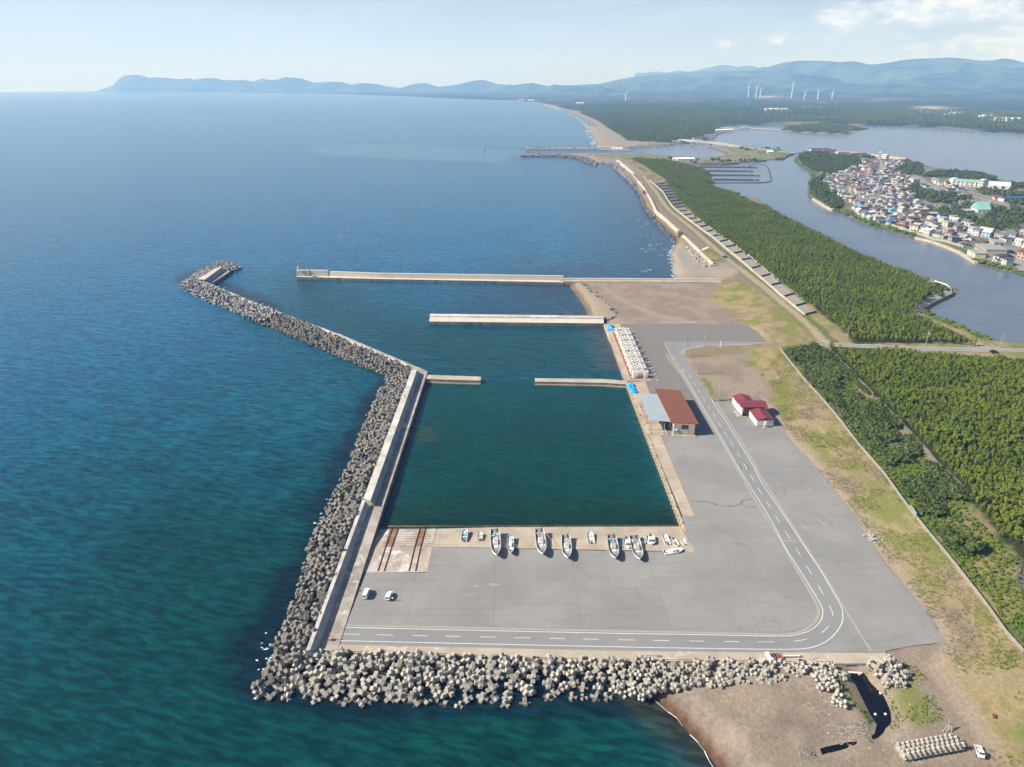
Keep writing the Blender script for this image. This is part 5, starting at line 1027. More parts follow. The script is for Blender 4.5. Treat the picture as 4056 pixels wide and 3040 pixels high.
for p in spr:
    for q in range(3): plant_tree(SHR[0][q % 2], 'shrub', (p[0] + random.uniform(-6, 6), p[1] + random.uniform(-6, 6), 2.4), 1.6, q, 'bushy shrub inside the bend of the river path', 'shrub', 'shrubs inside the bend of the river path')
rb_ = []
for L_, n_, w_ in ((PL('C13', [(700, 668), (850, 728), (950, 768), (1150, 815), (1260, 855)], 1.5), 90, 14), (PL('C13', [(1690, 1025), (1800, 1055), (1900, 1085)], 1.5), 40, 8), (PL('C13', [(1310, 1390), (1530, 1485), (1750, 1585)], 1.5), 60, 6), (PL('C13', [(480, 280), (440, 320), (500, 370), (560, 420), (540, 470)], 1.5), 40, 14)):
    R_ = resample(L_, math.dist(L_[0], L_[-1]) / n_)
    for p in R_: rb_.append((p[0] + random.uniform(0, w_), p[1] + random.uniform(0, w_), 1.6, random.uniform(1.0, 2.4)))
lime = [q[1] for q in shp if q[0] == 1]
gn_scatter('riverside_reeds', rb_, lime, 71, 'light green reeds and bushes along the river banks', 'reeds')
sb = [S('C19', *p) for p in ((420, 540), (500, 560), (700, 555), (850, 565), (960, 570), (1130, 590), (1200, 585), (1280, 590), (1400, 590), (1480, 578), (1550, 580), (560, 600), (620, 620), (1450, 400), (1550, 420), (1600, 425), (1760, 405), (1820, 410))]
gn_scatter('spit_scrub', [(p[0] + random.uniform(-22, 22), p[1] + random.uniform(-12, 12), 2.2, random.uniform(.5, 1.1)) for p in sb for _ in range(4)], bro, 72, 'dark scrub dotted over the grassy spit', 'scrub')

bkp = []
for q_ in ([(1190, 395), (1255, 400), (1330, 520), (1395, 590), (1425, 625), (1385, 605), (1285, 490)], [(1375, 350), (1400, 330), (1410, 380), (1385, 375)], [(1440, 430), (1500, 445), (1540, 540), (1575, 610), (1560, 650), (1490, 640), (1520, 600), (1490, 500)], [(1530, 300), (1640, 330), (1700, 400), (1620, 415), (1590, 345)], [(1380, 690), (1420, 660), (1440, 680), (1400, 715)], [(2050, 250), (2150, 270), (2170, 360), (2080, 370)], [(1560, 600), (1700, 470), (1740, 480), (1790, 600), (1700, 640)]):
    bkp += scatter(PL('C5', q_, 2.0), .8, 97)
gn_scatter('bank_herbs', [(x, y, GH(x, y) - .1, random.uniform(.2, .45)) for x, y in bkp if GH(x, y) > 1.15], lime, 75, 'green herbs on the banks of the drain channel', 'undergrowth')
# ------------------------------------------------------------------ fences
FW = mat('weathered_fence', (.30, .275, .23), .9, (.22, .20, .17), 1.5)
def board_fence(name, pts, hgt, label, group=None, th=.12, post=4.0, m=FW, posts=True):
    p2 = resample([(p[0], p[1]) for p in pts], post); c = p2[len(p2) // 2]; e = empty(name, (c[0], c[1], GH(*c))); tag(e, label, 'fence', group)
    mb = MB(); mb.strip(p2, th, lambda x, y: GH(x, y) + hgt, lambda x, y: GH(x, y) - .5); o = mb.build('boards', m, e); o.location = -e.location
    if posts:
        for p in p2[::2][:90]:
            mb = MB(); mb.box((p[0], p[1], GH(*p) - .4), (.22, .22, hgt + .65)); o = mb.build('post', m, e); o.location = -e.location
    return e
board_fence('windbreak_fence', F1, 1.35, 'long weathered board fence along the top of the dune, far stretch')
board_fence('windbreak_fence', F1b, 2.3, 'short taller tilted panel of the dune fence')
board_fence('windbreak_fence', F1c, 1.35, 'near stretch of the weathered dune fence beside the dark thicket')
LATM = mat('lattice_grey', (.34, .32, .29), .9, (.25, .235, .21), 2)
le = empty('lattice_fence', (F2[3][0], F2[3][1], GH(F2[3][0], F2[3][1]))); tag(le, 'pale broken lattice fence at the edge of the pine wood', 'fence')
R2 = resample([(p[0], p[1]) for p in F2], 3.0); gaps = {24, 25, 38, 47}; 
for i, (a, b) in enumerate(zip(R2, R2[1:])):
    if i in gaps or i > 88: continue
    mb = MB(); z = GH(*a) - .2; zz = GH(*b) - .2; lean = random.uniform(-.15, .25)
    for k in range(5): mb.tube([(a[0] + lean * k * .2, a[1], z + .3 + k * .5), (b[0] + lean * k * .2, b[1], zz + .3 + k * .5)], .055, 4)
    for k in range(5): q = lerp(a, b, k / 4); mb.tube([(q[0], q[1], z), (q[0] + lean, q[1], z + 2.6)], .06, 4)
    o = mb.build('lattice_panel', LATM, le); o.location = -le.location

# windbreak plots on the dune behind the land wall
CROSS = [((140, 95), (310, 66)), ((172, 122), (375, 92)), ((205, 152), (470, 132)), ((250, 190), (508, 172)), ((292, 232), (570, 212)), ((322, 276), (640, 255)), ((350, 322), (668, 285)), ((390, 370), (722, 325)), ((425, 415), (728, 380)), ((465, 465), (590, 450)), ((515, 515), (640, 503)), ((580, 575), (705, 553)), ((650, 628), (780, 612)), ((730, 690), (850, 665)), ((805, 748), (935, 720)), ((900, 818), (1015, 790)), ((985, 885), (1110, 862)), ((1085, 965), (1215, 935)), ((1185, 1040), (1330, 1015)), ((1295, 1135), (1440, 1103)), ((1410, 1230), (1560, 1205)), ((1545, 1355), (1700, 1320)), ((1685, 1478), (1845, 1437)), ((1850, 1600), (2010, 1562)), ((2030, 1765), (2195, 1722)), ((2200, 1905), (2370, 1862)), ((2340, 2035), (2520, 1990))]
DKF = mat('dark_windbreak', (.085, .08, .075), .9, (.13, .12, .11), 1.5); SLT = mat('sand_fence_slats', (.38, .37, .34), .9, (.28, .27, .25), 1.0)
ORD = 'first second third fourth fifth sixth seventh eighth ninth tenth eleventh twelfth thirteenth fourteenth fifteenth sixteenth seventeenth eighteenth nineteenth twentieth'.split() + ['twenty-' + k for k in 'first second third fourth fifth sixth seventh eighth ninth'.split()]
for i, (c0, c1) in enumerate(zip(CROSS, CROSS[1:])):
    a0, b0, a1, b1 = P('E6', *c0[0], 3), P('E6', *c0[1], 3), P('E6', *c1[0], 3), P('E6', *c1[1], 3)
    e = empty('windbreak_plot', (*lerp(a1, b0, .5), 3)); tag(e, f'grid of low sand fences behind the dune wall, {ORD[25 - i]} from the yard end', 'sand fence', 'windbreak plots along the dune wall')
    mb = MB(); mb.strip([a1, b1], .25, 4.7, 2.2); o = mb.build('cross_fence', DKF, e); o.location = -e.location
    mb = MB(); nr = 7; nc = max(4, int(math.dist(a0, a1) / 3.4))
    for k in range(1, nr): p, q = lerp(a0, b0, k / nr), lerp(a1, b1, k / nr); mb.strip([lerp(p, q, .04), lerp(p, q, .96)], .45, 3.55, 2.4)
    for k in range(1, nc): p, q = lerp(a0, a1, k / nc), lerp(b0, b1, k / nc); mb.strip([lerp(p, q, .04), lerp(p, q, .96)], .3, 3.5, 2.4)
    o = mb.build('lattice', SLT, e); o.location = -e.location
PLF = mat('pale_fence_board', (.34, .32, .26), .9, (.28, .26, .21), 1)
ol = resample(PL('E6', [(560, 440), (620, 490), (715, 570), (800, 630), (940, 730), (1030, 800), (1100, 860), (1210, 930), (1310, 1000), (1440, 1100), (1570, 1190), (1700, 1310), (1850, 1440), (2010, 1570)], 3), 3.6)
fe = empty('broken_fence', (*ol[40], 3)); tag(fe, 'row of pale broken upright boards edging the sand fence plots', 'fence')
for i, (a, b) in enumerate(zip(ol, ol[1:])):
    if random.random() < .3 or i > 140: continue
    mb = MB(); mb.strip([lerp(a, b, .08), lerp(a, b, .92)], .15, 2.9 + random.uniform(1.0, 2.2), 2.4); o = mb.build('board', PLF, fe); o.location = -fe.location
# coast walls
BEIGE = pavemat('beige_concrete', (.42, .36, .28), (.35, .30, .23), .05, .9, 0, .1, stain=((.48, .43, .34), .5))
def slope_wall(name, line, w, z0, z1, label, m=BEIGE, cat='sea wall'):
    R_ = resample(line, 15); A = offset(R_, w / 2); B = offset(R_, -w / 2); A2 = offset(R_, -w / 2 - 1.0); mb = MB(); n = len(R_)
    vs = [(*p, z0) for p in A] + [(*p, z1) for p in B] + [(*p, z1) for p in A2] + [(*p, -1) for p in A2]
    fs = [(i + 1, i, n + i, n + i + 1) for i in range(n - 1)] + [(n + i + 1, n + i, 2 * n + i, 2 * n + i + 1) for i in range(n - 1)] + [(2 * n + i + 1, 2 * n + i, 3 * n + i, 3 * n + i + 1) for i in range(n - 1)]
    mb.add(vs, fs); o = mb.build(name, m, recalc=True); tag(o, label, cat); return o
wsl = WALLSEA if WALLSEA[0][1] > WALLSEA[-1][1] else WALLSEA[::-1]
slope_wall('sea_wall', wsl[::-1], 3.4, 1.6, 4.8, 'long beige sea wall along the coast between dark riprap and dune')
mb = MB(); mb.strip(resample(WALLLAND, 12), .7, 4.9, 1.5); o = mb.build('dune_wall', BEIGE); tag(o, 'long low beige wall between the coast track and the sand fences', 'wall')
mb = MB(); mb.strip(resample(PL('C20', [(1130, 620), (1190, 690), (1350, 850)], 4), 10), 1.6, 5.4, 2); o = mb.build('sea_wall', BEIGE); tag(o, 'short beige wall piece beside the pale concrete apron', 'sea wall')
mb = MB(); mb.prism(PL('C20', [(770, 312), (825, 300), (1190, 600), (1145, 620), (900, 440)], 3.6), 2.5, 3.9); o = mb.build('apron_slab', mat('cream_concrete', (.62, .56, .44), .9, (.52, .48, .40), .05, coord='World')); tag(o, 'long cream concrete slab at the far end of the sea wall', 'concrete slab')
mb = MB(); mb.prism(PL('C12', [(1618, 900), (1665, 880), (1673, 890), (1630, 912)], 3), 2.6, 3.35); o = mb.build('cream_slab', MATS['cream_concrete']); tag(o, 'small cream concrete slab lying on the dune strip', 'concrete slab')
mb = MB(); mb.prism(PL('E6', [(805, 1098), (825, 1095), (968, 1225), (960, 1235)], 3), 2.4, 3.4); o = mb.build('footing_strip', BEIGE); tag(o, 'narrow pale concrete strip behind the sea wall end', 'concrete strip')
for nm_, (a, b), lb in (('wall_buttress', ((1190, 480), (1203, 500)), 'far'), ('wall_buttress', ((1450, 778), (1463, 805)), 'near')):
    p = P('C12', (a[0] + b[0]) / 2, b[1], 2); mb = MB(); mb.box((*p, 0), (4, 7, 7.5)); o = mb.build(nm_, mat('brown_concrete', (.20, .16, .12), .9)); tag(o, f'brown buttress block standing on the sea wall, {lb} one', 'buttress')
p0 = P('E6', 1000, 1300, 3); mb = MB(); mb.box((*p0, 1.2), (7, 5, 2.6), .3, (.9, .6)); o = mb.build('wall_end_block', BEIGE); tag(o, 'block closing the near end of the sea wall', 'concrete block')
# riprap
def rock_mb(mb, x, y, z, s, r):
    import itertools
    vs = []; M = Euler((r.uniform(0, 6), r.uniform(0, 6), r.uniform(0, 6))).to_matrix()
    for a in ((-1, -1, -1), (1, -1, -1), (1, 1, -1), (-1, 1, -1), (-1, -1, 1), (1, -1, 1), (1, 1, 1), (-1, 1, 1)):
        v = M @ Vector((a[0] * r.uniform(.5, 1), a[1] * r.uniform(.5, 1), a[2] * r.uniform(.4, .9))) * s; vs.append((x + v.x, y + v.y, z + v.z))
    mb.add(vs, [(3, 2, 1, 0), (4, 5, 6, 7), (0, 1, 5, 4), (1, 2, 6, 5), (2, 3, 7, 6), (3, 0, 4, 7)])
def riprap(name, poly, d, s, m, label, z=(0.2, 1.6), seed=0):
    r = random.Random(seed); mb = MB()
    for x, y in scatter(poly, d, seed): rock_mb(mb, x, y, r.uniform(*z), s * r.uniform(.6, 1.3), r)
    if mb.v: o = mb.build(name, m); tag(o, label, 'riprap', kind='stuff')
RKD = mat('dark_rock', (.12, .115, .10), .95, (.20, .185, .155), .25, coord='World'); RKP = mat('pale_rock', (.42, .36, .27), .95, (.30, .27, .22), .3, coord='World'); RKG = mat('grey_rock', (.30, .28, .24), .95, (.17, .16, .14), .25, coord='World')
riprap('grey_riprap', PL('C12', [(960, 275), (1000, 260), (1145, 400), (1140, 435), (1110, 430), (1000, 325)], .5), 3.0, 1.9, RKG, 'grey rock armour at the far end of the sea wall', (.5, 2.6), 1)
riprap('dark_riprap', PL('C12', [(1110, 425), (1150, 430), (1210, 520), (1260, 610), (1290, 665), (1250, 668), (1190, 580), (1160, 500)], .5), 2.7, 1.6, RKD, 'dark wet rock armour below the sea wall', (.2, 1.6), 2)
riprap('shore_rocks', PL('C12', [(1255, 668), (1290, 680), (1330, 730), (1400, 780), (1450, 840), (1450, 870), (1420, 860), (1380, 810), (1310, 740)], .5), 3.0, 1.1, RKD, 'scattered dark rocks along the water line', (-.2, .8), 3)
riprap('pale_rocks', PL('C12', [(1505, 890), (1560, 885), (1640, 960), (1690, 1030), (1640, 1038), (1560, 975)], 1.5), 2.4, 1.4, RKP, 'bank of pale boulders below the end of the sea wall', (1.2, 3.0), 4)
riprap('jetty_riprap', PL('C12', [(300, 214), (600, 213), (700, 222), (800, 242), (862, 276), (850, 290), (790, 270), (700, 236), (600, 224), (310, 222)], .5), 3.4, 2.2, RKD, 'dark rock mound along the river mouth training wall', (0, 1.6), 5)
riprap('jetty_riprap', PL('C12', [(345, 160), (860, 160), (1100, 166), (1090, 172), (860, 170), (345, 165)], .5), 5, 2.6, RKG, 'rock mound of the far river mouth wall', (.2, 1.8), 6)
riprap('inner_rocks', PL('C12', [(720, 1138), (745, 1138), (850, 1225), (950, 1310), (1000, 1370), (990, 1390), (930, 1320), (830, 1235)], 1.5), 2.2, 1.1, RKD, 'line of dark rocks across the small inner beach', (1.2, 2.2), 7)
riprap('pier_rocks', PL('C12', [(600, 1133), (720, 1135), (715, 1155), (590, 1155)], .5), 2.2, 1.2, RKD, 'dark rocks against the north pier', (.2, 1.4), 8)
riprap('inner_rocks', PL('C12', [(900, 1405), (990, 1395), (990, 1410), (905, 1418)], 1.5), 2.2, 1.0, RKD, 'few dark rocks where the middle jetty meets the beach', (1.4, 2.2), 9)
jt = empty('river_mouth_wall', (*P('C12', 600, 206, 2), 2)); tag(jt, 'long low river mouth wall with a small red light at its tip', 'jetty')
mb = MB(); mb.strip(resample([P('C12', 330, 206, 2.5), P('C12', 800, 205, 2.5), P('C12', 1280, 207, 2.5)], 40), 7, 2.8, -2); o = mb.build('deck', CONC, jt); o.location = -jt.location
pt = P('C12', 350, 204, 2.8); mb = MB(); mb.tube([(*pt, 2.8), (*pt, 4), (*pt, 11)], [2.8, 1.7, 1.2], 8); o = mb.build('light_tower', mat('dull_red', (.35, .10, .06), .7), jt); o.location = -jt.location
jt = empty('river_mouth_wall', (*P('C12', 600, 160, 2), 2)); tag(jt, 'far low river mouth wall with a small dark light at its tip', 'jetty')
mb = MB(); mb.strip(resample([P('C12', 345, 165, 1.8), P('C12', 860, 165, 1.8), P('C12', 1100, 170, 1.8)], 40), 8, 2.2, -2); mb.strip([P('C12', 30, 170, .2), P('C12', 345, 165, .2)], 1.6, .3, -2); o = mb.build('deck', CONC, jt); o.location = -jt.location
pt = P('C12', 30, 172, 1); mb = MB(); mb.tube([(*pt, -1), (*pt, 2), (*pt, 10)], [2.5, 1.6, .9], 8); o = mb.build('light_tower', mat('grey_metal', (.30, .31, .32), .5), jt); o.location = -jt.location
for a, b in (((362, 45), (475, 45)), ((490, 45), (650, 45)), ((665, 50), (940, 60))):
    mb = MB(); mb.strip([P('C20', *a, 2), P('C20', *b, 2)], 8, 6.0, -1); o = mb.build('quay_block', WALLC); tag(o, 'grey concrete quay block on the north bank of the river mouth, ' + ('western one', 'middle one', 'long eastern one')[[362, 490, 665].index(a[0])], 'quay')
# ------------------------------------------------------------------ river road, paths, buildings of the road
mb = MB(); mb.strip(resample(ROADE[:1] + ROADE[1:], 6), 6.2, lambda x, y: max(GH(x, y), 2.2) + .25, lambda x, y: 0); o = mb.build('river_road', mat('pale_road', (.27, .255, .235), .9, (.23, .22, .20), .1, coord='World')); tag(o, 'pale road running east past the pine woods to the river', 'road', kind='structure')
mb = MB(); mb.strip(resample(offset(ROADE, -2.9), 6), .2, lambda x, y: max(GH(x, y), 2.2) + .27); mb.strip(resample(offset(ROADE, 2.9), 6), .2, lambda x, y: max(GH(x, y), 2.2) + .27); q = mb.build('edge_line', WHITE, o); q.location = -o.location
mb = MB(); mb.strip(resample(ROADE2, 5), 5, lambda x, y: max(GH(x, y), 2.2) + .23, lambda x, y: 0); o = mb.build('river_track', MATS['pale_road']); tag(o, 'side track leaving the river road along the bank', 'road', kind='structure')
mb = MB(); mb.strip(resample(smooth(LAGOON_PATH, 1), 6), 5.5, lambda x, y: max(GH(x, y), 2.0) + .3, lambda x, y: -.5); o = mb.build('river_path', MATS['pale_road']); tag(o, 'curved pale path on the little point in the river', 'path', kind='structure')
gr = empty('guard_rail', (*P('C13', 1480, 1180, 3), 2.6)); tag(gr, 'white guard rail following the bend of the river path', 'guard rail')
mb = MB(); mb.strip(resample(PL('C13', [(1400, 1160), (1440, 1172), (1480, 1185), (1505, 1205), (1515, 1228)], 3), 3), .35, 3.6, 2.9); o = mb.build('rail', PW, gr); o.location = -gr.location
for p in resample(PL('C13', [(1400, 1160), (1440, 1172), (1480, 1185), (1505, 1205), (1515, 1228)], 3), 8): mb = MB(); mb.box((*p, 2), (.3, .3, 1.2)); o = mb.build('post', PW, gr); o.location = -gr.location
# spit road, bridge
def span(name, a, m, w=9, zf=None, kind='structure', label='', cat='road'):
    mb = MB(); mb.strip(resample(a, 20), w, zf, lambda x, y: zf(x, y) - 1.5); o = mb.build(name, m); tag(o, label, cat, kind=kind); return o
base = [P('C19', *p, 0) for p in ((525, 322), (712, 355), (970, 370), (1160, 383), (1300, 395), (1430, 402))]
tops = [Zat('C19', 525, 272, base[0][1]), Zat('C19', 712, 283, base[1][1]), Zat('C19', 970, 306, base[2][1]), Zat('C19', 1160, 330, base[3][1]), Zat('C19', 1300, 352, base[4][1]), Zat('C19', 1430, 374, base[5][1])]
br = empty('road_bridge', (*base[2], 0)); tag(br, 'long curved concrete girder bridge over the river mouth', 'bridge')
T3 = resample([(a[0], b[1], a[2]) for a, b in zip(tops, base)], 8); T3 = smooth(T3, 1); ln = [(p[0], p[1]) for p in T3]; Zs = {(round(p[0], 2), round(p[1], 2)): p[2] for p in T3}
A = offset(ln, 5); B = offset(ln, -5); n = len(ln); mb = MB(); zs = [p[2] for p in T3]
dp = [1.9 + 2.4 * max(0, 1 - min(math.dist(p, b) for b in base[1:5]) / 45) for p in ln]
vs = [(*A[i], zs[i]) for i in range(n)] + [(*B[i], zs[i]) for i in range(n)] + [(*B[i], zs[i] - dp[i]) for i in range(n)] + [(*A[i], zs[i] - dp[i]) for i in range(n)]
fs = []
for k in range(4): fs += [(k * n + i, ((k + 1) % 4) * n + i, ((k + 1) % 4) * n + i + 1, k * n + i + 1) for i in range(n - 1)]
mb.add(vs, fs); PALE = mat('pale_bridge_concrete', (.36, .345, .31), .9, (.30, .285, .255), .05, coord='World'); o = mb.build('girder', PALE, br, recalc=True); o.location = -br.location
for side in (5, -5):
    E_ = offset(ln, side); mb = MB(); vs = [(*E_[i], zs[i] - .1) for i in range(n)] + [(*E_[i], zs[i] + 1.1) for i in range(n)]; mb.add(vs, [(i, i + 1, n + i + 1, n + i) for i in range(n - 1)]); o = mb.build('parapet', PALE, br); o.location = -br.location
for b, tpz, k in zip(base[1:5], tops[1:5], (0, 1, 2, 3)):
    mb = MB(); mb.box((b[0], b[1], -1), (11, 7, 2.6), -.3); mb.box((b[0], b[1], 1.6), (7, 5, tpz[2] - 3 - 1.6), -.3, (1.25, 1.0)); o = mb.build('pier', PALE, br); o.location = -br.location
mb = MB(); mb.box((base[0][0] - 8, base[0][1], -1), (26, 16, tops[0][2] - 1), -.3); o = mb.build('abutment', PALE, br); o.location = -br.location
SR = PL('C19', [(1430, 376), (1700, 398), (1900, 432), (2212, 462)], 4.5) + PL('C13', [(480, 272), (560, 262)], 3.5)
span('spit_road', SR, MATS['pale_road'], 9, lambda x, y: 4.6, 'structure', 'straight pale road along the spit and over to the village')
mb = MB(); mb.strip(resample(PL('C19', [(1420, 415), (1500, 435), (1560, 455), (1620, 478), (1800, 488), (1950, 495)], 2.6), 15), 4, 2.9, 1); o = mb.build('spit_path', MATS['pale_road']); tag(o, 'thin pale path winding over the grassy spit', 'path', kind='structure')
mb = MB(); mb.strip(resample(PL('C19', [(1900, 560), (2045, 552), (2060, 520), (2180, 480)], 1), 15), 4, 2.6, -1); mb.strip(resample(PL('C19', [(1620, 590), (1785, 577)], 1), 15), 4, 2.4, -1); mb.strip(resample(PL('C19', [(810, 633), (1150, 634), (1380, 617)], 1), 15), 3, 2.2, -1); o = mb.build('bank_revetment', RKD); tag(o, 'dark revetment wall along the edge of the spit', 'revetment', kind='structure')
# arch footbridge and causeway to the island
fb = empty('footbridge', (*P('C19', 1475, 108, 3), 3)); tag(fb, 'low footbridge to the island with one pale arch', 'bridge')
c0, c1 = P('C19', 1100, 98, 3), P('C19', 2000, 130, 3); a0, a1 = P('C19', 1400, 108, 3), P('C19', 1550, 108, 3)
mb = MB(); mb.strip(resample([c0, a0, a1, c1], 40), 5, 4.5, 2.6); o = mb.build('deck', PALE, fb); o.location = -fb.location
mb = MB(); L_ = math.dist(a0, a1); mb.tube([(*lerp(a0, a1, k / 12), 3.5 + 4 * (k / 12) * (1 - k / 12) * (Zat('C19', 1475, 86, lerp(a0, a1, .5)[1])[2] - 3.5)) for k in range(13)], 1.1, 5); o = mb.build('arch', PW, fb); o.location = -fb.location
for i in range(14):
    p = lerp(a1, c1, i / 14); mb = MB(); mb.box((*p, -1), (2, 4, 4)); o = mb.build('pile', PALE, fb); o.location = -fb.location
# floating jetties inside the boom
DKW = mat('dark_timber', (.07, .06, .05), .9, (.10, .09, .075), .3)
TAN = mat('tan_timber', (.30, .25, .17), .9, (.22, .18, .13), .3)
for i, (a, b) in enumerate((((770, 666), (1655, 672)), ((935, 722), (1585, 728)), ((975, 785), (1680, 790)), ((1020, 850), (1670, 857)))):
    pa, pb = P('C19', *a, 1), P('C19', *b, 1); e = empty('floating_jetty', (*lerp(pa, pb, .5), .6)); tag(e, 'long floating jetty on the river, ' + ('farthest from the yard', 'second farthest from the yard', 'third farthest from the yard', 'nearest to the yard') [i], 'floating jetty', 'floating jetties inside the boom')
    for off_ in (-2.2, 2.2): mb = MB(); mb.strip(offset([pa, pb], off_), .9, 1.5, .1); o = mb.build('walkway', DKW if off_ < 0 else TAN, e); o.location = -e.location
    nf = 11
    for k in range(nf): p = lerp(pa, pb, (k + .5) / nf); mb = MB(); mb.box((p[0], p[1], -.2), (3.2, 3.6, 1.9)); o = mb.build('float', DKW, e); o.location = -e.location
    mb = MB(); mb.box((pb[0] - 3, pb[1], -.2), (8, 6, 2.2)); o = mb.build('end_float', TAN, e); o.location = -e.location
bm_ = PL('C19', [(1380, 605), (1530, 608), (1700, 628), (1780, 645), (1808, 665), (1835, 745), (1866, 870), (1845, 886), (1760, 897), (1640, 905), (1210, 905), (1010, 903)], .3)
mb = MB(); mb.strip(resample(smooth(bm_, 1), 12), 1.7, .9, -.3); o = mb.build('boom', DKW); tag(o, 'dark floating boom ringing the jetties on the river', 'floating boom')
# wind turbines
for i, (cr, a, tp_, Y) in enumerate((('C18', (430, 612), 557, 7500), ('C18', (479, 630), 562, 7200), ('C18', (505, 641), 575, 7000), ('C18', (712, 612), 543, 7300), ('C18', (787, 672), 598, 6500), ('C18', (876, 658), 592, 6600), ('C18', (967, 665), 602, 6500), ('C14', (513, 222), 188, 6600))):
    b = Zat(cr, *a, Y); h_ = Zat(cr, a[0], tp_, Y)[2]; e = empty('wind_turbine', (b[0], b[1], b[2])); H_ = h_ - b[2]
    pl_ = ('leftmost of the seven on the hills', 'second from the left on the hills', 'third from the left on the hills', 'standing highest on the hills', 'lowest and fifth from the left on the hills', 'sixth from the left on the hills', 'rightmost of the seven on the hills', 'standing alone near the beach')[i]
    tag(e, 'white wind turbine, ' + pl_, 'wind turbine', 'wind turbines in front of the mountains')
    mb = MB(); mb.tube([(0, 0, -min(60, max(b[2], 1))), (0, 0, 0), (0, 0, H_)], [4.4, 4.2, 2.6], 8); mb.build('tower', PW, e)
    mb = MB(); mb.box((0, 0, H_ - 1.5), (4.5, 11, 4.5)); mb.build('nacelle', PW, e)
    for k in range(3):
        a_ = i * .7 + k * 2.094; mb = MB(); L_ = 36; d = Vector((math.sin(a_), 0, math.cos(a_))); o_ = Vector((0, -7, H_ + .8)); mb.tube([o_, o_ + d * L_ * .25, o_ + d * L_], [1.4, 2.4, .6], 5); mb.build('blade', PW, e)
# ------------------------------------------------------------------ village
def cm(name, c, r=.75, k=.86): return mat(name, c, r, tuple(q * k for q in c), .35, coord='World')
ROOFS = {'dark grey': cm('roof_dark_grey', (.13, .135, .15)), 'charcoal': cm('roof_charcoal', (.075, .077, .09)), 'brown': cm('roof_brown', (.18, .14, .12)), 'maroon': cm('roof_maroon', (.16, .055, .055)), 'red': cm('roof_red', (.27, .065, .05)), 'blue': cm('roof_blue', (.05, .10, .24)), 'sky blue': cm('roof_sky_blue', (.12, .38, .68)), 'teal': cm('roof_teal', (.14, .28, .30)), 'grey': cm('roof_grey', (.30, .30, .29)), 'pale grey': cm('roof_pale_grey', (.40, .40, .38)), 'silver': cm('roof_silver', (.46, .52, .55))}
WALLS = {'white': cm('wall_white', (.56, .55, .53)), 'cream': cm('wall_cream', (.60, .53, .38)), 'grey': cm('wall_grey', (.33, .32, .31)), 'tan': cm('wall_tan', (.42, .34, .26)), 'brown': cm('wall_brown', (.17, .11, .08)), 'blue': cm('wall_blue', (.28, .38, .55)), 'pink': cm('wall_pink', (.50, .30, .26)), 'green': cm('wall_green', (.10, .24, .20))}
GLASS = mat('window_glass', (.035, .045, .06), .12, (.05, .06, .08), .5, spec=.6)
DOORM = mat('door_brown', (.14, .09, .06), .7)
def gable(mb, w, d, z0, h, ov=.5, t_=.18, hip=0.0):
    X, Y = w / 2 + ov, d / 2 + ov; r = X * (1 - 0) - hip * Y
    vs = [(-X, -Y, z0), (X, -Y, z0), (X, Y, z0), (-X, Y, z0), (-r, 0, z0 + h), (r, 0, z0 + h)]
    vs += [(v[0], v[1], v[2] - t_) for v in vs[:4]]
    mb.add(vs, [(0, 1, 5, 4), (2, 3, 4, 5), (1, 2, 5), (3, 0, 4), (6, 7, 1, 0), (7, 8, 2, 1), (8, 9, 3, 2), (9, 6, 0, 3), (9, 8, 7, 6)])
def house(x, y, rz, w, d, h, rh, rc, wc, kind, label, group, z=None, detail=True, name='house', cat='house'):
    e = empty(name, (x, y, (GH(x, y) if z is None else z) - .1), rz); tag(e, label, cat, group)
    mb = MB(); mb.box((0, 0, -.6), (w, d, h + .6))
    if kind == 'gable' : mb.add([(-w / 2, -d / 2, h), (-w / 2, d / 2, h), (-w / 2, 0, h + rh * .96), (w / 2, -d / 2, h), (w / 2, d / 2, h), (w / 2, 0, h + rh * .96)], [(0, 2, 1), (3, 4, 5)])
    mb.build('wall', WALLS[wc], e)
    mb = MB()
    if kind == 'gable': gable(mb, w, d, h + .05, rh + .1)
    elif kind == 'hip': gable(mb, w, d, h + .05, rh + .1, hip=.9)
    else: mb.add([(-w / 2 - .4, -d / 2 - .4, h + .1), (w / 2 + .4, -d / 2 - .4, h + .1), (w / 2 + .4, d / 2 + .4, h + .1 + rh * .5), (-w / 2 - .4, d / 2 + .4, h + .1 + rh * .5), (-w / 2 - .4, -d / 2 - .4, h - .1), (w / 2 + .4, -d / 2 - .4, h - .1), (w / 2 + .4, d / 2 + .4, h), (-w / 2 - .4, d / 2 + .4, h)], [(0, 1, 2, 3), (4, 5, 1, 0), (5, 6, 2, 1), (6, 7, 3, 2), (7, 4, 0, 3), (7, 6, 5, 4)])
    mb.build('roof', ROOFS[rc], e)
    if detail:
        k = max(2, int(w / 3.2))
        for fl in range(2 if h > 4.3 else 1):
            for i in range(k):
                mb = MB(); mb.box((-w / 2 + (i + .5) * w / k, -d / 2 - .03, .9 + fl * 2.7), (1.5, .1, 1.1)); mb.build('window', GLASS, e)
        for fl in range(2 if h > 4.3 else 1): mb = MB(); mb.box((-w / 2 - .03, 0, 1.0 + fl * 2.7), (.1, 1.5, 1.1)); mb.build('window', GLASS, e)
    return e
bx = lambda q, z=2.5: PL('C13', q, z)
SHL = bx([(560, 592), (640, 640), (700, 668), (780, 696), (850, 726), (950, 765), (1050, 796), (1150, 816), (1270, 855), (1380, 878), (1480, 915), (1580, 955), (1690, 1025), (1800, 1052), (1900, 1082), (2018, 1118), (2300, 1210)], 2)
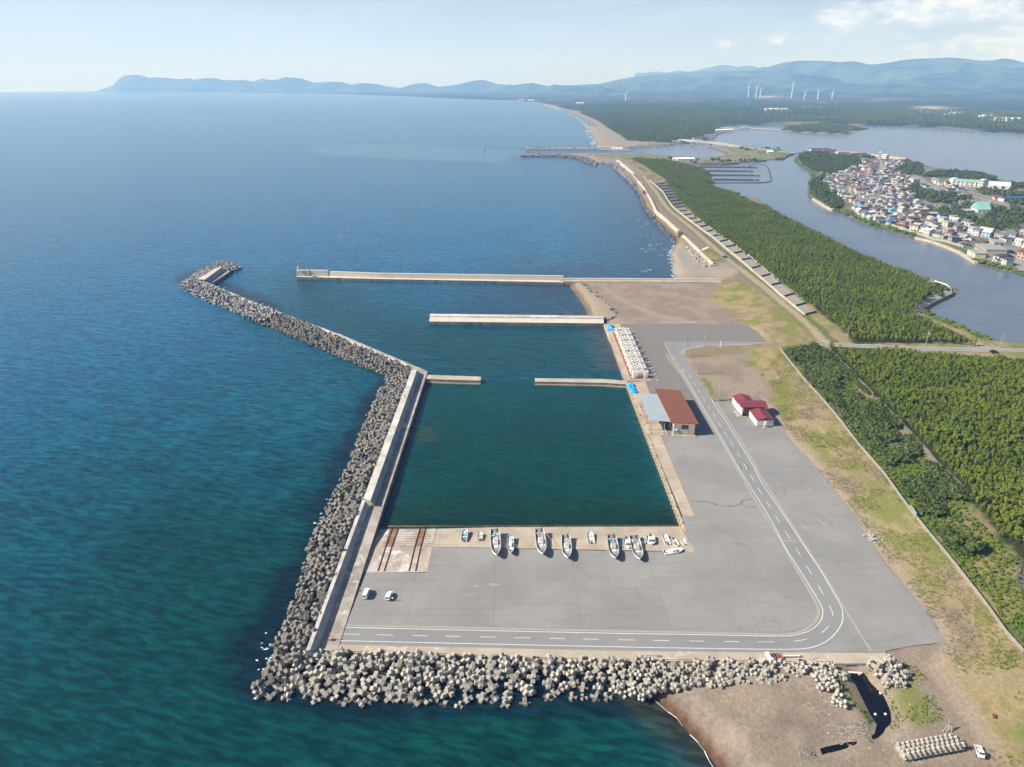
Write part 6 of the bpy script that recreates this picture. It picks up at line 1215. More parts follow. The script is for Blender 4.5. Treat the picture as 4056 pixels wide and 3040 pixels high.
HP = bx([(640, 450), (790, 405), (880, 372), (905, 330), (1000, 322), (1100, 330), (1200, 345), (1235, 380), (1330, 405), (1250, 440), (1420, 470), (1500, 500), (1560, 530), (1650, 545), (1800, 600), (1850, 640), (1700, 560), (1480, 575), (1350, 560), (1240, 600), (1330, 640), (1420, 700), (1530, 740), (1650, 785), (1850, 825), (2100, 870), (2250, 960), (2300, 1180), (2018, 1085), (1900, 1050), (1760, 995), (1630, 990), (1560, 920), (1440, 880), (1300, 830), (1180, 800), (1050, 765), (940, 730), (870, 690), (830, 640), (760, 580), (700, 560), (645, 500)])
TREEP = TV; ROADV = [bx([(1240, 385), (1260, 400), (1290, 455), (1420, 530)]), bx([(1030, 320), (1035, 370), (1010, 410), (960, 440)]), bx([(1420, 505), (1600, 560), (1780, 600), (1990, 660), (2200, 720)]), bx([(1500, 480), (1620, 535), (1800, 590)]), bx([(1920, 975), (1960, 1010), (2030, 1090)]), bx([(880, 390), (960, 440), (800, 500), (820, 560), (900, 610), (1000, 650), (1150, 690), (1400, 770), (1600, 850), (1800, 900), (2018, 960)])]
VROAD = MATS['pale_road']
for i, (r_, w_) in enumerate(zip(ROADV, (14, 6, 9, 6, 9, 5))):
    mb = MB(); mb.strip(resample(smooth(r_, 1), 12), w_, lambda x, y: max(GH(x, y), 2.2) + .06 + .03 * i, None); o = mb.build('village_street', VROAD if i != 0 else mat('wide_lot', (.25, .235, .215), .9, (.21, .20, .185), .05, coord='World')); tag(o, 'village street, ' + ('wide open lot by the cream building', 'short one by the white tower building', 'long one past the school', 'side lane beside the school road', 'one by the riverside car park', 'main lane through the houses')[i], 'street', kind='structure')
def seg_rz(p): 
    b = None
    for a, c in zip(SHL, SHL[1:]):
        d = dist_line([p[0]], [p[1]], [a, c])[0]
        if b is None or d < b[0]: b = (d, math.atan2(c[1] - a[1], c[0] - a[0]))
    return b
KEEP = [(bx([(1500, 455), (1930, 480), (1930, 525), (1500, 510)])), bx([(1550, 640), (1810, 640), (1810, 700), (1550, 700)]), bx([(1610, 900), (1900, 930), (1900, 1010), (1610, 1000)]), bx([(1230, 450), (1300, 450), (1310, 505), (1230, 500)]), bx([(1000, 285), (1080, 285), (1080, 330), (1000, 330)]), bx([(980, 500), (1000, 560)] + [(990, 530)])]
CEM = [PL('E7', [(870, 500), (1200, 500), (1480, 550), (1440, 590), (900, 560)], 2.5), PL('E7', [(270, 590), (600, 610), (620, 680), (280, 670)], 2.5)]
cand = []
VP_ = scatter(HP, 10.0, 808); VD_ = dist_line([p[0] for p in VP_], [p[1] for p in VP_], SHL)
for (x, y), dd_ in zip(VP_, VD_):
    row = int((dd_ - 6) / 24)
    if dd_ < 9 or row > 22 or not in_view(x, y, 3, 60, 50): continue
    if any(inside([x], [y], q)[0] for q in TREEP + KEEP + CEM): continue
    if any(dist_line([x], [y], q)[0] < 6 + w_ / 2 for q, w_ in zip(ROADV, (14, 3, 6, 3, 6, 2))): continue
    cand.append((x, y, row, 0))
rs = random.Random(77); cand.sort(key=lambda c: (c[2], -c[0])); rowc = {}; HC_ = [0]; cand_n = sorted(cand, key=lambda c: c[0] ** 2 + c[1] ** 2); near_ = {(c[0], c[1]) for c in cand_n[:110]}
used_lab = set()
IND_ = {(c[0], c[1]) for c in cand_n[:300]}; rest = MB(); RK = list(ROOFS); WK = list(WALLS)
for x, y, row, acc in cand:
    rc = rs.choices(list(ROOFS), [9, 8, 9, 2.6, 1.2, 1.3, .4, 1.2, 10, 7, 3])[0]; wc = rs.choices(list(WALLS), [13, 6, 6, 4, 2.5, .5, .5, .3])[0]; kd = rs.choices(['gable', 'hip', 'shed'], [6, 2.4, 2])[0]
    big = rs.random(); w = rs.uniform(6.5, 9.8) + (4 if big > .92 else 0); d = rs.uniform(5.2, 7.2); h = rs.choice([3.0, 3.2, 5.4, 5.6]); rh = d * rs.uniform(.20, .30)
    i = rowc[row] = rowc.get(row, 0) + 1
    rn = ORD[row] if row < len(ORD) else 'last'; cn_ = ORD[i - 1] if i - 1 < len(ORD) else 'last'
    lab = f'{rc} roofed {wc} house, {cn_} from the east in {"the " + rn} row from the river'
    rz_ = seg_rz((x, y))[1] + rs.choice([0, 0, 0, math.pi / 2]) + rs.uniform(-.12, .12)
    if (x, y) not in IND_:
        g_ = GH(x, y); q = MB(); q.box((0, 0, 0), (w, d, h)); g2 = MB(); gable(g2, w, d, h + .05, rh, hip=.9 if kd == 'hip' else 0); cr_, sr_ = math.cos(rz_), math.sin(rz_)
        for src, mi in ((q, WK.index(wc)), (g2, len(WK) + RK.index(rc))): rest.cur = mi; rest.add([(x + a * cr_ - b * sr_, y + a * sr_ + b * cr_, g_ + c) for a, b, c in src.v], src.f)
        continue
    house(x, y, rz_, w, d, h, rh, rc, wc, kd, lab, 'houses of the riverside village', detail=(x, y) in near_)
    if rs.random() < .3: # a shed beside it
        a_ = rz_ + rs.uniform(-.3, .3); xx, yy = x + math.cos(a_) * (w / 2 + 3.2), y + math.sin(a_) * (w / 2 + 3.2)
        rc2 = rs.choice(['grey', 'pale grey', 'dark grey', 'brown', 'teal', 'silver'])
        house(xx, yy, rz_, 4.2, 5, 2.5, 1.0, rc2, rs.choice(['grey', 'tan', 'white']), 'shed', f'small {rc2} roofed shed beside the {rc} roofed house, {cn_} in the {rn} row', 'sheds of the riverside village', detail=False, name='shed', cat='shed')
if rest.v: o = rest.build('far_houses', [WALLS[k] for k in WK] + [ROOFS[k] for k in RK]); tag(o, 'tightly packed houses at the far end of the village', 'houses', kind='stuff')
# notable village buildings
def at(cr, x, y, z=2.5): return P(cr, x, y, z)
def bld(name, label, a, b, dpt, h, rc, wc, kind='shed', rh=1.0, z=2.4, cat='building', floors=2, wins=True):
    """a, b: front wall foot points in the world; depth runs away from the camera"""
    L_ = math.dist(a, b); rz_ = math.atan2(b[1] - a[1], b[0] - a[0]); c = lerp(a, b, .5); n_ = (-math.sin(rz_), math.cos(rz_)); x, y = c[0] + n_[0] * dpt / 2, c[1] + n_[1] * dpt / 2
    e = house(x, y, rz_, L_, dpt, h, rh, rc, wc, kind, label, None, z, False, name, cat)
    if wins:
        k = max(2, int(L_ / 4.5))
        for f_ in range(floors):
            for i in range(k): mb = MB(); mb.box((-L_ / 2 + (i + .5) * L_ / k, -dpt / 2 - .04, 1.0 + f_ * (h / floors)), (2.2, .12, 1.4)); mb.build('window', GLASS, e)
    return e
ROOFS['mint'] = cm('roof_mint', (.20, .42, .37)); ROOFS['white'] = cm('roof_white', (.75, .75, .73))
sc_ = bld('school', 'long white two storey school with a mint green roof', at('E7', 775, 250), at('E7', 1420, 292), 12, 7.6, 'mint', 'white', 'gable', 2.2)
mb = MB()
for i in range(9): mb.box((-sc_.children[0].dimensions.x / 2 + (i + .0) * sc_.children[0].dimensions.x / 8, -6.6, 0), (.7, 1.2, 7.4))
mb.build('pillars', WALLS['white'], sc_); sc_.children[-1].name = 'buttress_row'
bld('school_stair_block', 'white end block of the school', at('E7', 695, 240), at('E7', 772, 248), 13, 10, 'white', 'white', 'shed', .4, wins=False); bld('school_clock_tower', 'white stair tower rising from the school roof', at('E7', 1235, 285), at('E7', 1300, 292), 8, 12, 'white', 'white', 'shed', .4, floors=3)
ga, gb = at('E7', 1410, 300), at('E7', 1790, 320); gy_ = empty('gymnasium', (*lerp(ga, gb, .5), 2.3), math.atan2(gb[1] - ga[1], gb[0] - ga[0])); tag(gy_, 'white gymnasium with a rounded roof beside the school', 'building')
L_ = math.dist(ga, gb); mb = MB(); pr = [(math.cos(a_) * 9, 5 + math.sin(a_) * 4.5) for a_ in np.linspace(0, math.pi, 9)]; vs = [(-L_ / 2, 9 - q[0], q[1]) for q in pr] + [(L_ / 2, 9 - q[0], q[1]) for q in pr]; mb.add(vs, [(i, i + 1, i + 10, i + 9) for i in range(8)] + [tuple(range(9)), tuple(range(17, 8, -1))]); mb.build('roof', ROOFS['white'], gy_, smooth=False, recalc=True)
mb = MB(); mb.box((0, 9, -1), (L_ - .4, 17.6, 6.2)); mb.build('wall', WALLS['white'], gy_)
for i in range(3): mb = MB(); mb.box((-L_ / 2 + 8 + i * 10, -.0, 1), (4, .6, 3)); mb.build('window', GLASS, gy_)
bld('temple_hall', 'white hall with a broad mint green hipped roof among the trees', at('E7', 1215, 740), at('E7', 1440, 745), 22, 4.4, 'mint', 'white', 'gable', 7.5, floors=1)
bld('annexe', 'long low pale roofed annexe left of the mint green roofed hall', at('E7', 900, 745), at('E7', 1165, 742), 10, 3.4, 'pale grey', 'white', 'shed', 1, floors=1)
bld('office_building', 'cream three storey building with a gabled end beside the wide lot', at('E7', 70, 235), at('E7', 185, 232), 12, 8, 'grey', 'cream', 'gable', 3.4, floors=3)
bld('tower_building', 'white tower block by the lagoon jetty', at('C16', 1440, 240), at('C16', 1490, 242), 10, 15, 'white', 'white', 'shed', .5, floors=4); bld('harbour_office', 'white flat roofed office beside the tower block', at('C16', 1492, 215), at('C16', 1590, 222), 12, 8, 'white', 'white', 'shed', .5)
bld('warehouse', 'large tan warehouse with a grey flat roof at the river bank', at('E7', 1150, 1415), at('E7', 1345, 1530), 17, 7.5, 'grey', 'tan', 'shed', 1.0)
bld('warehouse_lean_to', 'low grey roofed lean-to between warehouse and river', at('E7', 1030, 1455), at('E7', 1165, 1530), 9, 4.0, 'grey', 'cream', 'shed', .6, wins=False)
bld('boat_shed', 'small white roofed shed in front of the warehouse', at('E7', 1180, 1530), at('E7', 1275, 1530), 7, 3.4, 'white', 'grey', 'shed', .6, wins=False)
bld('concrete_block_building', 'grey three storey concrete building behind the car park', at('E7', 1470, 1450), at('E7', 1660, 1460), 14, 10.5, 'grey', 'grey', 'shed', .3, floors=3)
bld('net_shed', 'grey shed with a bright blue tarp front by the street', at('E7', 1560, 1640), at('E7', 1740, 1650), 10, 3.6, 'charcoal', 'grey', 'shed', .5, wins=False)
bld('shop_building', 'pinkish white two storey building at the right edge of the village', at('E7', 1905, 1530), at('E7', 2120, 1600), 14, 6.4, 'maroon', 'pink', 'gable', 2)
bld('terrace', 'long cream terrace house left of the village centre', at('C16', 960, 790), at('C16', 1240, 800), 9, 6, 'brown', 'cream', 'gable', 2)
bld('long_shed', 'long brown roofed hall behind the village', at('C16', 1710, 570), at('C16', 1905, 580), 12, 4.5, 'maroon', 'brown', 'gable', 2)
bld('row_building', 'long white building with a dark blue roof beyond the school road', at('E7', 1680, 540), at('E7', 2060, 530), 10, 4.5, 'blue', 'white', 'gable', 2); bld('row_building', 'small white building with a red roof beyond the school road', at('E7', 1510, 500), at('E7', 1650, 505), 8, 3.5, 'red', 'white', 'gable', 1.6, floors=1)
mb = MB(); lotp = bx([(1750, 990), (1900, 960), (1950, 985), (1960, 1040), (1900, 1060), (1790, 1030)]); mb.sheet(lotp, 2.62); o = mb.build('parking_lot', VROAD); tag(o, 'pale riverside car park among the village buildings', 'car park', kind='structure')
fnc = bx([(860, 690), (905, 712), (1000, 735), (1100, 775), (1180, 800), (1290, 835), (1380, 862), (1470, 885), (1600, 925)], 2.5)
board_fence('village_fence', fnc, 2.2, 'long grey plank fence between the village houses and the river', None, .2, 8, MATS['wall_grey'], False)
mb = MB(); mb.strip(resample(bx([(1270, 858), (1380, 882), (1480, 918), (1570, 955), (1640, 1000), (1690, 1030)], 1.5), 8), 3.2, 1.9, -1); o = mb.build('river_quay', CONC); tag(o, 'pale concrete river quay in front of the village', 'river quay', kind='structure')
mb = MB(); mb.strip(resample(bx([(560, 590), (640, 640), (700, 668)], 1.5), 8), 3, 2.4, -1); mb.strip(resample(bx([(548, 482), (558, 545)], 1.5), 8), 3, 2.4, -1); o = mb.build('river_quay', CONC); tag(o, 'grey river quay below the wooded corner of the village', 'river quay', kind='structure')
mb = MB(); mb.strip(resample(PL('C16', [(630, 82), (900, 105), (1450, 165), (1960, 228)], 2), 30), 7, 4.2, -2); o = mb.build('lagoon_breakwater', BEIGE); tag(o, 'long tan breakwater in the lagoon behind the village', 'breakwater')
mb = MB(); mb.strip(resample(PL('C16', [(1960, 228), (1750, 245)], 2), 30), 7, 2.4, -2); o = mb.build('lagoon_quay', SIDEC); tag(o, 'dark quay return at the end of the lagoon breakwater', 'quay')
# cemetery stones, many and tiny
r_ = random.Random(4); mb = MB()
for q in CEM:
    for x, y in scatter(q, 3.2, 9): mb.box((x, y, GH(x, y) - .1), (1.1, 1.1, r_.uniform(1.2, 2.4)), r_.uniform(0, 1), (.6, .6))
o = mb.build('gravestones', mat('gravestone', (.34, .33, .32), .8, (.22, .22, .22), .4, coord='World')); tag(o, 'crowded grey gravestones of the village cemeteries', 'gravestones', kind='stuff')
# houses north of the lagoon, sheds on the spit
far_h = [('C19', 960, 140, 22, 'dark grey', 'brown', 'big brown house in the wood north of the bridge'), ('C19', 1060, 155, 26, 'white', 'white', 'white building on the far lagoon shore, left one'), ('C19', 1150, 150, 34, 'white', 'white', 'long white building on the far lagoon shore, right one'), ('C19', 905, 235, 28, 'teal', 'white', 'white house with teal roof on the shore behind the bridge'), ('C19', 720, 272, 26, 'maroon', 'white', 'house with maroon roof beside the bridge abutment, left one'), ('C19', 800, 268, 26, 'maroon', 'grey', 'house with maroon roof beside the bridge abutment, right one'),
         ('C19', 490, 588, 34, 'white', 'white', 'long white shed on the spit beside the pines'), ('C19', 430, 580, 8, 'white', 'white', 'small white hut beside the long white shed on the spit'), ('C19', 1815, 470, 12, 'white', 'white', 'white hut on the spit'), ('C19', 1895, 450, 18, 'dark grey', 'grey', 'grey house with dark roof on the spit road'), ('C19', 1660, 460, 7, 'grey', 'grey', 'tiny grey hut on the grassy spit'),
         ('C16', 280, 95, 42, 'charcoal', 'white', 'large dark roofed inn at the tip of the village'), ('C16', 500, 118, 28, 'maroon', 'white', 'maroon roofed building behind the village pine wood'), ('C16', 740, 140, 26, 'grey', 'white', 'white flat building behind the village pine wood'), ('C16', 990, 180, 32, 'maroon', 'white', 'long low house with maroon roof near the lagoon breakwater')]
for cr, x, y, w, rc, wc, lb in far_h:
    a = P(cr, x, y, 3); house(a[0] + w / 2, a[1] + 5, -.05, w, min(w * .6, 14), 5 if w > 20 else 3.4, 2.4, rc, wc, 'gable', lb, None, 2.6, False, 'house' if w > 14 else 'hut', 'house' if w > 14 else 'hut')
for i, (cr, x, y) in enumerate((('C14', 1130, 257), ('C14', 1150, 258), ('C14', 1180, 259), ('C14', 1900, 280), ('C14', 1925, 275), ('C14', 2050, 290), ('C14', 2120, 300), ('C14', 2160, 302), ('C14', 320, 230), ('C14', 70, 214), ('C14', 110, 217))):
    a = P(cr, x, y, 3); house(a[0], a[1], 0, 55, 26, 9, 4, 'white' if i % 3 else 'pale grey', 'white', 'gable', 'distant white building on the wooded plain, ' + ('group north of the lagoon' if i < 3 else 'group at the far right' if i < 8 else 'beside the far beach'), 'distant buildings on the plain', 3, False, 'building', 'building')

# ------------------------------------------------------------------ fish market with canopy
BR = mat('brown_roof', (.20, .076, .040), .85, (.172, .064, .033), .8, .1, 20); GRYR = mat('grey_metal_roof', (.33, .375, .40), .5, (.30, .345, .37), .2, spec=.5)
TANW = mat('tan_panel_wall', (.44, .36, .29), .8, (.39, .32, .26), .3); STEEL = mat('grey_steel', (.42, .42, .40), .5, (.32, .32, .31), 1)
fm_ = empty('fish_market', (*P('E2', 1270, 1390, 2.2), 2.1)); tag(fm_, 'long tan fish market building with a brown low pitched roof', 'building')
def local(o, par): o.location = -Vector(par.location); return o
fl = P('E2', 1022, 1378, 2.2); frr = P('E2', 1530, 1395, 2.2); dx_, dy_ = frr[0] - fl[0], frr[1] - fl[1]
r0, r1, r2, r3 = P('E2', 575, 245, 8.5), P('E2', 1190, 285, 8.0), P('E2', 1652, 1108, 8.0), P('E2', 980, 1070, 8.5)
bk_l = (fl[0] + (r0[0] - r3[0]) * .96, fl[1] + (r0[1] - r3[1]) * .96); bk_r = (frr[0] + (r1[0] - r2[0]) * .96, frr[1] + (r1[1] - r2[1]) * .96)
mb = MB(); mb.prism([fl, frr, bk_r, bk_l], 1.9, lambda x, y: 8.05 - .4 * min(1, max(0, (x - fl[0]) / (frr[0] - fl[0])))); local(mb.build('wall', TANW, fm_), fm_)
mb = MB(); vs = [(*r3, 8.5), (*r2, 8.0), (*r1, 8.0), (*r0, 8.5)]; vs += [(a, b, c - .28) for a, b, c in vs]; mb.add(vs, [(0, 1, 2, 3), (7, 6, 5, 4), (0, 4, 5, 1), (1, 5, 6, 2), (2, 6, 7, 3), (3, 7, 4, 0)]); local(mb.build('roof', BR, fm_), fm_)
mb = MB(); mb.box((*lerp(fl, frr, .51), 1.9), (math.dist(fl, frr) + 1.6, 2.6, .55), math.atan2(dy_, dx_)); local(mb.build('step', CONCW, fm_), fm_)
dl, dr = lerp(fl, frr, .36), lerp(fl, frr, .68); mb = MB(); mb.box((*lerp(dl, dr, .5), 2.45), (math.dist(dl, dr), .12, 2.9), math.atan2(dy_, dx_)); local(mb.build('door', mat('pale_green_shutter', (.42, .46, .42), .6), fm_), fm_)
mb = MB(); mb.box((*lerp(dl, dr, .5), 5.36), (math.dist(dl, dr), .14, 2.2), math.atan2(dy_, dx_)); local(mb.build('window', mat('dark_louvre', (.05, .05, .055), .5), fm_), fm_)
q = lerp(fl, frr, .12); mb = MB(); mb.box((q[0], q[1] - .3, 4.6), (.9, .6, .8)); local(mb.build('vent_box', PW, fm_), fm_)
mb = MB(); mb.box((fl[0] + .1, fl[1] - .05, 2.0), (.25, .25, 6.0)); local(mb.build('drain_pipe', PW, fm_), fm_)
for k in range(5):
    p_ = lerp(fl, bk_l, .1 + k * .19); mb = MB(); mb.box((p_[0] - .03, p_[1], 2.4), (.12, 3.6, 3.4)); local(mb.build('shutter', mat('brown_shutter', (.10, .07, .055), .6), fm_), fm_)
cn = empty('canopy', (*P('E2', 480, 1362, 2.2), 2.1)); tag(cn, 'open quay canopy with a flat grey metal roof on steel posts', 'canopy')
k0, k1, k2, k3 = P('E2', 193, 366, 7.7), P('E2', 660, 384, 7.9), P('E2', 976, 1048, 7.9), P('E2', 455, 1014, 7.7)
mb = MB(); vs = [(*k3, 7.7), (*k2, 7.95), (*k1, 7.95), (*k0, 7.7)]; vs += [(a, b, c - .3) for a, b, c in vs]; mb.add(vs, [(0, 1, 2, 3), (7, 6, 5, 4), (0, 4, 5, 1), (1, 5, 6, 2), (2, 6, 7, 3), (3, 7, 4, 0)]); local(mb.build('roof', GRYR, cn), cn)
for i, (x, y) in enumerate(((228, 725), (265, 808), (320, 952), (380, 1106), (446, 1266), (485, 1360))):
    p_ = P('E2', x, y, 2.15)
    for j, dx in enumerate((0, (P('E2', 800, 1372, 2.15)[0] - P('E2', 485, 1360, 2.15)[0]))):
        mb = MB(); mb.box((p_[0] + dx, p_[1], 2.5), (.26, .26, 5.15)); post = local(mb.build('post', STEEL, cn), cn)
        mb = MB(); mb.box((p_[0] + dx, p_[1], 1.9), (.75, .75, 1.15), 0, (.55, .55)); ped = mb.build('pedestal', mat('brown_pedestal', (.30, .22, .16), .9), post)
mb = MB(); pf = [P('E2', 150, 705, 2.3), P('E2', 300, 705, 2.3), P('E2', 905, 1385, 2.3), P('E2', 430, 1378, 2.3)]
mb.prism([P('E2', 60, 400, 2.3), P('E2', 560, 400, 2.3), P('E2', 905, 1385, 2.3), P('E2', 425, 1378, 2.3)], 1.9, 2.42); local(mb.build('platform', CONCW, cn), cn)

# ------------------------------------------------------------------ red roofed building group
RR = mat('red_metal_roof', (.19, .038, .048), .6, (.17, .034, .042), .3, .15, 8); WHW = mat('white_panel_wall', (.74, .74, .72), .6, (.66, .67, .66), .6); BRW = mat('brown_timber_wall', (.15, .07, .035), .8, (.10, .05, .03), .8)
rg = empty('red_roof_building', (*P('E3', 1070, 1365, 2.3), 2.2)); tag(rg, 'white building group with three dark red gabled roofs', 'building')
def gbld(x0, x1, y0, y1, h, rh, axis, ov=.35, wall=WHW):
    z0 = 2.1; X, Y = (x0 + x1) / 2, (y0 + y1) / 2; w, d = x1 - x0, y1 - y0; mb = MB()
    mb.box((X, Y, z0), (w, d, h - z0))
    if axis == 'Y': mb.add([(x0, y0, h), (x1, y0, h), (X, y0, h + rh), (x0, y1, h), (x1, y1, h), (X, y1, h + rh)], [(0, 1, 2), (4, 3, 5)])
    else: mb.add([(x0, y0, h), (x0, y1, h), (x0, Y, h + rh), (x1, y0, h), (x1, y1, h), (x1, Y, h + rh)], [(1, 0, 2), (3, 4, 5)])
    local(mb.build('wall', wall, rg), rg); mb = MB(); a, b = (w, d) if axis == 'X' else (d, w); mb2 = MB(); gable(mb2, a, b, 0, rh, ov, .2)
    for v in mb2.v: pass
    vs = [((v[0], v[1]) if axis == 'X' else (-v[1], v[0])) + (v[2],) for v in mb2.v]; mb.add([(X + v[0], Y + v[1], h + .06 + v[2]) for v in vs], mb2.f); local(mb.build('roof', RR, rg), rg)
c0_ = P('E3', 1070, 1365, 2.3); c1_ = P('E3', 1665, 1350, 2.3); cb = P('E3', 822, 1005, 2.3)
gbld(c0_[0], c1_[0], c0_[1], cb[1] + 1, 5.4, 1.25, 'Y')
b0 = P('E3', 545, 1012, 2.3); bR = P('E3', 1485, 700, 7.0); bB = P('E3', 430, 880, 2.3)
gbld(b0[0], bR[0] - .4, b0[1] + 1.2, b0[1] + 7.6, 6.9, 1.1, 'X', .9)
a0_ = P('E3', 565, 445, 6.0); a1_ = P('E3', 1180, 445, 6.0); aB = P('E3', 445, 250, 6.0)
gbld(b0[0] - .2, b0[0] + (a1_[0] - a0_[0]) - .6, b0[1] + 7.6, b0[1] + 7.6 + 8.5, 5.9, 1.2, 'Y')
mb = MB(); mb.box(((b0[0] + 1.2 + c0_[0] + 1) / 2 + 1, b0[1] + 1.15, 2.2), (c0_[0] - b0[0] + 3, .12, 4.5)); local(mb.build('entrance_wall', BRW, rg), rg)
mb = MB(); mb.box((b0[0] - 1.6, b0[1] + 2.5, 2.0), (1.5, 6.5, .45)); local(mb.build('step', CONCW, rg), rg); mb = MB(); mb.box((b0[0] + 1, b0[1] - .6, 2.0), (2.2, .8, .42)); local(mb.build('step', CONCW, rg), rg)
mb = MB(); mb.box((b0[0] + 1.3, b0[1] + .6, 2.2), (1.7, 1.0, 1.4)); local(mb.build('cabinet', mat('black_cabinet', (.012, .014, .014), .4), rg), rg)
mb = MB(); mb.box(((c0_[0] + c1_[0]) / 2, c0_[1] - .05, 2.1), (c1_[0] - c0_[0] + .05, .12, .55)); local(mb.build('plinth', MATS['wall_grey'], rg), rg)
tk = empty('water_tank', (c0_[0] + 3.7, c0_[1] - 1.0, 2.2)); tag(tk, 'white boxy water tank on a stand against the red roofed building', 'water tank')
mb = MB(); mb.box((0, 0, .95), (1.2, .9, 1.7), 0, (.95, .95)); mb.build('tank', PW, tk); mb = MB(); mb.tube([(0, 0, 2.65), (0, 0, 2.9)], [.45, .2], 8); mb.build('cap', PW, tk); mb = MB(); mb.box((0, -.1, -.2), (1.6, 1.5, .4)); mb.build('base', CONCW, tk)
for sx in (-.45, .45):
    mb = MB(); mb.box((sx, 0, .1), (.12, .7, .9)); mb.build('leg', STEEL, tk)

# ------------------------------------------------------------------ poles
POLE = mat('pole_grey', (.34, .32, .28), .8, (.26, .25, .22), 1.2)
def pole(cr, x, y, top, label, arms=1, z=2.3, trans=False, lamp=False, group=None):
    b = P(cr, x, y, z); b = (b[0], b[1], max(GH(*b), 2.0)); h = Zat(cr, x, top, b[1])[2] - b[2]; e = empty('utility_pole' if not lamp else 'street_lamp', b); tag(e, label, 'utility pole' if not lamp else 'street lamp', group)
    mb = MB(); mb.tube([(0, 0, -.3), (0, 0, h)], [.24, .16], 8); mb.build('pole', POLE, e)
    for k in range(arms): mb = MB(); mb.box((0, 0, h - .35 - k * .8), (2.0, .12, .12), .5); mb.build('crossarm', POLE, e)
    if trans: mb = MB(); mb.tube([(.3, -.3, h - 2.2), (.3, -.3, h - 1.2)], .32, 8); mb.build('transformer', STEEL, e)
    if lamp: mb = MB(); mb.tube([(0, 0, h - .1), (.9, 0, h + .15)], .07, 5); mb.box((1.0, 0, h + .08), (.6, .2, .12)); mb.build('lamp_arm', POLE, e)
    return e
pole('C8', 1835, 812, 470, 'utility pole with a stay brace at the road bend', 2, trans=False); pole('C8', 2160, 620, 300, 'left pole of the pair on the grass north of the road bend', 2); pole('C8', 2178, 640, 300, 'right pole of the pair on the grass north of the road bend', 1)
a = P('C8', 1945, 795, 2.3); b = P('C8', 1850, 500, 2.3); b2 = P('C8', 1835, 812, 2.3); hh = Zat('C8', 1850, 520, b2[1])[2]
mb = MB(); mb.tube([(a[0], a[1], 2.2), (b2[0] + .3, b2[1], hh)], .12, 6); o = mb.build('pole_stay', POLE); tag(o, 'leaning stay pole bracing the utility pole at the road bend', 'stay pole')
pole('C8', 2033, 1115, 775, 'utility pole with a transformer on the bare lot', 2, trans=True); pole('C7', 1180, 242, 52, 'tan pole at the yard edge, left of the two', 0); pole('C7', 1238, 242, 80, 'thinner pole at the yard edge, right of the two', 0)
pole('C7', 799, 125 + 6, 38, 'thin dark post behind the fish market roof', 0); pole('C11', 1512, 306, 185, 'utility pole where the road leaves the yard', 1); pole('C11', 1927, 310, 190, 'utility pole by the dune fence corner', 1)
pole('C13', 788, 1592, 1478, 'utility pole at the corner of the pine belt', 1, 3); pole('C13', 1336, 1614, 1500, 'utility pole between the pine belt and the river road', 1, 3, True)
pole('C13', 1845, 1632, 1520, 'left leg of the double pole near the river', 0, 3); pole('C13', 1862, 1632, 1518, 'right leg of the double pole near the river', 2, 3)
for i, (x, y, t_) in enumerate(((1745, 885, 790), (1810, 885, 800), (1870, 885, 805), (2135, 1025, 915), (1550, 1130, 985), (865, 1080, 1000), (630, 870, 790), (1540, 830, 770), (1840, 520, 480), (1130, 570, 510), (1030, 670, 610))):
    pole('C16', x, y, t_, 'thin pole among the village houses', 0, 2.5, group='poles among the village houses')
e = empty('meter_box', (*P('C7', 1243, 236, 2.3), 2.2)); tag(e, 'small white meter box at the foot of the thinner pole', 'meter box'); mb = MB(); mb.box((0, -.3, .8), (.55, .35, 1.0)); mb.build('cabinet', PW, e); mb = MB(); mb.box((0, -.3, -.2), (.3, .2, 1.0)); mb.build('leg', STEEL, e)
e = empty('lamp_standard', (*P('C11', 1203, 318, 2.3), 2.2)); tag(e, 'short white post beside the road to the pines', 'post'); mb = MB(); mb.tube([(0, 0, -.2), (0, 0, 3.2)], .16, 8); mb.build('post', PW, e); mb = MB(); mb.box((0, 0, -.1), (1.0, 1.0, .35)); mb.build('base', PW, e)
# wires
def wire(a, b, sag=1.2):
    return [(a[0] + (b[0] - a[0]) * k / 8, a[1] + (b[1] - a[1]) * k / 8, a[2] + (b[2] - a[2]) * k / 8 - sag * 4 * (k / 8) * (1 - k / 8)) for k in range(9)]
# ------------------------------------------------------------------ white reef frames on the north quay
FRM = mat('white_reef_concrete', (.80, .79, .76), .85, (.70, .69, .66), .8, col3=(.58, .56, .53), scale3=1.5)
def frame_mesh(R=1.42, Hh=3.7, n=8):
    mb = MB(); A_ = [(R * math.cos(2 * math.pi * (k + .5) / n), R * math.sin(2 * math.pi * (k + .5) / n)) for k in range(n)]
    for z, t_ in ((0, .30), (Hh / 2 - .13, .26), (Hh - .30, .30)):
        for k in range(n):
            a, b = A_[k], A_[(k + 1) % n]; ia, ib = (a[0] * .78, a[1] * .78), (b[0] * .78, b[1] * .78); mb.prism([a, b, ib, ia], z, z + t_); mb.add([(*p, z) for p in (a, b, ib, ia)], [(3, 2, 1, 0)])
    for k in range(n): a = A_[k]; mb.box((a[0] * .90, a[1] * .90, 0), (.36, .36, Hh), math.atan2(a[1], a[0]))
    return mb.mesh('reef_frame', FRM)
fmh = frame_mesh(); near3 = [P('C8', x, 1160, 2.25) for x in (938, 1038, 1132)]; far3 = [P('C8', x, 412, 2.25) for x in (648, 735, 812)]
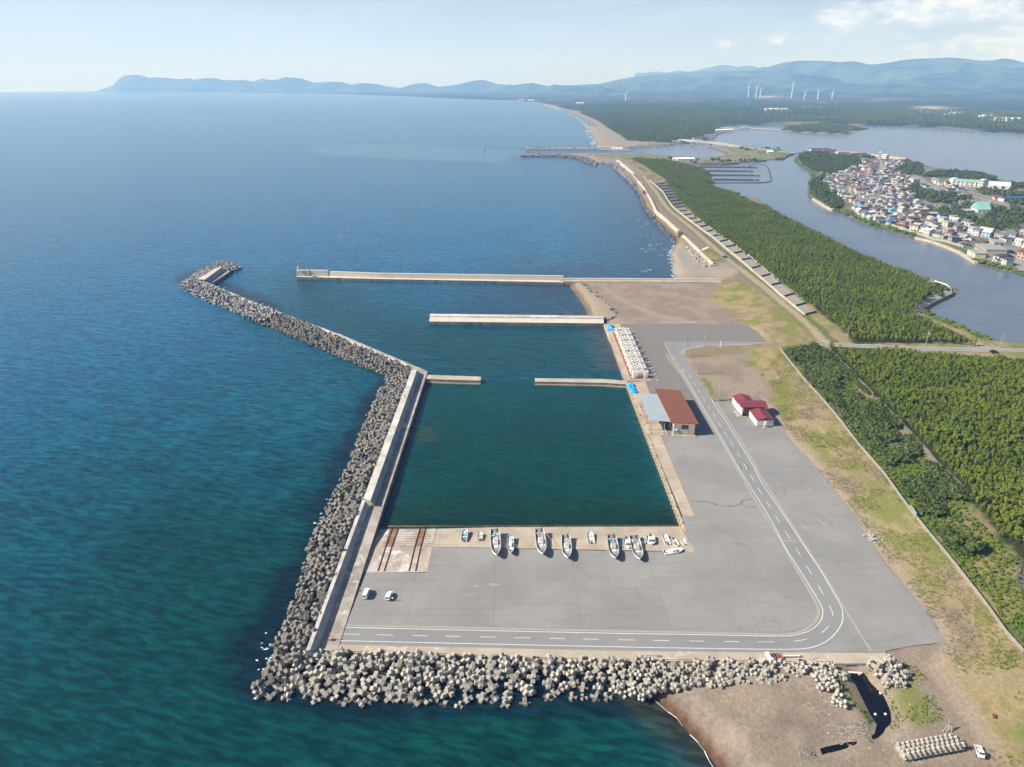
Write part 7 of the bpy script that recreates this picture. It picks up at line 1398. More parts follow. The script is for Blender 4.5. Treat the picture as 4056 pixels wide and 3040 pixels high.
for r_ in range(16):
    k = r_ / 15; k += (.012 if r_ % 2 else -.006)
    for c_ in range(3):
        p = lerp(near3[c_], far3[c_], k); o = bpy.data.objects.new('reef_frame', fmh); COL.objects.link(o); o.location = (p[0] + random.uniform(-.06, .06), p[1] + (.7 if c_ == 1 else 0), zA(*p) + .05); o.rotation_euler = (0, 0, random.choice((0, .4)) + random.uniform(-.04, .04))
        tag(o, f'white eight-sided concrete reef frame, {("water side", "middle", "road side")[c_]} column, {ORD[r_]} row from the fish market', 'reef frame', 'white reef frames on the north quay')
WT = mat('pale_weight', (.50, .45, .36), .9)
for i in range(19):
    p = lerp(P('C8', 1352, 1225, 2.3), P('C8', 945, 385, 2.3), i / 18); mb = MB(); mb.box((0, 0, 0), (.9, 1.0, .8), 0, (.6, .6)); mb.box((0, 0, .8), (.2, .2, .15)); o = mb.build('concrete_weight', WT, keep=True); o.location = (*p, zA(*p) + .02); tag(o, 'small pale concrete weight in the line beside the reef frames', 'concrete weight', 'concrete weights beside the reef frames')
BLU = mat('blue_tarpaulin', (.02, .30, .75), .45, (.02, .38, .85), 1.2, .4, 2)
def heap(cr, x, y, w, d, h, m, label, name='net_heap', cat='covered heap', z=2.35):
    p = P(cr, x, y, z); mb = MB(); nx_, ny_ = 11, 9; vs = []; sd_ = x * .37 + y
    for j in range(ny_):
        for i in range(nx_):
            u, v = i / (nx_ - 1) * 2 - 1, j / (ny_ - 1) * 2 - 1; r2 = max(abs(u), abs(v)) ** 2; zz = h * max(0, 1 - r2) ** .6 * (.55 + .9 * float(fbm(u * 3 + sd_, v * 3, 1.1, 3)))
            vs.append((u * w / 2 * (1 + .12 * math.sin(v * 5 + sd_)), v * d / 2 * (1 + .15 * math.sin(u * 4 + sd_)), zz - .02))
    mb.add(vs, [(j * nx_ + i, j * nx_ + i + 1, (j + 1) * nx_ + i + 1, (j + 1) * nx_ + i) for j in range(ny_ - 1) for i in range(nx_ - 1)]); o = mb.build(name, m, keep=True); o.location = (*p, zA(*p) + .06); tag(o, label, cat); return o
heap('C8', 525, 278, 4.2, 5.5, 1.5, BLU, 'bright blue tarpaulin over nets, north end of the quay, larger one'); heap('C8', 512, 336, 4.0, 3.2, .9, BLU, 'flatter blue tarpaulin heap beside the reef frames')
heap('C8', 880, 1318, 3.6, 5, 1.5, BLU, 'blue covered net heap next to the east jetty, farthest of three'); heap('C8', 905, 1382, 3.6, 4.2, 1.4, BLU, 'middle blue covered net heap of three near the fish market'); heap('C8', 932, 1428, 4.2, 3.4, 1.2, BLU, 'blue covered net heap nearest to the fish market canopy')

# ------------------------------------------------------------------ boats
HW = mat('white_gelcoat', (.72, .73, .71), .35, (.62, .62, .59), .5, spec=.5); HO = mat('old_white_gelcoat', (.55, .55, .52), .5, (.40, .39, .36), .7); HB = mat('blue_paint', (.03, .22, .38), .45, (.05, .32, .45), .8); HG = mat('lime_paint', (.38, .42, .05), .6, (.48, .5, .12), 1)
DKG = mat('grey_deck', (.30, .32, .31), .7, (.20, .21, .21), .9, col3=(.12, .13, .13), scale3=2.5); DKW2 = mat('white_deck', (.58, .60, .59), .6, (.46, .48, .48), .8); HAT = mat('tan_hatch', (.52, .36, .25), .7, (.45, .32, .22), 1); BLKM = mat('black_gear', (.02, .02, .022), .5); AQ = mat('aqua_deck', (.18, .40, .44), .6, (.09, .28, .36), 1)
def boat(name, label, group, cr, st, bw, W, zs, zb, style='big', hull=HW, deck=DKG, ground=None):
    a = P(cr, *st, zs); b = P(cr, *bw, zb); L = math.dist(a, b); rz_ = math.atan2(b[1] - a[1], b[0] - a[0]); c = lerp(a, b, .5); gz = ground if ground is not None else min(max(rampz(c[0], c[1]), .1), 2.3)
    e = empty(name, (c[0], c[1], gz), rz_); tag(e, label, 'boat', group)
    N = 17; hs = zs - gz; hb = zb - gz; S_ = []
    blunt = style in ('skiff',)
    for i in range(N):
        k = i / (N - 1); x = -L / 2 + L * k
        w = W / 2 * ((.88 + .12 * min(k / .3, 1)) if k < .55 else (1 - ((k - .55) / .45) ** (2.3 if style == 'big' else 2.6)) ** (.75 if not blunt else .45)); w = max(w, .06)
        g = hs + (hb - hs) * max(0, (k - .35) / .65) ** 2.0; kl = .12 + (.0 if k < .6 else (hb - .3) * ((k - .6) / .4) ** 3.2); S_.append((x, w, g, kl))
    bd = .62 if style == 'big' else .45
    mb = MB(); vs = []
    for x, w, g, kl in S_:
        ch = kl + (g - kl) * .38; vs += [(x, -w, g), (x, -w * .86, ch), (x, 0, kl), (x, w * .86, ch), (x, w, g)]
    fs = [(i * 5 + j, i * 5 + j + 1, (i + 1) * 5 + j + 1, (i + 1) * 5 + j) for i in range(N - 1) for j in range(4)] + [(0, 4, 3, 2, 1)]
    mb.add(vs, fs); mb.build('hull', hull, e, recalc=True)
    mb = MB(); t_ = .13 if style == 'big' else .09; vs = []
    for x, w, g, kl in S_: vs += [(x, -w - .02, g - .05), (x, -w - .02, g + .09), (x, -max(w - t_, .0), g + .09), (x, -max(w - t_, 0), g - bd), (x, max(w - t_, 0), g - bd), (x, max(w - t_, .0), g + .09), (x, w + .02, g + .09), (x, w + .02, g - .05)]
    fs = [(i * 8 + j, i * 8 + j + 1, (i + 1) * 8 + j + 1, (i + 1) * 8 + j) for i in range(N - 1) for j in (0, 1, 2, 4, 5, 6)]
    mb.add(vs, fs); mb.box((-L / 2 + .05, 0, hs - bd), (t_, W * .86, bd + .09)); mb.build('gunwale', hull, e, recalc=False)
    mb = MB(); dz = bd - .04; vs = []
    for x, w, g, kl in S_: vs += [(x, -max(w - t_ * .8, 0), min(g - dz, hs + .35)), (x, max(w - t_ * .8, 0), min(g - dz, hs + .35))]
    mb.add(vs, [(i * 2, (i + 1) * 2, (i + 1) * 2 + 1, i * 2 + 1) for i in range(N - 1)]); mb.build('deck', deck, e)
    zd = hs - dz; r = random.Random(label)
    def bxp(nm, x, y, z, d, m, tp=(1, 1)): mb = MB(); mb.box((x, y, zd + z), d, 0, tp); return mb.build(nm, m, e)
    if style == 'big':
        bxp('engine_house', -L * .02, 0, 0, (L * .20, W * .48, 1.0), hull, (.92, .9)); bxp('hatch', -L * .02, 0, 1.0, (L * .13, W * .28, .06), HAT); bxp('hatch', L * .13, .1, 0, (L * .075, W * .34, .42), HW); bxp('hatch', L * .235, W * .12, 0, (L * .10, W * .30, .3), r.choice((HAT, HW)))
        for i in range(5): bxp('fish_box', -L * (.19 + .035 * i), r.uniform(-.3, .3) * W, 0, (.7, .65, .4), r.choice((HW, HAT, DKW2, HB)))
        bxp('winch', L * .36, 0, 0, (.7, .9, .7), BLKM, (.6, .7)); bxp('net_hauler', -L * .44, W * .22, 0, (.55, .55, 1.5), BLKM, (.6, .6)); bxp('side_box', L * .02, W * .34, 0, (L * .3, .35, .4), DKW2)
        mb = MB(); y_ = W * .44; mb.tube([(-L * .42, -y_, hs), (-L * .42, -y_, hs + .9), (-L * .42, y_, hs + .9), (-L * .42, y_, hs)], .05, 5); mb.build('stern_frame', STEEL, e)
        mb = MB(); mb.tube([(L * .33, 0, zd), (L * .33, 0, zd + 1.6)], .05, 5); mb.build('post', STEEL, e)
        for yy in (-1, 1): mb = MB(); mb.tube([(L * .1, yy * W * .42, hs + .1), (L * .16, yy * W * .95, .05)], .035, 4); mb.build('prop', STEEL, e)
        mb = MB(); mb.box((-L * .2, 0, 0), (.4, W * .7, .35)); mb.box((L * .15, 0, 0), (.4, W * .6, .5)); mb.build('cradle', DKW, e)
    elif style == 'mid':
        bxp('engine_house', -L * .02, 0, 0, (L * .26, W * .46, .8), HW, (.9, .85)); bxp('hatch', L * .2, 0, 0, (L * .1, W * .4, .3), HW); bxp('hatch', -L * .28, 0, 0, (L * .12, W * .5, .3), DKW2); bxp('winch', L * .3, 0, 0, (.6, .6, .6), BLKM, (.6, .6))
        for yy in (-1, 1): mb = MB(); mb.tube([(-L * .1, yy * W * .4, hs), (L * .12, yy * W * 1.3, .4)], .045, 4); mb.build('outrigger', STEEL, e)
    elif style == 'cabin':
        bxp('cabin', L * .02, 0, 0, (L * .30, W * .62, 1.15), HW, (.8, .8)); bxp('windscreen', L * .155, 0, .45, (.14, W * .5, .5), GLASS); bxp('foredeck', L * .27, 0, 0, (L * .22, W * .5, .35), HW, (.7, .5)); bxp('outboard', -L * .49, 0, -.1, (.5, .45, 1.1), BLKM, (.8, .8)); bxp('console', -L * .2, 0, 0, (.6, .7, .6), DKW2)
    else:
        bxp('thwart', -L * .12, 0, .15, (.4, W * .8, .12), HW); bxp('thwart', L * .15, 0, .18, (.4, W * .7, .12), HW); bxp('foredeck', L * .33, 0, .2, (L * .16, W * .45, .1), HW, (.7, .6)); bxp('outboard', -L * .49, 0, -.05, (.45, .4, .95), BLKM, (.8, .8)); bxp('fish_box', -L * .27, .05, 0, (.7, .6, .35), r.choice((HAT, HW, HB)))
        if 'net' in label:
            for i in range(5): bxp('net_bundle', -L * .25 + i * L * .11, r.uniform(-.2, .2), 0, (.9, .9, .4), r.choice((HAT, mat('green_net', (.10, .22, .14), .9), DKW2)), (.6, .6))
    return e
GB = 'large fishing boats drawn up on the ramp'; GS = 'small boats drawn up on the ramp'
boat('fishing_boat', 'large white fishing boat nearest to the slipway rails, bow towards the yard', GB, 'C2', (775, 165), (795, 535), 3.6, 2.9, 3.9)
boat('fishing_boat', 'narrow white fishing boat with outriggers beside the first large boat', GS, 'C2', (998, 262), (1008, 515), 2.4, 2.5, 3.2, 'mid', HO, DKW2)
boat('fishing_boat', 'large white fishing boat standing alone with crossed mooring lines', GB, 'C2', (1422, 162), (1470, 520), 3.6, 2.9, 3.9)
boat('fishing_boat', 'large white boat with a green and grey stern and red gear forward', GB, 'C2', (1808, 248), (1838, 575), 3.4, 2.9, 3.9)
boat('fishing_boat', 'large fishing boat with pale deck next to a small blue boat', GB, 'C3', (540, 300), (608, 695), 3.6, 2.9, 3.9, 'big', HO)
boat('fishing_boat', 'large dark sterned fishing boat with a tan engine hatch, last of the large ones', GB, 'C3', (935, 315), (1040, 715), 3.7, 2.9, 3.9, 'big', HO)
boat('small_boat', 'small white skiff with aqua blue deck, leftmost of the small boats', GS, 'C2', (322, 340), (342, 168), 2.3, 1.7, 1.9, 'skiff', HW, AQ)
boat('small_boat', 'tiny white skiff with yellow green inside', GS, 'C2', (557, 328), (558, 208), 1.9, 1.6, 1.8, 'skiff', HW, HG)
boat('small_boat', 'white round-bowed skiff with grey seat between two large boats', GS, 'C3', (190, 455), (160, 245), 2.5, 1.8, 2.0, 'skiff', HW, DKW2)
boat('small_boat', 'blue open skiff squeezed between a large boat and a white cabin boat', GS, 'C3', (665, 390), (718, 535), 2.2, 1.7, 2.1, 'skiff', HB, HB)
boat('small_boat', 'white cabin boat between the two last large boats', GS, 'C3', (795, 352), (845, 540), 2.6, 2.1, 2.4, 'cabin', HW, DKW2)
boat('small_boat', 'small blue decked boat right of the last large boat', GS, 'C3', (1072, 368), (1108, 462), 1.9, 1.7, 2.1, 'skiff', HW, HB)
boat('small_boat', 'glossy white motor cruiser with a dark windscreen', GS, 'C3', (1215, 308), (1252, 462), 3.1, 2.2, 2.6, 'cabin', HW, HW)
boat('small_boat', 'long narrow all white skiff near the quay corner', GS, 'C3', (1535, 478), (1465, 285), 2.1, 1.9, 2.1, 'skiff', HW, HW)
boat('small_boat', 'white skiff full of nets near the quay corner', GS, 'C3', (1620, 372), (1697, 500), 2.2, 1.8, 2.3, 'skiff', HW, DKG)
boat('small_boat', 'tiny bright blue covered skiff, rightmost on the ramp', GS, 'C3', (1842, 485), (1782, 372), 1.8, 1.8, 2.0, 'skiff', HW, BLU)
boat('small_boat', 'white motor boat lying crosswise on the asphalt', GS, 'C3', (1465, 608), (1790, 548), 2.7, 2.6, 3.0, 'cabin', HW, DKW2)

# ------------------------------------------------------------------ vehicles and people
CARW = mat('white_car_paint', (.80, .81, .82), .25, (.76, .77, .78), .3, spec=.5); CARB = mat('black_car_paint', (.012, .012, .014), .25, spec=.5); TYRE = mat('tyre', (.015, .015, .015), .9); RED = mat('tail_lamp', (.4, .02, .02), .4); LAMP = mat('head_lamp', (.7, .7, .68), .2)
def car(name, label, x, y, z, rz_, L, W, H, style='van', m=CARW, group=None):
    e = empty(name, (x, y, z), rz_); tag(e, label, 'truck' if style == 'truck' else 'car', group)
    prof = {'van': [(-.5, .30), (-.5, .62), (-.47, .97), (-.30, 1), (.16, 1), (.30, .68), (.47, .58), (.5, .42), (.5, .30)], 'hatch': [(-.5, .30), (-.5, .62), (-.42, .93), (-.25, 1), (.08, .98), (.24, .68), (.46, .58), (.5, .42), (.5, .30)], 'suv': [(-.5, .30), (-.5, .64), (-.44, .97), (-.28, 1), (.08, .98), (.22, .66), (.47, .60), (.5, .42), (.5, .30)], 'truck': [(.10, .30), (.10, .97), (.14, 1), (.34, 1), (.44, .72), (.49, .48), (.5, .30)]}[style]
    pr = [(a * L, b * H) for a, b in prof]; n = len(pr); mb = MB(); vs = []
    for side in (-1, 1):
        for (a, b) in pr: w = W / 2 * (1.0 if b < H * .66 else .84); vs.append((a, side * w, b))
    mid_ = []
    mb.add(vs, [(i, (i + 1) % n, (i + 1) % n + n, i + n) for i in range(n)] + [tuple(range(n - 1, -1, -1)), tuple(range(n, 2 * n))]); mb.build('body', m, e, recalc=True, bevel=.05)
    def panel(nm, q, mm): mb = MB(); mb.add(q, [(0, 1, 2, 3)]); mb.build(nm, mm, e)
    def slopeq(i, j, k0, k1, ww=.74, out=.02):
        (a0, b0_), (a1, b1_) = pr[i], pr[j]; d_ = Vector((b1_ - b0_, 0, -(a1 - a0))).normalized() * out; d_ = d_ if d_.z > 0 or abs(d_.x) > .5 else -d_
        p0_, p1_ = (a0 + (a1 - a0) * k0, b0_ + (b1_ - b0_) * k0), (a0 + (a1 - a0) * k1, b0_ + (b1_ - b0_) * k1); s_ = 1 if (a0 + a1) > 0 else -1; ox = s_ * out; 
        return [(p0_[0] + ox, -W / 2 * ww, p0_[1] + out), (p0_[0] + ox, W / 2 * ww, p0_[1] + out), (p1_[0] + ox, W / 2 * ww, p1_[1] + out), (p1_[0] + ox, -W / 2 * ww, p1_[1] + out)]
    if style == 'truck': panel('windscreen', slopeq(3, 4, .15, .95, .74), GLASS)
    else:
        panel('windscreen', slopeq(4, 5, .08, .92, .76), GLASS); panel('rear_window', slopeq(1, 2, .12, .92, .74, .03), GLASS)
    for sd_ in (-1, 1):
        if style == 'truck': q = [(.17 * L, .62 * H), (.40 * L, .62 * H), (.34 * L, .93 * H), (.17 * L, .93 * H)]
        else: q = [(-.42 * L, .66 * H), (.25 * L, .66 * H), (.15 * L, .93 * H), (-.36 * L, .93 * H)]
        panel('side_window', [(a, sd_ * W / 2 * (.985 if b < .7 * H else .87) , b) for a, b in q], GLASS)
        mb = MB(); mb.box((.22 * L if style != 'truck' else .38 * L, sd_ * (W / 2 + .1), .62 * H), (.12, .2, .14)); mb.build('wing_mirror', m, e)
    for sx in (-.31, .31):
        for sy in (-1, 1): mb = MB(); mb.tube([(sx * L, sy * (W / 2 - .2), .31), (sx * L, sy * (W / 2 + .02), .31)], .31, 12); mb.build('wheel', TYRE, e)
    for sy in (-1, 1):
        mb = MB(); mb.box((-.5 * L - .01, sy * W * .42, .46 * H), (.05, .14, .16 * H)); mb.build('tail_lamp', RED, e); mb = MB(); mb.box((.49 * L, sy * W * .36, .42 * H), (.08, .3, .08 * H)); mb.build('head_lamp', LAMP, e)
    if style == 'truck':
        mb = MB(); mb.box((-.2 * L, 0, .34 * H), (.6 * L, W, .06)); mb.build('bed_floor', mat('rusty_bed', (.50, .33, .22), .8, (.55, .50, .42), .8), e)
        for d, c in (((.6 * L, .06, .3), (-.2 * L, W / 2 - .03)), ((.6 * L, .06, .3), (-.2 * L, -W / 2 + .03)), ((.06, W, .3), (-.5 * L + .03, 0)), ((.06, W, .3), (.09 * L, 0))): mb = MB(); mb.box((c[0], c[1], .34 * H), d); mb.build('bed_side', m, e)
    return e
p = P('E1', 440, 560, 2.1); car('parked_van', 'white minivan parked beside the west breakwater walkway', p[0] + .3, p[1] + 2.0, zA(*p) + .01, math.radians(84), 4.7, 1.75, 1.8, 'van', CARW, 'cars parked on the yard')
p = P('E1', 1350, 620, 2.1); car('parked_car', 'white hatchback parked right of the minivan on the open yard', p[0] + .3, p[1] + 1.7, zA(*p) + .01, math.radians(81), 4.0, 1.7, 1.5, 'hatch', CARW, 'cars parked on the yard')
a = P('D7', 1310, 560, 2.4); b = P('D7', 1420, 880, 2.6); z_ = S('D7', 1380, 760)[2]; car('kei_truck', 'small white flatbed truck on the dirt track, cab towards the camera', (a[0] + b[0]) / 2, (a[1] + b[1]) / 2, z_, math.atan2(b[1] - a[1], b[0] - a[0]), 3.5, 1.5, 1.8, 'truck')
p = P('D6', 618, 296, 2.25); car('parked_car', 'white estate car parked under the north pier wall', p[0], p[1] - .4, 2.22, math.radians(4), 4.6, 1.75, 1.5, 'suv'); p = S('E6', 1190, 1185); car('parked_car', 'black car on the track behind the sea wall', *p, math.radians(-35), 4.4, 1.8, 1.7, 'suv', CARB)
p = S('V', 2146, 764); car('parked_car', 'dark car on the river road at the right edge', *(p[0], p[1], p[2] + .3), .1, 4.4, 1.8, 1.8, 'suv', CARB)
for i, (x, y) in enumerate(((375, 340), (435, 330), (448, 326), (25, 374), (68, 372), (85, 316), (640, 312))):
    p = S('C19', x, y); car('parked_car', 'white car parked on the far side of the river mouth', *p, .2, 5, 1.9, 1.9, 'van', CARW, 'cars by the river mouth')
for i, (x, y) in enumerate(((1640, 1500), (1700, 1485), (1720, 1500), (1490, 1590), (1520, 1600), (1650, 1470), (1780, 1560))):
    p = P('E7', x, y, 2.7); car('parked_car', ('white', 'dark')[i % 2] + ' car in the riverside car park of the village', *p, 2.68, i * .7, 4.4, 1.75, 1.5, 'hatch', (CARW, CARB)[i % 2], ('white', 'dark') [i % 2] + ' cars in the village car park')
SKIN = mat('skin', (.45, .28, .20), .6); HAIR = mat('black_hair', (.015, .012, .01), .7)
def person(label, x, y, z, rz_, top, legs, hair=HAIR, sc=1.0):
    e = empty('person', (x, y, z), rz_); tag(e, label, 'person')
    V_ = {'pelvis': (0, 0, .95), 'waist': (0, 0, 1.12), 'chest': (.02, 0, 1.35), 'neck': (.02, 0, 1.50), 'head': (.04, 0, 1.60), 'crown': (.04, 0, 1.72), 'sl': (0, .19, 1.42), 'el': (.02, .25, 1.15), 'wl': (.12, .24, .92), 'hl': (.15, .24, .84), 'sr': (0, -.19, 1.42), 'er': (0, -.26, 1.15), 'wr': (.08, -.25, .90), 'hr': (.10, -.25, .82), 'tl': (0, .10, .90), 'kl': (.03, .11, .48), 'al': (0, .11, .09), 'fl': (.16, .12, .04), 'tr': (0, -.10, .90), 'kr': (.02, -.12, .48), 'ar': (-.03, -.12, .09), 'fr': (.13, -.13, .04)}
    E_ = [('pelvis', 'waist'), ('waist', 'chest'), ('chest', 'neck'), ('neck', 'head'), ('head', 'crown'), ('chest', 'sl'), ('sl', 'el'), ('el', 'wl'), ('wl', 'hl'), ('chest', 'sr'), ('sr', 'er'), ('er', 'wr'), ('wr', 'hr'), ('pelvis', 'tl'), ('tl', 'kl'), ('kl', 'al'), ('al', 'fl'), ('pelvis', 'tr'), ('tr', 'kr'), ('kr', 'ar'), ('ar', 'fr')]
    R_ = dict(pelvis=.14, waist=.125, chest=.15, neck=.055, head=.095, crown=.085, sl=.07, el=.05, wl=.035, hl=.045, sr=.07, er=.05, wr=.035, hr=.045, tl=.10, kl=.065, al=.042, fl=.04, tr=.10, kr=.065, ar=.042, fr=.04)
    ks = list(V_); me = bpy.data.meshes.new('body'); me.from_pydata([V_[k] for k in ks], [(ks.index(a), ks.index(b)) for a, b in E_], []); o = bpy.data.objects.new('body', me); COL.objects.link(o); o.parent = e
    md = o.modifiers.new('skin', 'SKIN'); md.use_smooth_shade = True
    sk = me.skin_vertices[0].data
    for i, k in enumerate(ks): sk[i].radius = (R_[k], R_[k] * (1.25 if k in ('chest', 'pelvis', 'waist') else 1)); sk[i].use_root = (k == 'pelvis')
    o.modifiers.new('sub', 'SUBSURF').render_levels = 1
    # skin, shirt and trousers by height on the one body
    key = 'body_' + top[0] + legs[0]
    if key not in MATS:
        m = bpy.data.materials.new(key); m.use_nodes = True; t = m.node_tree; b = t.nodes['Principled BSDF']; b.inputs['Roughness'].default_value = .85; sx = nn(t, 'ShaderNodeSeparateXYZ'); t.links.new(nn(t, 'ShaderNodeTexCoord').outputs['Object'], sx.inputs[0])
        c = mixc(t, mathn(t, 'GREATER_THAN', sx.outputs[2], .98), legs[1], top[1]); c = mixc(t, mathn(t, 'GREATER_THAN', sx.outputs[2], 1.5), c, (.45, .28, .20)); t.links.new(c, b.inputs['Base Color']); MATS[key] = m
    me.materials.append(MATS[key])
    mb = MB(); mb.tube([(.01, 0, 1.60), (.02, 0, 1.70), (.03, 0, 1.78), (.03, 0, 1.81)], [.115, .12, .085, .02], 10); mb.build('hair', hair, e); e.scale = (sc, sc, sc)
p = P('E1', 278, 328, 2.1); person('person in a dark top and white trousers beside the minivan', *p, zA(*p), math.radians(-20), ('dark', (.02, .02, .03)), ('white', (.72, .72, .72)), mat('white_cap', (.75, .75, .75), .7), 1.05)
p = P('E1', 1575, 640, 2.1); person('person in a white shirt and navy trousers beside the hatchback', *p, zA(*p), math.radians(-100), ('white', (.75, .75, .74)), ('navy', (.015, .018, .04)), HAIR, 1.08)
p = P('D6', 196, 288, 2.25); person('person in brown clothes at the end of the north pier', *p, 2.22, 0, ('brown', (.20, .10, .05)), ('darkbrown', (.08, .05, .04)), HAIR, 1.15)
p = P('D3', 569, 803, 5.5); person('person in dark clothes standing on the west breakwater parapet', *p, 5.5, 1.5, ('black', (.03, .03, .035)), ('charcoal', (.04, .04, .045)), HAIR, 1.1)
p = P('C9', 1510, 775, 3.5); person('person in white walking on the outer breakwater', *p, 3.5, 1.5, ('white', (.75, .75, .74)), ('grey', (.2, .2, .2)), HAIR, 1.05)

# ------------------------------------------------------------------ odds and ends on the promenade and the beach
tr = empty('boat_trailer', (*P('E4', 960, 160, 2.4), zA(*P('E4', 960, 160, 2.4)) + .06), 0.02); tag(tr, 'rusty boat trailer with a white crossbeam on the promenade', 'trailer')
def tb(nm, c, d, m, rz_=0, par=tr): mb = MB(); mb.box(c, d, rz_); return mb.build(nm, m, par)
for y in (-1.0, .0, 1.0): tb('frame_beam', (0, y, .55), (3.4, .18, .18), RUST)
for x in (-1.6, -.6, .5, 1.6): tb('cross_beam', (x, 0, .5), (.2, 2.4, .2), RUST)
tb('end_board', (-2.1, 0, .35), (.9, 3.0, .7), PW, .12); tb('tow_bar', (4.1, .15, .45), (5.2, .35, .25), PW); tb('coupling', (6.9, .15, .4), (.8, .2, .2), BLKM); tb('steel_plate', (2.6, -1.0, .12), (2.4, .5, .1), RUST, -.2)
for sy in (-1, 1): mb = MB(); mb.tube([(-.3, sy * 1.15, .32), (-.3, sy * 1.4, .32)], .33, 10); mb.build('wheel', TYRE, tr)
fr_ = empty('steel_rack', (*P('E4', 1725, 200, 2.4), zA(*P('E4', 1725, 200, 2.4)) + .06)); tag(fr_, 'thin bent metal rack lying on the promenade right of the trailer', 'rack')
mb = MB(); mb.tube([(-1, -.4, .1), (-1, .5, .9), (.2, .6, .9), (.2, -.4, .1), (-1, -.4, .1)], .05, 5); mb.tube([(.1, -.2, .1), (.3, .8, 1.0), (1.1, .8, 1.0), (.9, -.2, .1)], .05, 5); mb.build('frame', STEEL, fr_)
fr_ = empty('steel_rack', (*P('C5', 238, 272, 2.4), zA(*P('C5', 238, 272, 2.4)) + .06)); tag(fr_, 'dark bench-like pipe frame at the block edge of the promenade', 'rack')
mb = MB(); mb.tube([(-3, 0, .5), (3, 0, .5)], .05, 5); mb.build('rail', BLKM, fr_)
for x in (-2.6, -2, 2, 2.6): mb = MB(); mb.tube([(x - .2, -.3, 0), (x, 0, .6), (x + .2, .3, 0)], .06, 5); mb.build('leg', BLKM, fr_)
e = empty('winch', (*P('D1', 452, 1185, 2.6), 2.55)); tag(e, 'small tan winch on the walkway corner', 'winch'); mb = MB(); mb.box((0, 0, 0), (1.1, .9, .9), 0, (.8, .8)); mb.build('housing', HAT, e); mb = MB(); mb.tube([(.1, 0, .9), (0, 0, 2.6)], .07, 5); mb.build('post', PW, e)
mb = MB(); a, b = P('C22', 1500, 183, 2.3), P('C22', 2095, 183, 2.3); mb.box((*lerp(a, b, .5), .2), (math.dist(a, b), .4, 2.35), math.atan2(b[1] - a[1], b[0] - a[0])); cw_ = mb.build('culvert_wall', FACE); tag(cw_, 'grey concrete culvert wall where the drain channel leaves the yard', 'culvert')
mb = MB(); c_ = P('C22', 1760, 290, 1.0); mb.box((c_[0], a[1] - .26, 1.0), (3.2, .12, .9)); o = mb.build('opening', BLKM, cw_); o.location = -cw_.location
mb = MB(); mb.strip([P('C22', 1620, 300, 1.1), P('C22', 1900, 318, 1.1)], .5, 1.15, .5); o = mb.build('weir', PW, cw_); o.location = -cw_.location
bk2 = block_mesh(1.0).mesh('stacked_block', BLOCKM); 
for row, (a, b) in enumerate((((275, 850), (1090, 705)), ((345, 960), (1205, 800)))):
    A0, B0 = P('C21', *a, 3.4), P('C21', *b, 3.4)
    for i in range(12):
        p = lerp(A0, B0, i / 11); o = bpy.data.objects.new('stacked_block', bk2); COL.objects.link(o); o.location = (p[0], p[1], GH(*p) + 1.05); o.scale = (.9,) * 3; o.rotation_euler = (.78, 0, .95 + .0 * i + random.uniform(-.08, .08)); tag(o, f'pale concrete block, {ORD[i]} from the beach in the {("upper", "lower")[row]} tidy row', 'concrete block', 'tidy rows of blocks beside the dirt track')
e = empty('sign_stand', (*P('D7', 540, 60, 2.6), GH(*P('D7', 540, 60, 2.6)))); tag(e, 'leaning wooden sign stand above the tidy block rows', 'sign'); WDM = mat('bleached_wood', (.46, .41, .33), .9, (.36, .32, .26), 1)
for q in (((-1.8, -.6, 0), (-.3, .2, 1.7)), ((-1.5, -1.2, 0), (.2, .1, 1.8)), ((.3, -.8, 0), (.4, .2, 1.9)), ((-1.9, -.3, .3), (.3, -.4, .4))): mb = MB(); mb.tube(q, .07, 5); mb.build('brace', WDM, e)
mb = MB(); mb.box((.25, .25, 1.0), (1.2, .08, 1.1), .5); mb.build('board', WDM, e)
def litter(name, areas, n, m, label, seed, ln=(.3, 1.6), th=.05, kind='stuff', flat=True):
    r = random.Random(seed); mb = MB()
    for cr, q, k in areas:
        poly = PL(cr, q, 2.2); pts_ = scatter(poly, .5, seed); r.shuffle(pts_)
        for x, y in pts_[:int(n * k)]:
            a_ = r.gauss(-.3, .7); l = r.uniform(*ln) / 2; z = GH(x, y) + r.uniform(.04, .25); dz = r.uniform(-.1, .1) * l
            mb.tube([(x - l * math.cos(a_), y - l * math.sin(a_), z - dz), (x + l * math.cos(a_), y + l * math.sin(a_), z + dz)], r.uniform(.5, 1.3) * th, 4)
    o = mb.build(name, m); tag(o, label, name.replace('_', ' '), kind=kind)
DRW = mat('driftwood', (.46, .43, .38), .9, (.34, .31, .27), 1, coord='World')
litter('driftwood', [('C5', [(900, 425), (1010, 405), (1100, 420), (1200, 490), (1240, 545), (1180, 530), (1100, 480), (1010, 440)], 1.6), ('C5', [(690, 600), (740, 600), (740, 635), (690, 630)], .15), ('C5', [(1005, 750), (1080, 745), (1110, 800), (1030, 815)], .5), ('C5', [(1310, 710), (1390, 700), (1380, 725), (1320, 740)], .3), ('C5', [(1470, 700), (1600, 670), (1560, 760), (1490, 745)], .45), ('C5', [(1560, 800), (1680, 830), (1640, 855), (1540, 830)], .3), ('C5', [(1050, 500), (1170, 560), (1150, 590), (1040, 540)], .12), ('C5', [(1150, 640), (1380, 600), (1390, 680), (1180, 700)], .3), ('C5', [(800, 560), (900, 590), (890, 610), (800, 580)], .08)], 420, DRW, 'grey driftwood heaped on the beach and along the drain channel', 3, (.3, 1.5), .045)
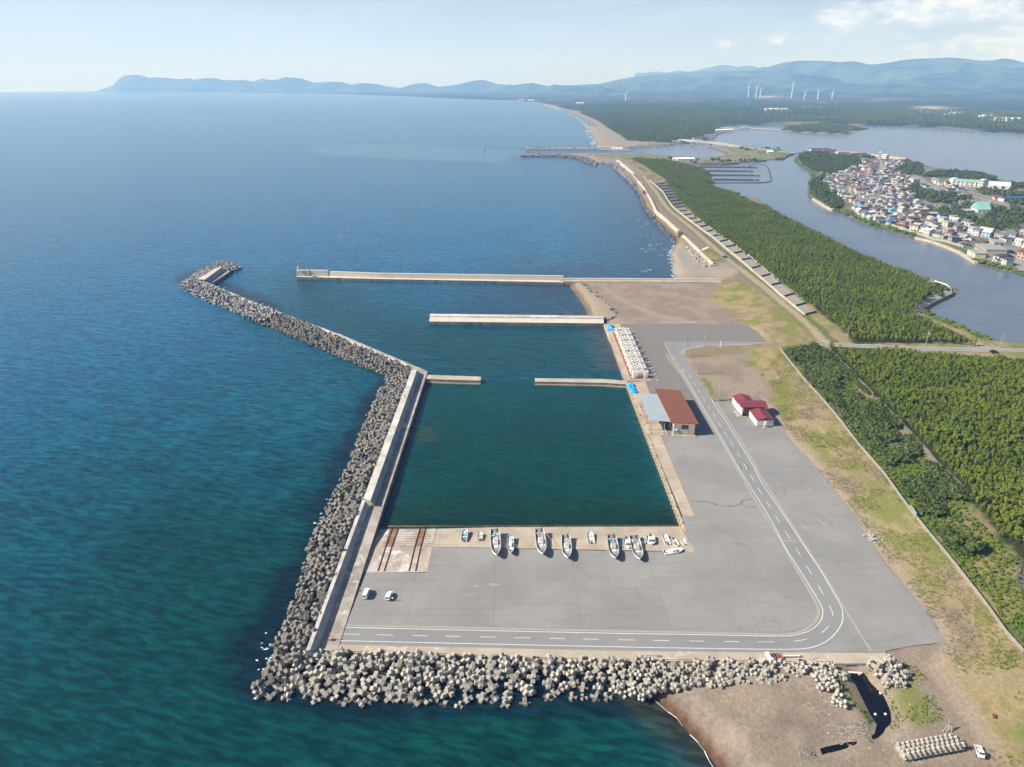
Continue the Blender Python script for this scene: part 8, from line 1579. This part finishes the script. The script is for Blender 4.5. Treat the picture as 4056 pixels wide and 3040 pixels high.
litter('litter', [('C5', [(500, 480), (1500, 420), (1900, 700), (1300, 850), (700, 850)], 1.0), ('C6', [(250, 400), (420, 520), (1000, 1300), (1250, 1600), (1000, 1500), (600, 950)], .5), ('C5', [(1750, 50), (2150, 300), (2200, 800), (1950, 800), (1700, 350)], .5)], 26, mat('white_plastic', (.78, .78, .77), .5, (.6, .6, .58), .5, coord='World'), 'white plastic scraps strewn over beach and dune', 5, (.15, .45), .08)
r_ = random.Random(8); mb = MB(); c_ = S('C6', 632, 1148)
for i in range(60): rock_mb(mb, c_[0] + r_.gauss(0, .9), c_[1] + r_.gauss(0, 1.3), c_[2] + r_.uniform(0, .5), r_.uniform(.12, .38), r_)
o = mb.build('rubbish_heap', mat('rubbish', (.55, .54, .52), .8, (.20, .22, .20), 2, coord='World')); tag(o, 'heap of pale rubbish at the edge of the asphalt', 'rubbish heap')
for i, (x, y) in enumerate(((1425, 577), (1452, 466), (1478, 576), (1340, 366))):
    p = P('C5', x, y, 1.02); mb = MB(); mb.tube([(0, 0, 0), (0, 0, .12), (0, 0, .3), (0, 0, .42)], [.2, .34, .34, .1], 10); o = mb.build('float_ball', PW if i != 3 else mat('orange_float', (.7, .42, .15), .5), keep=True); o.location = (*p, 1.02); tag(o, ('white float drifting in the middle of the black channel', 'white float at the right bank of the black channel', 'small white float at the lower end of the black channel', 'orange tinted float below the culvert')[i], 'float')
o = cm('rust_drum', (.20, .07, .04)); p = S('C21', 1735, 362); mb = MB(); mb.tube([(-.5, 0, .35), (.5, 0, .35)], .38, 12); mb.tube([(-.52, 0, .35), (-.45, 0, .35)], .42, 12); q = mb.build('oil_drum', o, keep=True); q.location = p; q.rotation_euler = (0, 0, 1.2); tag(q, 'rust brown drum lying in the grass above the track', 'drum')
mb = MB(); p = S('C5', 1880, 330); mb.box((0, 0, 0), (2.2, .7, .15), -.5); q = mb.build('plank', WDM, keep=True); q.location = p; tag(q, 'pale plank lying beside the dirt track', 'plank')
# mooring ropes on the ramp
ROPE = mat('rope', (.52, .46, .34), .9)
for cr, q, lb in (('C2', [(1365, 210, 2.9), (1265, 430, 1.7), (1400, 450, 1.8)], 'pale mooring rope left of the lone large boat'), ('C2', [(1500, 210, 2.9), (1690, 445, 1.7), (1760, 470, 1.9)], 'pale mooring rope right of the lone large boat'), ('C3', [(240, 435, 1.9), (365, 550, 1.9), (510, 590, 2.0)], 'rope from the round-bowed skiff to the large boat'), ('C3', [(1290, 445, 2.0), (1345, 520, 1.8)], 'dark rope in front of the motor cruiser')):
    mb = MB(); mb.tube([(*P(cr, x, y, z), z + .05) for x, y, z in q], .06, 4); o = mb.build('mooring_rope', ROPE); tag(o, lb, 'rope')
# the foam where waves break
FOAM = mat('foam', (.80, .82, .82), .6, (.6, .68, .7), .6, coord='World')
def foam(name, label, line, w, n, seed, z=.05, jit=1.0, ln=3.0):
    r = random.Random(seed); mb = MB(); L_ = resample(line, 1.0)
    for _ in range(n):
        p = r.choice(L_); x, y = p[0] + r.gauss(0, jit), p[1] + r.gauss(0, jit); k = 8; a0 = r.uniform(0, 6.28); s1, s2 = r.uniform(.3, 1) * ln, r.uniform(.2, .6) * w; pts_ = []; th = r.gauss(.2, .35)
        for j in range(k):
            a_ = 6.283 * j / k; q = r.uniform(.45, 1.1); u, v = math.cos(a_) * s1 * q, math.sin(a_) * s2 * q; pts_.append((x + u * math.cos(th) - v * math.sin(th), y + u * math.sin(th) + v * math.cos(th), z + r.uniform(0, .03)))
        mb.add(pts_, [tuple(range(k))])
    o = mb.build(name, FOAM); tag(o, label, 'foam', kind='stuff')
fl_ = PL('C5', [(262, 505), (310, 550), (372, 596), (405, 640), (418, 660), (470, 706), (520, 770), (555, 835), (580, 880)], .1)
mb = MB(); rf_ = [(x + random.uniform(-.12, .12), y + random.uniform(-.08, .08)) for x, y in resample(fl_, 1.1)]
for i_ in range(0, len(rf_) - 3, 2):
    if random.random() < .85: mb.strip(rf_[i_:i_ + 3], random.choice((.08, .14, .24)), .22 + .002 * (i_ % 7))
o = mb.build('shore_foam', FOAM); tag(o, 'thin white foam line along the bottom beach', 'foam', kind='stuff')
foam('breaking_foam', 'white surf at the foot of the west blocks', PL('C10', [(205, 1640), (250, 1390), (330, 1150), (520, 860), (570, 740), (680, 470), (700, 370), (765, 280), (790, 190)], 0), .8, 40, 2, .08, 1.0, .9)
foam('breaking_foam', 'white surf round the corner of the block mound', PL('C4', [(210, 410), (165, 350), (195, 300), (255, 60), (240, 30)], 0), .9, 26, 3, .08, 1.2, .8)
foam('bay_whitecaps', 'small white breakers in the bay beside the sea wall', PL('C12', [(1180, 675), (1320, 770), (1300, 800), (1340, 880), (1290, 910), (1190, 945), (1320, 830), (1210, 1075)], 0), .8, 34, 4, .05, 8, 3)
foam('shore_foam', 'wash line along the northern bay beach', PL('C12', [(1425, 872), (1395, 910), (1388, 950), (1410, 1010), (1418, 1060), (1420, 1100)], 0), 1.6, 120, 5, .1, 1.2, 2.2)
foam('shore_foam', 'wash line along the far northern beach', PL('C14', [(180, 237), (310, 287), (355, 328), (358, 355), (385, 385), (378, 412)], 0), 9, 160, 6, .1, 4, 16)
